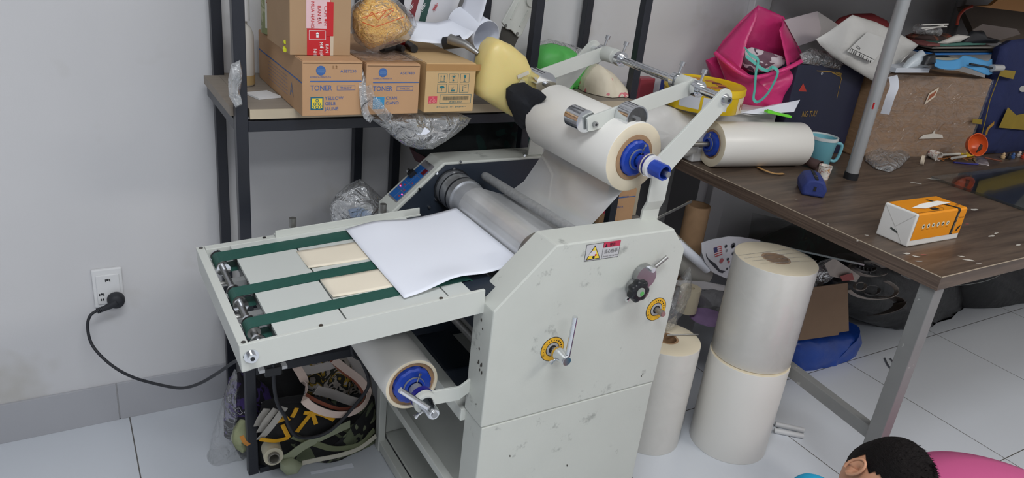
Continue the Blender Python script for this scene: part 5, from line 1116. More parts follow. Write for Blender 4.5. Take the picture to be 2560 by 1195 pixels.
slab('book', 'teal book near the top of the pile', 'book', ((2350, 116), (2464, 112)), .010, mat('book_teal', (70, 116, 106), .6), y=1.57, group='folders and books piled on the wrapped carton')
slab('book', 'dull red book at the top left of the pile', 'book', ((2318, 116), (2350, 116)), .009, mat('book_red', (120, 66, 64), .6), y=1.56, group='folders and books piled on the wrapped carton')
slab('card_block', 'cream card block under the blue folder', 'card block', ((2362, 158), (2432, 160)), .009, mat('cream_block', (226, 220, 196), .6), y=1.51)
b = MB(); b.grid(lambda u_, v_: P(2336 + 150 * u_, 146 + 38 * v_ * (.5 + .5 * u_) + 6 * math.sin(u_ * 9), 1, 1.50 - .02 * v_) + Vector((0, .01 * math.sin(u_ * 14), 0)), 24, 6, SKYCLOTH); b.build('blue_cloth', label='sky blue folded cloth hanging over the edge of the wrapped carton', cat='cloth', solid=.002)
b = MB(); b.tube([P(2425, 160, 1, 1.48), P(2480, 170, 1, 1.48)], .004, BLACKP, 12); b.tube([P(2480, 170, 1, 1.48), P(2505, 170, 1, 1.48)], [.013, .012], mat('tube_grey', (190, 190, 190), .4), 18); b.build('glue_tube', label='white and black glue tube lying on the pile at right', cat='tube')
b = MB(); b.cyl(P(2292, 72, 1, 1.64), P(2345, 80, 1, 1.64), .017, CLEARW, 24); b.build('clear_bottle', label='clear plastic bottle lying behind the pile', cat='bottle')
for k, (p_, q_) in enumerate((((2305, 62), (2370, 60)), ((2303, 70), (2366, 66)), ((2312, 74), (2358, 64)))):
    b = MB(); b.bar(P(*p_, 1, 1.60), P(*q_, 1, 1.60), .005, .004, mat('white_stick', (220, 218, 212), .5)); b.build('plastic_stick', label='thin white plastic stick bundled above the clear bottle', cat='stick', group='white sticks on the pile')
b = MB(); puff(b, pl([(2345, 108), (2380, 92), (2395, 86), (2425, 90), (2400, 104), (2360, 110)], 1.57), .012, mat('cone_white', (206, 202, 196), .6), amp=.002); b.build('paper_cone', label='white paper cone on the teal book', cat='paper cone')
b = MB(); puff(b, pl([(2405, 104), (2430, 78), (2455, 76), (2462, 90), (2500, 100), (2490, 108), (2420, 110)], 1.58), .02, BLACKP, amp=.004); b.build('baseball_cap', label='black cap lying on top of the pile', cat='cap')
b = MB(); puff(b, pl([(2268, 90), (2300, 80), (2370, 84), (2385, 100), (2340, 112), (2280, 110)], 1.66), .04, patch_mat('brown_mess', [(0, (62, 48, 46)), (.5, (104, 72, 58)), (.6, (150, 72, 56)), (.66, (70, 54, 50))], 14, rough=.6), amp=.01, nf=18); b.build('brown_packet', label='brown and red crumpled packet left of the teal book', cat='packet')
b = MB(); b.poly(pl([(2430, 75), (2455, 60), (2540, 72), (2550, 85), (2500, 100), (2465, 95)], 1.68), mat('grey_card_', (120, 110, 106), .7)); b.build('grey_card', label='greyish card leaning at the top right of the pile', cat='card', solid=.002)
b = MB(); b.tube(curve(pl([(2392, 62), (2398, 40), (2412, 24), (2430, 16)], 1.75)), .006, mat('red_hoop', (168, 62, 46), .4), 12); b.build('red_hoop', label='thin red hoop leaning behind the pile', cat='hoop')
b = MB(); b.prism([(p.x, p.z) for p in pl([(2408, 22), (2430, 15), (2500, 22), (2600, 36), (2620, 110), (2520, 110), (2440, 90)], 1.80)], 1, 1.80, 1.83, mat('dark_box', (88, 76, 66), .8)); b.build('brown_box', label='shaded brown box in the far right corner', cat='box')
b = MB(); q = pl([(2430, 14), (2465, 12), (2490, -8), (2500, -30), (2640, -30), (2640, 40), (2530, 26)], 1.72); b.prism([(p.x, p.z) for p in q], 1, 1.70, 1.715, mat('orange_board', (196, 140, 84), .7)); b.build('orange_board', label='orange brown board at the top right corner', cat='board')
# navy tote bag with mustard trims
t = thing('navy_tote_bag', tuple(P(2510, 390, 2, DT)), 'navy cloth bag with mustard yellow trims at the right edge', 'bag')
b = MB(); ol = [(2485, 172), (2500, 118), (2530, 100), (2580, 95), (2640, 150), (2660, 300), (2640, 400), (2560, 396), (2470, 392), (2432, 388), (2440, 330), (2458, 250)]
puff(b, pl(ol, 1.52), .035, NAVYC, back=.06, amp=.006, nf=12, pw=.3, center=P(2550, 270, 1, 1.52), zmin=DT + .001); b.build('body', t)
YB = 1.478
b = MB(); b.tube([P(2502, 178, 1, YB), P(2475, 250, 1, YB), P(2455, 335, 1, YB)], .0016, OLIVE, 8); b.build('piping', t)
b = MB(); b.poly(pl([(2505, 174), (2540, 178), (2533, 198), (2499, 190)], YB - .002), OLIVE); b.build('patch', t)
b = MB(); b.poly(pl([(2520, 268), (2541, 288), (2560, 284), (2640, 290), (2640, 332), (2497, 319)], YB - .002), OLIVE); b.build('patch', t)
b = MB(); b.poly(pl([(2432, 297), (2456, 299), (2454, 311), (2431, 308)], YB + .006), OLIVE); b.build('patch', t)
b = MB(); ribbon(b, [P(2465, 338, 1, YB), P(2470, 322, 1, YB - .004), P(2485, 308, 1, YB)], .014, mat('ochre_strap', (170, 126, 44), .7), up=(0, 1, 0)); b.build('strap', t)
b = MB(); b.cyl(P(2558, 222, 1, YB - .004), P(2558, 222, 1, YB), .012, mat('patch_white', (196, 194, 186), .6), 28); b.build('white_badge', t)

# small things on the desk
bc = P(2450, 372, 2, DT + .03)
t = thing('orange_bowl', tuple(P(2445, 392, 2, DT)), 'orange plastic bowl tipped on its side against the navy bag', 'bowl')
ax_ = Vector((-.35, -.85, .35)).normalized(); b = MB(); cb = P(2442, 362, 1, 1.40); b.lathe([(0, -.030), (.024, -.028), (.038, -.012), (.042, .006), (.0395, .006), (.036, -.010), (.022, -.024), (0, -.026)], cb, ax_, ORANGEP, 40); b.build('body', t)
b = MB(); puff(b, [cb + Vector(v) for v in ((-.01, -.012, -.026), (.02, -.01, -.018), (.022, -.01, .0), (.004, -.012, .006), (-.008, -.014, -.006))], .006, mat('dark_food', (62, 42, 34), .8), amp=.004, nf=40); b.build('leftovers', t)
def cup(nm, lab, c, ax, r0, r1, h, m, cat_='paper cup', group='paper cups on the desk'):
    b = MB(); b.lathe([(0, 0), (r0, 0), (r1, h), (r1 + .0012, h), (r1 - .0018, h), (r0 - .0015, .002), (0, .002)], c, ax, m, 32); return b.build(nm, label=lab, cat=cat_, group=group)
CUPM = patch_mat('printed_cup', [(0, (226, 222, 214)), (.55, (170, 120, 116)), (.6, (228, 224, 216)), (.66, (196, 150, 100))], 60, rough=.5)
cup('paper_cup', 'small printed paper cup standing behind the blue pouch', P(2056, 447, 2, DT), (0, 0, 1), .016, .021, .045, CUPM)
cup('paper_cup', 'printed paper cup tipped on its side at the film roll end', P(2020, 402, 2, DT + .020), (.15, -.97, -.15), .015, .020, .045, mat('cup_brown', (92, 72, 70), .5))
cup('paper_cup', 'open paper cup lying with its mouth forward near the toys', P(2326, 382, 2, DT + .019), (-.1, -.98, -.12), .014, .0185, .040, CUPM)
b = MB(); c = P(2303, 400, 2, DT + .016); b.ring(c, (.4, -.9, .1), .0175, .013, .010, mat('ring_cream', (220, 206, 186), .6), 32); b.build('paper_core', label='short cream paper core ring lying on the desk', cat='paper core')
# blue zip pouch
t = thing('zip_pouch', tuple(P(2025, 490, 2, DT)), 'navy blue zipped fabric pouch standing on the desk', 'pouch')
PC = mat('pouch_blue', (44, 58, 122), .75, bump=.3, bscale=40)
c0 = P(2031, 492, 2, DT); ud = (P(2010, 446, 2, DT) - c0); ud.z = 0; ud.normalize(); sd = Vector((ud.y, -ud.x, 0))
def pch(u_, v_):
    # u along the pouch, v around the section
    a_ = 2 * PI * v_; lx = -.0 + .115 * u_; k = math.sin(PI * min(max(u_, .001), .999)) ** .10
    xx = math.copysign(abs(math.cos(a_)) ** .5, math.cos(a_)) * .036 * k; zz = .026 + math.copysign(abs(math.sin(a_)) ** .5, math.sin(a_)) * .026 * (1 if math.sin(a_) < 0 else k * (1 - .35 * (abs(math.cos(a_)) ** 2)))
    return c0 + ud * (lx - .005) + sd * xx + Vector((0, 0, zz))
sec = [(-.032, 0), (.032, 0), (.037, .024), (.026, .047), (.007, .053), (-.007, .053), (-.026, .047), (-.037, .024)]
vs = []
for (l_, k_, dz) in ((-.004, .86, .004), (.004, .98, 0), (.055, 1.02, 0), (.104, .98, 0), (.112, .85, .004)):
    for (x_, z_) in sec: vs.append(c0 + ud * l_ + sd * x_ * k_ + Vector((0, 0, dz + z_ * (k_ if dz else 1))))
b = MB(); b.add(vs, [(i * 8 + k, i * 8 + (k + 1) % 8, i * 8 + 8 + (k + 1) % 8, i * 8 + 8 + k) for i in range(4) for k in range(8)] + [tuple(range(8))[::-1], tuple(range(32, 40))], PC, True); b.build('body', t, bevel=.004, seg=3)
b = MB(); b.bar(c0 + ud * .002 + Vector((0, 0, .0535)), c0 + ud * .104 + Vector((0, 0, .0535)), .009, .003, BLACKC); b.bar(c0 + ud * .001 + Vector((0, 0, .053)), c0 + ud * -.0055 + Vector((0, 0, .020)), .008, .002, BLACKC); b.build('zip', t)
b = MB(); b.box(tuple(c0 + ud * .03 + Vector((-.004, -.004, .0545))), tuple(c0 + ud * .03 + Vector((.004, .004, .0585))), CHROME); b.build('zip_puller', t)
b = MB(); ribbon(b, [P(x, y, 2, DT + h_) for x, y, h_ in ((1895, 418, .003), (1915, 427, .008), (1938, 434, .006), (1960, 434, .003))], .012, mat('masking_tape', (196, 152, 96), .6), th=.0012, up=(0, 0, 1)); b.build('tape_strip', label='curled strip of tan tape on the desk below the film roll', cat='tape')
# clear bag on desk and the heap of small rubbish
b = MB(); vs = P(2212, 400, 2, DT + .002)
def bagp(pts, z, hgt, m, nm, lab, cat_, amp=.006, nf=30):
    b = MB(); q = [P(x, y, 2, z) for x, y in pts]; puff(b, q, hgt, m, back=.001, amp=amp, nf=nf, axis=(0, 0, 1)); return b.build(nm, label=lab, cat=cat_)
bagp([(2160, 385), (2190, 372), (2262, 378), (2275, 392), (2250, 418), (2225, 430), (2190, 422), (2163, 402)], DT + .003, .028, CLEARW, 'plastic_bag', 'crumpled clear plastic bag on the desk right of the pole', 'plastic bag', amp=.012, nf=32)
for (p_, q_) in (((2350, 378), (2440, 368)), ((2348, 388), (2440, 382)), ((2380, 396), (2440, 386))):
    t = thing('paper_stick', tuple(P(*p_, 2, DT)), 'white and yellow wrapped stick lying in front of the orange bowl', 'wrapped stick', 'wrapped sticks beside the orange bowl')
    a_, c_ = P(*p_, 2, DT + .016), P(*q_, 2, DT + .014); b = MB(); b.tube([a_, a_.lerp(c_, .55)], .005, mat('stick_white', (222, 220, 210), .5), 12); b.build('paper_end', t); b = MB(); b.tube([a_.lerp(c_, .56), a_.lerp(c_, .88), c_], [.0055, .0055, .001], mat('stick_yellow', (230, 196, 50), .5), 12); b.build('yellow_tip', t)
b = MB()
for k in range(9):
    c = P(2352 + 10 * k, 400 - (k % 3) * 3, 2, DT + .005); pts = [c + Vector((.012 * math.cos(j * .9 + k), .010 * math.sin(j * .9 + k), .002 * math.sin(j * 2 + k) + .003)) for j in range(8)]; b.tube(curve(pts, 4), .0016, mat('rubber_brown', (150, 92, 36), .5), 6)
b.build('rubber_bands', label='tangle of brown rubber bands in front of the bowl', cat='rubber bands', kind='stuff')
b = MB(); b.tube([P(2385, 406, 2, DT + .004), P(2445, 411, 2, DT + .004)], .0035, mat('pen_blue', (50, 50, 130), .4), 10); b.build('pen', label='dark blue pen lying in front of the rubber bands', cat='pen')
bagp([(2430, 398), (2445, 392), (2466, 398), (2473, 414), (2460, 412), (2440, 408)], DT + .001, .010, mat('foil', (190, 180, 184), .25, .7, bump=.6, bscale=60), 'foil_wrapper', 'crumpled silver and pink foil wrapper beside the glass sheet', 'wrapper')
bagp([(2380, 384), (2400, 376), (2425, 380), (2420, 392), (2395, 396)], DT + .001, .012, mat('wrap_tan', (190, 160, 130), .4, bump=.5, bscale=50), 'candy_wrapper', 'tan sweet wrapper among the sticks on the desk', 'wrapper')
for k, (x, y, c_) in enumerate(((2506, 396, (200, 170, 130)), (2520, 398, (34, 36, 44)), (2530, 396, (60, 90, 140)), (2546, 392, (206, 196, 186)), (2557, 396, (190, 70, 50)))):
    b = MB(); c = P(x, y, 2, DT); b.lathe([(0, 0), (.008, .001), (.009, .010), (.005, .013), (.006, .019), (.003, .024), (0, .025)], c, (0, 0, 1), mat('toy_%d' % k, c_, .4), 16); b.build('toy_brick_figure', label=['tan', 'black', 'blue', 'pale', 'red'][k] + ' tiny plastic toy piece on the glass by the navy bag', cat='toy', group='tiny toys by the navy bag')
b = MB(); b.tube([P(2462, 394, 2, DT + .012), P(2505, 403, 2, DT + .012)], .003, mat('brush_handle', (120, 64, 44), .5), 10); b.build('brush', label='thin brown wooden brush lying beside the tiny toys', cat='brush')

# tissue pack
t = thing('tissue_pack', (1.92, 1.0, DT), 'orange and white tissue pack standing near the desk corner', 'tissue pack')
T0 = Vector((1.812, .960, DT)); tu = (Vector((2.0318, .9546, DT)) - T0); TL_ = tu.length; tu.normalize(); tv = (Vector((1.8115, 1.0504, DT)) - T0); TW = tv.length; tv.normalize(); TH = .0895
def tp(u_, v_, h_, o=(0, 0, 0)): return T0 + tu * (u_ * TL_) + tv * (v_ * TW) + Vector((0, 0, h_ * TH)) + Vector(o)
OR = mat('tissue_orange', (238, 150, 14), .5, var=.05, scale=8); TWH = mat('tissue_white', (226, 224, 220), .6, bump=.15, bscale=20)
b = MB(); b.add([tp(0, 0, 0), tp(1, 0, 0), tp(1, 1, 0), tp(0, 1, 0), tp(0, 0, 1), tp(1, 0, 1), tp(1, 1, 1), tp(0, 1, 1)], [(0, 3, 2, 1), (4, 5, 6, 7), (0, 1, 5, 4), (1, 2, 6, 5), (2, 3, 7, 6), (3, 0, 4, 7)], TWH); b.build('body', t, bevel=.004, seg=3)
b = MB(); ns = -tv * .0009
b.add([tp(.022, 0, .2) + ns, tp(.985, 0, .2) + ns, tp(.985, 0, .965) + ns, tp(.985, .035, 1.008), tp(.985, .97, 1.008), tp(.035, .97, 1.008), tp(.035, .035, 1.008), tp(.035, 0, .965) + ns], [(0, 1, 2, 7), (7, 2, 3, 6), (6, 3, 4, 5)], OR); b.build('orange_print', t)
ns = -tv * .0014; top = Vector((0, 0, .0012))
b = MB(); b.add([tp(.775, 0, .2) + ns, tp(.830, 0, .2) + ns, tp(.850, 0, .97) + ns, tp(.850, .035, 1.008, top), tp(.69, .80, 1.008, top), tp(.65, .80, 1.008, top), tp(.80, .035, 1.008, top), tp(.80, 0, .97) + ns], [(0, 1, 2, 7), (7, 2, 3, 6), (6, 3, 4, 5)], BLACKINK); b.build('black_band', t)
b = MB(); lat = mat('band_letters', (196, 180, 150), .6)
b.text('HOANG LONG', tp(.822, 0, .25) + ns * 1.4, (tp(.845, 0, .9) - tp(.822, 0, .25)), (-1, 0, .03), .0065, lat, maxw=.055, off=.0003); b.build('band_lettering', t)
b = MB()
for k in range(6):
    c = tp(.19 + .095 * k, 0, .60 - .0 * k) + ns; b.cyl(c, c + tv * .0004, .0062, mat('icon_white', (222, 214, 190), .6), 24); b.cyl(c - tv * .0004, c, .0028, BLACKINK, 8 - k % 4); b.bar(c + Vector((0, 0, -.0095)) - tu * .005, c + Vector((0, 0, -.0095)) + tu * .005, .0003, .0008, mat('brown_print', (150, 90, 20), .6), up=(0, 0, 1))
b.build('round_icons', t)
b = MB(); b.text('KHAN GIAY', tp(.868, 0, .70) + ns, tu, (0, 0, 1), .0042, BLACKINK, maxw=.022); 
c = tp(.925, 0, .36) + ns; b.poly([c + tu * x * .001 + Vector((0, 0, z * .001)) - tv * .0002 for x, z in ((-9, -8), (-3, -7), (0, -2), (6, 3), (8, 9), (3, 7), (-2, 6), (-6, 0))], BLACKINK); b.build('side_print', t)
b = MB(); sl = Vector((0, 0, .0016)); b.add([tp(.13, .40, 1.008, sl), tp(.30, .25, 1.01, sl), tp(.62, .32, 1.03, sl), tp(.90, .40, 1.012, sl), tp(.72, .55, 1.05, sl), tp(.35, .48, 1.06, sl)], [(0, 1, 2, 3, 4, 5)], mat('tissue_paper', (240, 238, 232), .8)); b.build('tissue', t, label='white tissue poking from the slot')
b = MB(); b.poly([tp(.38, .12, 1.008, top), tp(.50, .12, 1.008, top), tp(.50, .26, 1.008, top), tp(.38, .26, 1.008, top)], BLACKINK)
lp = [tp(.28 + .02, .05, 1.008, top), tp(.52, .03, 1.008, top), tp(.60, .15, 1.008, top), tp(.57, .35, 1.008, top), tp(.30, .30, 1.008, top)]
for p_, q_ in zip(lp[:-1], lp[1:]): b.bar(p_, q_, .0007, .0004, BLACKINK)
b.bar(tp(.04, .06, 1.009, top), tp(.32, .05, 1.009, top), .0012, .0003, mat('brown_print', (150, 90, 20), .6)); b.bar(tp(.88, .22, 1.009, top), tp(.96, .22, 1.009, top), .0012, .0003, BLACKINK); b.build('top_print', t)
b = MB(); nx = -tu * .0006; b.add([tp(0, .62, .33) + nx, tp(0, .38, .27) + nx, tp(0, .38, .33) + nx, tp(0, .62, .39) + nx], [(0, 1, 2, 3)], mat('slot_grey', (70, 74, 72), .6)); b.build('end_mark', t)
for v0, h0 in ((0.05, .05), (.95, .05)): pass
b = MB(); fold = mat('fold_line', (196, 193, 188), .7)
for (p_, q_) in ((tp(0, .5, .45), tp(0, .98, .98)), (tp(0, .5, .45), tp(0, .02, .98)), (tp(0, .45, .4), tp(0, .15, .02))): b.bar(p_ + nx, q_ + nx, .0005, .0009, fold)
b.build('end_folds', t)
# ================================================================== film roll stacks on the floor
def standing_roll(lab, c, z0, z1, r, rc, grp, wrapm=None):
    t = thing('film_roll', (c[0], c[1], z0), lab, 'film roll', grp)
    b = MB(); b.ring((c[0], c[1], z0), (0, 0, 1), r, rc + .002, z1 - z0, FILM, 72, mend=FILMEND); b.build('film', t, bevel=.0015)
    b = MB(); b.ring((c[0], c[1], z0 + .001), (0, 0, 1), rc + .002, rc - .004, z1 - z0 - .002, KRAFT, 48); b.build('core', t)
    return t
G1 = 'film rolls standing on the floor'
t = standing_roll('white film roll standing on the floor, lower one of the tall stack', (1.664, 1.218), 0, .309, .116, .038, G1)
t = standing_roll('white film roll in clear wrap, upper one of the tall stack', (1.672, 1.224), .3105, .620, .1145, .038, G1)
b = MB(); cx, cy = 1.672, 1.224
b.lathe([(.1148, .002), (.1158, .004), (.1162, .15), (.1158, .302), (.1145, .3105), (.06, .3112), (0, .311)], (cx, cy, .3105), (0, 0, 1), WRAP, 72)
for k in range(4): b.bar((cx - .11 + .01 * k, cy + .045 - .02 * k, .6225), (cx + .105, cy + .03 - .028 * k, .6225), .0012, .0006, CLEARW)
b.build('clear_wrap', t)
t = standing_roll('short film roll in loose clear wrap beside the machine cover', (1.436, 1.338), .0, .345, .098, .032, G1)
b = MB(); b.lathe([(.0995, .002), (.1015, .03), (.0985, .06), (.1025, .09), (.0995, .12), (.0995, .33), (.0985, .346)], (1.436, 1.338, 0), (0, 0, 1), WRAP, 60); b.build('loose_wrap', t)
b = MB(); puff(b, [Vector(v) for v in ((1.41, 1.36, .352), (1.43, 1.36, .42), (1.475, 1.37, .50), (1.51, 1.38, .545), (1.53, 1.38, .50), (1.52, 1.37, .44), (1.50, 1.37, .38), (1.46, 1.36, .352))], .02, THIN, amp=.010, nf=30); b.build('wrap_tail', t)
b = MB(); b.cyl(P(1667, 838, 2, .348), P(1745, 836, 2, .348), .0028, STEELD, 12); b.build('metal_rod', label='thin metal rod lying across the top of the short film roll', cat='rod')

# ================================================================== clutter behind the rolls and under the desk
b = MB(); b.box((1.50, 1.960, .12), (2.10, 1.978, .712), mat('wall_shade_grey', (92, 92, 94), .6, var=.08, scale=5)); b.build('wall_shade_sheet', label='dark grey sheet added as painted wall shade under the left end of the desk', cat='board', bevel=.002)  # added sheet: its dark grey stands in for shade on the wall
t = thing('storage_bin', (1.70, 1.70, 0), 'grey plastic bin behind the short film roll with odds and ends on its lid', 'bin')
BIN = mat('bin_grey', (104, 104, 106), .5, var=.08)
b = MB(); b.box((1.60, 1.56, 0), (1.795, 1.88, .30), BIN); b.build('body', t, bevel=.006)
b = MB(); b.box((1.594, 1.55, .30), (1.80, 1.885, .312), mat('bin_lid', (176, 176, 178), .5)); b.build('lid', t, bevel=.003)
c = P(1726, 606, 1, 1.66); b = MB(); b.ring((c.x, c.y, .313), (0, 0, 1), .041, .034, .56 - .27, KRAFT, 40); b.build('cardboard_tube', label='short brown cardboard tube standing upright behind the machine cover', cat='tube')
b = MB(); a_, c_ = P(1668, 612, 1, 1.60), P(1752, 690, 1, 1.585); b.cyl(a_, c_, .046, mat('roll_dull', (200, 198, 190), .5), 40); b.build('paper_roll', label='thick off-white roll lying behind the machine cover', cat='paper roll')
t = thing('paper_tube', tuple(P(1730, 650, 1, 1.53)), 'thin white rolled sheet with a teal inside, lying on the thick roll', 'paper roll')
a_, c_ = P(1690, 606, 1, 1.53), P(1768, 672, 1, 1.515); b = MB(); b.ring(a_, c_ - a_, .0155, .0148, (c_ - a_).length, PAPER, 32, mi=mat('tube_teal', (30, 96, 110), .5)); b.build('rolled_sheet', t)
b = MB(); b.cyl(c_ - (c_ - a_).normalized() * .004, c_ - (c_ - a_).normalized() * .003, .0146, mat('tube_dark', (28, 50, 66), .6), 24); b.build('dark_inside', t)
# sheet of printed decals
DYY = 1.50
t = thing('decal_sheet', tuple(P(1800, 640, 1, DYY)), 'white sheet printed with flag decals leaning behind the tall film stack', 'decal sheet')
def dp(px, py, o=0): return P(px, py, 1, DYY - o)
b = MB(); b.poly([dp(*q) for q in ((1753, 607), (1780, 598), (1820, 591), (1850, 592), (1900, 600), (1890, 690), (1830, 700), (1808, 693), (1780, 680), (1762, 655), (1754, 630))], mat('decal_white', (214, 214, 220), .5)); b.build('sheet', t, solid=.0015)
b = MB(); fl = [(1784, 620), (1804, 614), (1806, 636), (1788, 643)]
def fq(u_, v_):
    p_ = Vector((fl[0][0], fl[0][1])).lerp(Vector(fl[1]), u_); q_ = Vector(fl[3]).lerp(Vector(fl[2]), u_); r_ = p_.lerp(q_, v_); return dp(r_.x, r_.y, .003)
for k in range(9): b.quad(fq(0, k / 9), fq(0, (k + 1) / 9), fq(1, (k + 1) / 9), fq(1, k / 9), mat('flag_red', (190, 70, 76), .6) if k % 2 == 0 else mat('flag_white', (220, 218, 220), .6))
def fq2(u_, v_): return fq(u_, v_) + Vector((0, -.0006, 0))
b.quad(fq2(0, 0), fq2(0, .52), fq2(.42, .52), fq2(.42, 0), mat('flag_blue', (54, 60, 110), .6)); b.build('flag_print', t)
b = MB()
def spot(px, py, r, m): c = dp(px, py, .0034); b.cyl(c, c + Vector((0, .0004, 0)), r, m, 9)
dk = mat('decal_dark', (44, 46, 56), .6); rd = mat('decal_red', (176, 90, 96), .6)
for (x, y, r, m) in ((1804, 652, .009, rd), (1815, 616, .006, dk), (1817, 627, .005, mat('decal_grey', (140, 140, 146), .6)), (1833, 614, .010, dk), (1833, 616, .005, PAPER), (1820, 648, .005, dk), (1822, 655, .005, rd), (1833, 634, .006, dk), (1818, 672, .004, dk), (1826, 668, .004, mat('flag_blue', (54, 60, 110), .6))): spot(x, y, r, m)
b.poly([dp(x, y, .003) for x, y in ((1765, 632), (1770, 645), (1778, 652), (1790, 660), (1800, 675), (1814, 678), (1806, 683), (1798, 680), (1786, 668), (1775, 656), (1766, 642))], dk); b.build('dark_prints', t)
b = MB(); b.poly([P(x, y, 1, 1.535) for x, y in ((1690, 700), (1760, 703), (1830, 716), (1835, 728), (1760, 722), (1690, 712))], mat('board_white', (206, 204, 204), .6)); b.build('foam_board', label='thin white board lying below the decal sheet', cat='board', solid=.004)
b = MB(); c = P(1722, 745, 1, 1.50); b.ring((c.x, c.y, c.z - .045), (0, 0, 1), .033, .012, .082, mat('old_roll', (206, 194, 168), .6), 36); b.build('tape_roll', label='small cream roll below the white board behind the clear wrap', cat='tape roll')
b = MB(); c = P(1770, 792, 1, 1.46); b.cyl(c - Vector((0, 0, .003)), c, .062, mat('purple_disc', (160, 132, 176), .4, var=.3, scale=14), 48); b.build('purple_lid', label='mauve round lid lying beside the short film roll', cat='lid')
b = MB(); puff(b, pl([(1742, 730), (1780, 722), (1812, 730), (1810, 790), (1780, 780), (1745, 778)], 1.53), .02, mat('grey_bag', (110, 110, 112), .3, bump=.6, bscale=16), amp=.006, nf=20); b.build('grey_bag', label='dark grey plastic bag below the decal sheet', cat='bag')
b = MB(); p_, q_ = P(1645, 545, 1, 1.62), P(1730, 503, 1, 1.62); b.bar(p_, q_, .002, .012, mat('blade_steel', (190, 190, 186), .3, .8), up=(0, -.3, 1)); b.build('steel_ruler', label='metal ruler sticking up behind the machine cover', cat='ruler', bevel=.0005)
# magenta box and green box
def stack_box(nm, lab, x0, x1, y0, y1, z0, z1, m):
    return MB().box((x0, y0, z0), (x1, y1, z1), m).build(nm, label=lab, cat='box', bevel=.002)
t = thing('toner_box', (1.48, 1.80, .5555), 'brown toner box marked magenta behind the machine', 'box')
b = MB(); b.box((1.415, 1.70, .5555), (1.548, 1.889, .667), BOXB); b.build('body', t, bevel=.0015)
b = MB(); b.text('MAGENTA', P(1529, 522, 1, 1.70), (1, 0, 0), (0, 0, 1), .0062, BLUEINK, maxw=.045); b.text('TN622M', P(1555, 494, 1, 1.70), (1, 0, 0), (0, 0, 1), .005, BLUEINK); b.box((1.43, 1.6994, .640), (1.545, 1.70, .643), BLUEINK); b.build('printed_text', t)
b = MB(); c = P(1517, 524, 1, 1.70); b.box((c.x - .012, 1.699, c.z - .013), (c.x + .012, 1.6998, c.z + .013), MAGINK); b.build('colour_label', t)
stack_box('green_box', 'dark green box under the magenta toner box', 1.30, 1.545, 1.69, 1.89, .53, .5545, mat('dark_green', (36, 78, 66), .5))
stack_box('brown_carton', 'plain brown carton under the dark green box behind the machine', 1.30, 1.49, 1.70, 1.895, .0, .529, BOXD)
stack_box('tan_box', 'narrow tan box beside the magenta toner box', 1.551, 1.580, 1.72, 1.895, .313 + .25, .70, mat('tan_board', (176, 166, 146), .7))
stack_box('grey_carton', 'grey carton supporting the narrow tan box', 1.50, 1.592, 1.70, 1.895, .0, .562, mat('grey_board', (120, 118, 114), .8))
# glass sheet edge-on under the desk, vinyl scraps, black bags
t = thing('glass_sheet', tuple(P(2020, 640, 1, 1.5)), 'sheet of glass lying on the dark pile under the desk', 'glass sheet')
g = [P(1868, 598, 1, 1.62), P(2190, 668, 1, 1.36)]
zt = .515; ga = P(1870, 600, 2, zt); gb = P(2160, 664, 2, zt)
dv2 = (gb - ga).normalized(); nv2 = Vector((-dv2.y, dv2.x, 0)) * -1
if nv2.y < 0: nv2 = -nv2
b = MB(); vs = [ga, gb, gb + nv2 * .28, ga + nv2 * .28]; vs += [v + Vector((0, 0, .006)) for v in vs]; b.add(vs, [(0, 3, 2, 1), (4, 5, 6, 7), (0, 1, 5, 4), (1, 2, 6, 5), (2, 3, 7, 6), (3, 0, 4, 7)], GLASSP); b.build('pane', t)
b = MB(); b.bar(ga + Vector((0, 0, .003)), gb + Vector((0, 0, .003)), .0035, .006, mat('glass_edge', (190, 206, 204), .15, .3)); b.build('polished_edge', t)
BB = mat('black_bag', (30, 31, 34), .38, var=.3, scale=10, bump=.8, bscale=12)
b = MB(); puff(b, pl([(2060, 690), (2120, 640), (2200, 640), (2380, 650), (2400, 760), (2380, 815), (2290, 835), (2230, 835), (2180, 810), (2120, 790), (2060, 740)], 1.55), .12, BB, back=.15, amp=.02, nf=10, zmin=.003); b.build('black_bag', label='shiny black bag heap under the desk behind the leg', cat='bag')
b = MB(); puff(b, pl([(2400, 650), (2560, 620), (2680, 620), (2690, 800), (2560, 822), (2430, 830), (2385, 800)], 1.52), .12, BB, back=.2, amp=.02, nf=9, zmin=.003); b.build('black_bag', label='shiny black bag heap under the desk at the right edge', cat='bag')
b = MB(); puff(b, pl([(1900, 600), (1990, 560), (2100, 590), (2180, 650), (2160, 720), (2000, 730), (1900, 700)], 1.78), .07, DARKSTUFF, back=.08, amp=.02, nf=10); b.build('dark_sack', label='dark sack at the back under the desk above the cardboard', cat='sack')
VN = mat('vinyl_pale', (178, 168, 158), .45, var=.25, scale=20); VD = mat('vinyl_dark', (44, 44, 46), .35)
t = thing('vinyl_offcuts', tuple(P(2200, 720, 1, 1.40)), 'heap of curled printed vinyl offcuts on the black bag', 'vinyl offcuts'); 
def loop(px, py, rx, ry, tilt, y, m, w_, nm, a0=0, a1=360):
    pts = []
    for k in range(19):
        a_ = math.radians(a0 + (a1 - a0) * k / 18); u_, v_ = rx * math.cos(a_), ry * math.sin(a_); ct, st = math.cos(tilt), math.sin(tilt)
        pts.append(P(px + u_ * ct - v_ * st, py + u_ * st + v_ * ct, 1, y - .02 * math.sin(a_)))
    b = MB(); ribbon(b, pts, w_, m, th=.002, up=(0, .6, 1)); b.build(nm, t)
loop(2172, 672, 44, 18, .15, 1.40, VN, .022, 'curled_strip', 20, 330); loop(2160, 668, 26, 11, .2, 1.385, mat('vinyl_mid', (96, 94, 92), .4), .016, 'curled_strip')
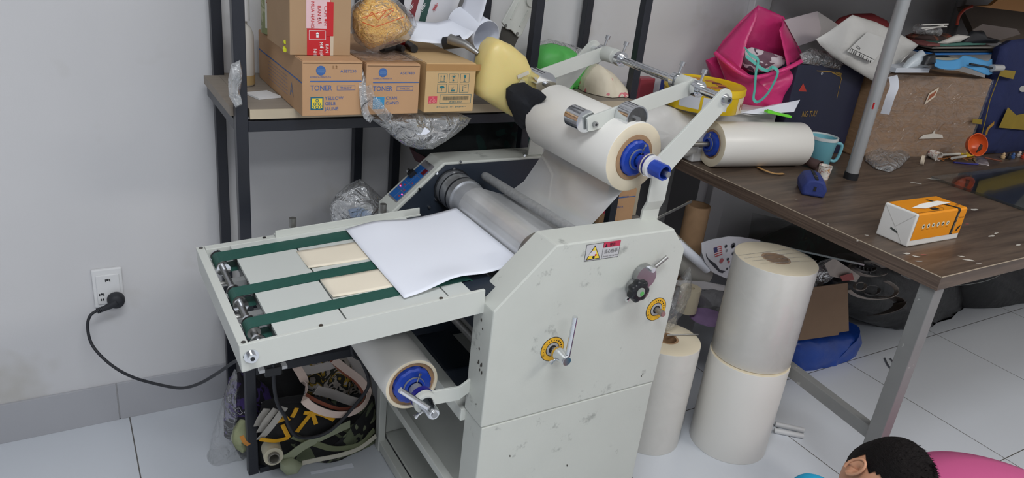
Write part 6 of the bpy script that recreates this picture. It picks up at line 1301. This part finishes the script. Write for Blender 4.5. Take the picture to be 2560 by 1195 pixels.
loop(2180, 722, 62, 26, .1, 1.38, VN, .018, 'curled_strip', -60, 160); loop(2178, 726, 20, 12, 0, 1.37, mat('vinyl_mid', (96, 94, 92), .4), .012, 'curled_strip'); loop(2150, 716, 14, 10, 0, 1.37, VN, .010, 'curled_strip')
loop(2190, 765, 60, 22, -.15, 1.39, mat('vinyl_brown', (84, 74, 66), .5), .05, 'curled_strip', -80, 100); loop(2410, 690, 90, 22, -.12, 1.30, mat('vinyl_light', (150, 154, 150), .4), .014, 'curled_strip', -10, 170)
for k in range(4):
    b = MB(); c = P(2148 + 9 * k, 664 + 3 * k, 1, 1.375); b.bar(c, c + Vector((.006, 0, -.018)), .006, .006, VD); b.build('dark_slot', t)
b = MB(); b.poly(pl([(2060, 660), (2085, 645), (2150, 690), (2140, 705), (2075, 690)], 1.37), VN); b.build('pale_sheet', t, solid=.001)
b = MB(); b.poly(pl([(2100, 690), (2130, 682), (2135, 700), (2105, 702)], 1.36), mat('vinyl_red', (150, 60, 56), .5)); b.build('red_scrap', t, solid=.001)
b = MB(); puff(b, pl([(2030, 680), (2058, 655), (2090, 648), (2100, 670), (2070, 700), (2035, 716)], 1.42), .03, CLEARW, amp=.01, nf=20); b.build('plastic_bag', label='clear plastic bag behind the tall film stack under the desk', cat='plastic bag')
b = MB(); b.poly(pl([(1990, 725), (2040, 716), (2117, 706), (2120, 826), (2096, 830), (2094, 836), (2010, 848), (1990, 850)], 1.38), mat('flap_board', (142, 116, 92), .8, var=.06)); b.build('cardboard_sheet', label='plain brown cardboard sheet behind the tall film stack', cat='cardboard', solid=.004)
b = MB(); puff(b, pl([(1975, 860), (2000, 840), (2060, 835), (2125, 826), (2140, 812), (2146, 845), (2130, 885), (2090, 920), (2040, 940), (2000, 943), (1975, 930)], 1.44), .06, mat('blue_bag', (30, 76, 170), .3, var=.2, scale=8, bump=.5, bscale=12), back=.10, amp=.010, nf=14, pw=.4); b.build('blue_bag', label='bright blue plastic bag on the floor under the cardboard sheet', cat='bag')
for k, (p_, q_) in enumerate((((1938, 1060), (2010, 1076)), ((1936, 1076), (2008, 1090)))):
    b = MB(); b.cyl(P(*p_, 2, .0085), P(*q_, 2, .0085), .0085, mat('white_pipe', (206, 208, 210), .4), 20); b.build('plastic_pipe', label='short white plastic pipe on the floor by the tall film stack, ' + ('farther of the two' if k == 0 else 'nearer of the two'), cat='pipe', group='white pipes on the floor')
b = MB(); b.tube(curve([P(x, y, 2, .004) for x, y in ((2212, 895), (2222, 915), (2236, 926), (2238, 912), (2226, 896))]), .0025, mat('grey_tie', (110, 114, 116), .5), 8); b.build('wire_loop', label='small grey wire loop on the floor under the desk', cat='wire')

# ================================================================== fabric scraps under the feed table
def pz(pts, y): return pl(pts, y)
b = MB(); puff(b, pz([(640, 1080), (660, 1060), (700, 1040), (760, 1050), (830, 1060), (900, 1030), (935, 990), (944, 1070), (940, 1130), (880, 1160), (760, 1174), (690, 1188), (645, 1170), (636, 1120)], 1.645), .065, FAB_GREEN, back=.10, amp=.018, nf=12, zmin=.003); b.build('fabric_bundle', label='black fabric bundle with sage green print on the floor under the feed table', cat='fabric')
b = MB(); puff(b, pz([(645, 1060), (655, 1020), (700, 1010), (770, 1005), (830, 1010), (860, 1030), (850, 1060), (800, 1080), (720, 1105), (660, 1100)], 1.625), .050, mat('black_fabric', (30, 30, 32), .9, bump=.3, bscale=20), back=.08, amp=.010, nf=14); b.build('fabric_bundle', label='plain black fabric bundle tied with yellow bands', cat='fabric')
b = MB(); puff(b, pz([(640, 940), (700, 915), (770, 912), (765, 960), (745, 1010), (700, 1025), (650, 1020), (636, 980)], 1.80), .05, mat('black_fabric', (30, 30, 32), .9, bump=.3, bscale=20), back=.08, amp=.012); b.build('black_sack', label='black cloth sack behind the machine cable', cat='sack')
b = MB(); puff(b, pz([(560, 1000), (575, 950), (600, 935), (640, 945), (690, 990), (720, 1010), (690, 1025), (640, 1040), (600, 1050), (575, 1100), (560, 1090)], 1.75), .07, FAB_PURPLE, back=.06, amp=.018, nf=16); b.build('fabric_bundle', label='purple printed fabric bundle around the left rack post', cat='fabric')
b = MB(); puff(b, pz([(745, 905), (800, 895), (870, 880), (885, 920), (905, 960), (895, 1010), (840, 1020), (780, 1010), (755, 960)], 1.83), .06, FAB_MIX, back=.06, amp=.020, nf=18); b.build('fabric_scraps', label='mixed cream and black fabric scraps inside the pink loops', cat='fabric', kind='stuff')
PINKR = mat('pale_pink_webbing', (226, 204, 192), .8); RUST = mat('rust_edge', (150, 84, 64), .8); YB_ = mat('yellow_tape', (222, 164, 24), .6); SAGE = mat('sage_strip', (150, 156, 130), .8); CRM = mat('cream_strip', (200, 196, 180), .8)
GP = 'fabric strips in the scrap heap'
def strip_obj(pts, y, wd, m, lab, th=.002, up=(0, 1, .2), nm='fabric_strip'):
    b = MB()
    q = [P(p[0], p[1], 1, (p[2] if len(p) > 2 else y) - .012) for p in pts]; ribbon(b, q, wd, m, th=th, up=up); return b.build(nm, label=lab, cat='fabric strip', group=GP)
strip_obj([(740, 915, 1.68), (758, 945, 1.66), (766, 975, 1.62), (762, 1000, 1.585), (790, 1022, 1.57), (835, 1036, 1.57), (880, 1032, 1.575), (912, 1010, 1.59), (920, 980, 1.62), (900, 950, 1.65), (868, 925, 1.67), (835, 900, 1.68)], 1.66, .022, PINKR, 'pale pink webbing looped around the scraps')
strip_obj([(762, 985, 1.61), (800, 1006, 1.585), (850, 1022, 1.585), (895, 1014, 1.60), (910, 990, 1.63), (890, 955, 1.66), (855, 928, 1.68), (828, 900, 1.69)], 1.672, .010, RUST, 'rust brown strip inside the pink loop')
strip_obj([(745, 905), (770, 925), (820, 915), (850, 905)], 1.70, .03, mat('white_cloth', (214, 208, 204), .8), 'white cloth strip at the top of the heap')
strip_obj([(790, 975), (830, 985), (870, 1000), (890, 1005)], 1.69, .03, mat('white_cloth', (214, 208, 204), .8), 'white cloth strip in the middle of the pink loop')
for k, (p_) in enumerate((((650, 1098), (690, 1102), (722, 1094)), ((706, 1062), (715, 1080), (722, 1094)), ((690, 1055), (712, 1048), (720, 1050)), ((742, 1020), (735, 1035), (730, 1043)), ((786, 1024), (765, 1050), (742, 1080)), ((780, 1030), (785, 1045), (790, 1060)), ((760, 1032), (800, 1035), (835, 1050)), ((700, 1030), (715, 1045), (722, 1052)))):
    strip_obj([(x, y) for x, y in p_], 1.583, .011, YB_, 'yellow fabric tape over the black bundle')
for k, p_ in enumerate((((712, 1018, 1.56), (690, 1050, 1.56), (668, 1078, 1.57), (650, 1098, 1.6)), ((690, 1022, 1.57), (668, 1050, 1.57), (650, 1080, 1.59)), ((668, 1022, 1.58), (652, 1045, 1.59), (643, 1065, 1.6)))):
    strip_obj(p_, 1.57, .018, mat('grey_white_strip', (176, 172, 164), .8), 'greyish white strip beside the left rack post')
strip_obj([(875, 1060, 1.59), (820, 1085, 1.58), (760, 1115, 1.575), (725, 1140, 1.575), (700, 1150, 1.58)], 1.6, .028, SAGE, 'long sage green strip running across the bundle')
strip_obj([(940, 1090, 1.59), (900, 1120, 1.58), (850, 1138, 1.575), (790, 1150, 1.575), (755, 1158, 1.575)], 1.6, .016, CRM, 'long cream strip along the bottom of the bundle')
strip_obj([(732, 1090, 1.585), (790, 1110, 1.58), (840, 1122, 1.58), (900, 1110, 1.58), (935, 1075, 1.60)], 1.6, .018, mat('olive_strip', (112, 118, 88), .8), 'olive strip curving below the cable')
b = MB(); puff(b, pz([(700, 1152), (730, 1145), (756, 1158), (745, 1178), (715, 1186), (700, 1172)], 1.56), .02, SAGE, back=.02, amp=.008, nf=30); b.build('fabric_knot', label='knotted sage green fabric at the bottom of the heap', cat='fabric')
b = MB(); puff(b, pz([(585, 1075), (600, 1050), (618, 1040), (622, 1080), (620, 1120), (604, 1130), (588, 1120), (578, 1100)], 1.69), .025, mat('lime_cloth', (186, 192, 150), .8, var=.3, scale=30), back=.03, amp=.010, nf=30); b.build('fabric_knot', label='pale lime gathered fabric left of the rack post', cat='fabric')
strip_obj([(604, 1090, 1.57), (612, 1105, 1.57), (622, 1112, 1.58)], 1.58, .010, mat('orange_strip', (206, 138, 60), .8), 'small orange strip on the pale lime fabric')
t = thing('paper_core', tuple(P(675, 1160, 1, 1.56)), 'cream fabric roll with a hollow core on the floor beside the left rack post', 'roll')
a_ = P(684, 1142, 1, 1.548); dd = Vector((.1, 1, -.15)).normalized(); b = MB(); b.ring(a_, dd, .024, .0145, .05, mat('cream_wad', (196, 190, 168), .8), 32); b.build('cloth_wrap', t); b = MB(); b.ring(a_ - dd * .01, dd, .0145, .0115, .06, mat('core_grey', (120, 116, 108), .6), 28); b.build('core', t)
b = MB(); puff(b, pz([(520, 1180), (525, 1120), (545, 1050), (565, 980), (590, 925), (600, 960), (580, 1050), (590, 1120), (630, 1190), (560, 1192)], 1.72), .05, THIN, back=.05, amp=.012, nf=12, zmin=.002); b.build('plastic_bag', label='large clear plastic bag around the purple fabric', cat='plastic bag')
b = MB(); b.poly([P(x, y, 2, .001) for x, y in ((776, 1180), (880, 1158), (885, 1168), (860, 1172), (778, 1186))], PAPER); b.build('paper_strip', label='thin white paper strip on the floor below the fabric heap', cat='paper strip', solid=.0006)
b = MB(); puff(b, pz([(868, 895), (905, 880), (925, 940), (935, 1010), (925, 1030), (905, 1000), (885, 930)], 1.72), .03, mat('white_carton', (206, 200, 196), .6), amp=.002, nf=6); b.build('white_carton', label='white cardboard piece right of the pink webbing loops', cat='box')
t = thing('table_plug', tuple(P(690, 932, 1, 1.52)), 'black adapter plug hanging under the feed table', 'plug')
c = P(682, 925, 1, 1.52); b = MB(); b.box((c.x - .02, c.y - .01, c.z - .012), (c.x + .02, c.y + .01, c.z + .012), BLACKP); b.build('body', t, bevel=.003); b = MB(); b.box((c.x - .032, c.y - .008, c.z + .002), (c.x + .032, c.y + .008, c.z + .010), PLASTERW); b.build('grey_clip', t)

# ================================================================== child
def skinned(name, parent, joints, edges, m, sub=2, root=0, label=None):
    me = bpy.data.meshes.new(name); me.from_pydata([Vector(j[0]) for j in joints], edges, []); o = bpy.data.objects.new(name, me); COL.objects.link(o)
    md = o.modifiers.new('skin', 'SKIN'); sv = me.skin_vertices[0].data
    for i, j in enumerate(joints): r = j[1]; sv[i].radius = (r, r) if not isinstance(r, tuple) else r; sv[i].use_root = (i == root)
    md.use_smooth_shade = True; s2 = o.modifiers.new('smooth', 'SUBSURF'); s2.levels = sub; s2.render_levels = sub
    me.materials.append(m); WORLD[o.name] = Vector((0, 0, 0))
    if parent is not None: o.parent = parent; o.location = -WORLD[parent.name]
    if label: o['label'] = label
    return o
HC = Vector((1.345, .600, .445))
kid = thing('person', (1.30, .56, 0), 'child with short black hair in a blue shirt sitting on the floor, looking down', 'person')
rt = Vector((-.84, .27, .48)).normalized(); upv = Vector((.26, -.58, .77)); upv = (upv - rt * upv.dot(rt)).normalized(); fw = upv.cross(rt).normalized()
HM = Matrix((( rt.x, fw.x, upv.x, HC.x), (rt.y, fw.y, upv.y, HC.y), (rt.z, fw.z, upv.z, HC.z), (0, 0, 0, 1)))
# face outline on a sphere grid: x right, y forward, z up
def head_pt(u_, v_, grow=0.0):
    th = 2 * PI * u_; ph = PI * v_
    x, y, z = math.sin(ph) * math.cos(th), math.sin(ph) * math.sin(th), math.cos(ph)
    rx, ry, rz = .066, .084, .096
    if z < 0: rx *= 1 - .28 * (-z); ry *= 1 - .12 * (-z)
    p = Vector((x * (rx + grow), y * (ry + grow), z * (rz + grow) - .004))
    if y > .6 and abs(x) < .5:                                          # brow, eye sockets, nose, mouth, chin
        fx = x / .28
        p.y += .014 * math.exp(-(fx * 2.6) ** 2) * math.exp(-((z + .18) / .16) ** 2)
        p.y -= .006 * math.exp(-((abs(x) - .28) / .12) ** 2) * math.exp(-((z - .06) / .12) ** 2)
        p.y += .004 * math.exp(-(x / .22) ** 2) * math.exp(-((z + .50) / .08) ** 2); p.y += .006 * math.exp(-(x / .3) ** 2) * math.exp(-((z + .78) / .12) ** 2)
    return p
def hskin():
    b = MB(); b.grid(lambda u_, v_: HM @ head_pt(u_, v_), 48, 32, SKIN); return b
hb = hskin()
J = [((1.29, .545, .14), (.10, .085)), ((1.295, .555, .26), (.095, .08)), ((1.30, .575, .345), (.075, .065)), ((1.315, .592, .395), .034), ((1.325, .598, .43), .034),
     ((1.205, .585, .375), .042), ((1.143, .628, .486), .040), ((1.13, .53, .27), .032), ((1.16, .44, .16), .024), ((1.175, .40, .13), .018),
     ((1.40, .55, .345), .042), ((1.44, .52, .30), .038), ((1.45, .44, .20), .030), ((1.38, .38, .14), .023), ((1.35, .36, .12), .018),
     ((1.23, .52, .085), .060), ((1.10, .36, .10), .048), ((1.20, .24, .045), .036), ((1.24, .22, .035), .028),
     ((1.36, .50, .085), .060), ((1.46, .32, .10), .048), ((1.36, .22, .045), .036), ((1.32, .20, .035), .028)]
E_ = [(0, 1), (1, 2), (2, 3), (3, 4), (2, 5), (5, 6), (6, 7), (7, 8), (8, 9), (2, 10), (10, 11), (11, 12), (12, 13), (13, 14), (0, 15), (15, 16), (16, 17), (17, 18), (0, 19), (19, 20), (20, 21), (21, 22)]
body = skinned('body', kid, J, E_, SKIN)
hd_ = hb.build('head', kid)
# fingers: a palm with five short skinned chains on each hand
for (w_, d_) in (((1.175, .40, .13), Vector((.15, -.8, -.5)).normalized()), ((1.35, .36, .12), Vector((-.35, -.75, -.5)).normalized())):
    w_ = Vector(w_); sd_ = d_.cross(Vector((0, 0, 1))).normalized(); js = [(w_, .015), (w_ + d_ * .035, (.022, .010))]; es = [(0, 1)]
    for k in range(4):
        ln = (.030, .036, .034, .026)[k]; o_ = sd_ * (-.018 + .012 * k); i0 = len(js)
        js += [(w_ + d_ * .045 + o_, .0062), (w_ + d_ * (.045 + ln * .55) + o_ * 1.1 + Vector((0, 0, -.004)), .0056), (w_ + d_ * (.045 + ln) + o_ * 1.1 + Vector((0, 0, -.014)), .0046)]; es += [(1, i0), (i0, i0 + 1), (i0 + 1, i0 + 2)]
    i0 = len(js); js += [(w_ + d_ * .018 - sd_ * .020, .007), (w_ + d_ * .036 - sd_ * .032, .0056)]; es += [(1, i0), (i0, i0 + 1)]
    skinned('hand', kid, js, es, SKIN, sub=1)
SHIRT = mat('blue_shirt', (26, 150, 190), .85, bump=.1, bscale=60)
Js = [((1.29, .545, .13), (.115, .098)), ((1.295, .555, .26), (.108, .092)), ((1.30, .577, .348), (.082, .074)), ((1.205, .585, .378), .052), ((1.140, .630, .492), .058), ((1.145, .555, .32), .044), ((1.40, .55, .345), .052), ((1.44, .52, .30), .048), ((1.445, .47, .24), .040)]
skinned('shirt', kid, Js, [(0, 1), (1, 2), (2, 3), (3, 4), (4, 5), (2, 6), (6, 7), (7, 8)], SHIRT, label='bright blue short sleeved shirt')
Jp = [((1.29, .54, .12), (.112, .09)), ((1.23, .52, .09), .075), ((1.15, .42, .10), .060), ((1.36, .50, .09), .075), ((1.43, .38, .10), .060)]
skinned('shorts', kid, Jp, [(0, 1), (1, 2), (0, 3), (3, 4)], mat('dark_shorts', (50, 52, 66), .85))
# hair cap: short at the sides, longer and spiky in front
def hair_mask(p):
    if abs(p.x) > .038 and p.y > -.030: return p.z > (.004 if p.y < .012 else .022 + .3 * (p.y - .012))
    return p.z > (.012 + .030 * max(0, p.y / .088)) if p.y > 0 else p.z > -.045
b = MB(); vs = []; idx = {}; fs = []; NU, NV = 72, 44
for j in range(NV + 1):
    for i in range(NU):
        p = head_pt(i / NU, j / NV, .0); q = head_pt(i / NU, j / NV, .0015 + .0105 * max(0, min(1, (p.z - .012) / .05)) + .0015 * vnoise(p.x * 90, p.y * 90, p.z * 90)); idx[(i, j)] = len(vs); vs.append((p, HM @ q))
for j in range(NV):
    for i in range(NU):
        k4 = [idx[(i, j)], idx[((i + 1) % NU, j)], idx[((i + 1) % NU, j + 1)], idx[(i, j + 1)]]
        if all(hair_mask(vs[k][0]) for k in k4): fs.append(k4)
b.add([v[1] for v in vs], fs, HAIR, True)
used_ = sorted({k for f in fs for k in f}); rmap = {k: n for n, k in enumerate(used_)}
b = MB(); b.add([vs[k][1] for k in used_], [[rmap[k] for k in f] for f in fs], HAIR, True)
hair = b.build('hair', kid, label='short black hair, spiky at the front')
b = MB(); rg = random.Random(3)
for k in range(900):
    u_, v_ = rg.random(), rg.random() * .55
    p = head_pt(u_, v_)
    if not hair_mask(p) or (p.y < .02 and rg.random() < .35): continue
    gr_ = .0105 * max(0, min(1, (p.z - .012) / .05))
    if gr_ < .003: continue
    q = HM @ head_pt(u_, v_, gr_); n_ = (HM.to_3x3() @ Vector((p.x * .9, p.y * .5 + .05, p.z * .7))).normalized(); ln = .007 + .030 * max(0, p.y / .088) * rg.random() + .003 * rg.random()
    n_ = (n_ + Vector((rg.uniform(-.25, .25), rg.uniform(-.25, .25), rg.uniform(-.25, .25)))).normalized()
    s_ = n_.orthogonal().normalized() * .0011; s2_ = n_.cross(s_)
    b.add([q - s_ - n_ * .003, q + s_ - n_ * .003, q + s2_ - n_ * .003, q + n_ * ln], [(0, 1, 3), (1, 2, 3), (2, 0, 3)], HAIR)
b.build('hair_tufts', hair, kind='stuff')
for s_ in (-1, 1):
    b = MB(); ec = Vector((s_ * .062, -.006, -.012)); pts = []
    def ear(u_, v_):
        a_ = 2 * PI * u_; r = .5 + .5 * v_; rim = math.sin(PI * v_)
        return HM @ (ec + Vector((s_ * (.004 + .010 * v_ * (1 if math.sin(a_ + .6) > -.9 else .4) + .004 * rim), -.004 * v_ + math.cos(a_) * .0145 * v_, math.sin(a_) * .024 * v_ + .002)))
    b.grid(lambda u_, v_: ear(u_, v_), 28, 8, SKIN); b.tube([HM @ (ec + Vector((s_ * .015, -.004 + math.cos(math.radians(a_)) * .0145, math.sin(math.radians(a_)) * .024 + .002))) for a_ in range(-60, 241, 20)], .0030, SKIN, 8); b.build('ear', kid)
    b = MB(); e_ = HM @ Vector((s_ * .026, .0745, .004)); b.lathe([(0, -.006), (.006, -.004), (.008, 0), (.006, .004), (0, .006)], e_, fw, mat('eye_white', (230, 228, 224), .2), 16); b.cyl(e_ + fw * .0055, e_ + fw * .0066, .0038, mat('iris', (40, 26, 20), .2), 14); b.build('eye', kid)
    b = MB(); b.tube([HM @ Vector((s_ * x * .001, (83 - abs(x - 26) * .15) * .001 - .002, z * .001)) for x, z in ((14, 19), (26, 22), (38, 19))], .0018, HAIR, 6); b.build('eyebrow', kid)
b = MB(); b.tube([HM @ Vector((x * .001, (77 - abs(x) * .25) * .001, -.050 + abs(x) * .00004)) for x in (-16, -8, 0, 8, 16)], [.001, .0028, .003, .0028, .001], mat('lips', (176, 100, 92), .5), 8); b.build('mouth', kid)
# pink cushion beyond the child
cc_ = Vector((1.86, .50, .0)); b = MB(); b.lathe([(0, 0), (.24, .01), (.31, .07), (.325, .13), (.29, .20), (.20, .245), (.10, .262), (0, .266)], cc_, (0, 0, 1), mat('pink_cushion', (226, 104, 160), .7, var=.04, scale=4), 64); b.build('pink_cushion', label='large round pink cushion on the floor at the bottom right', cat='cushion')
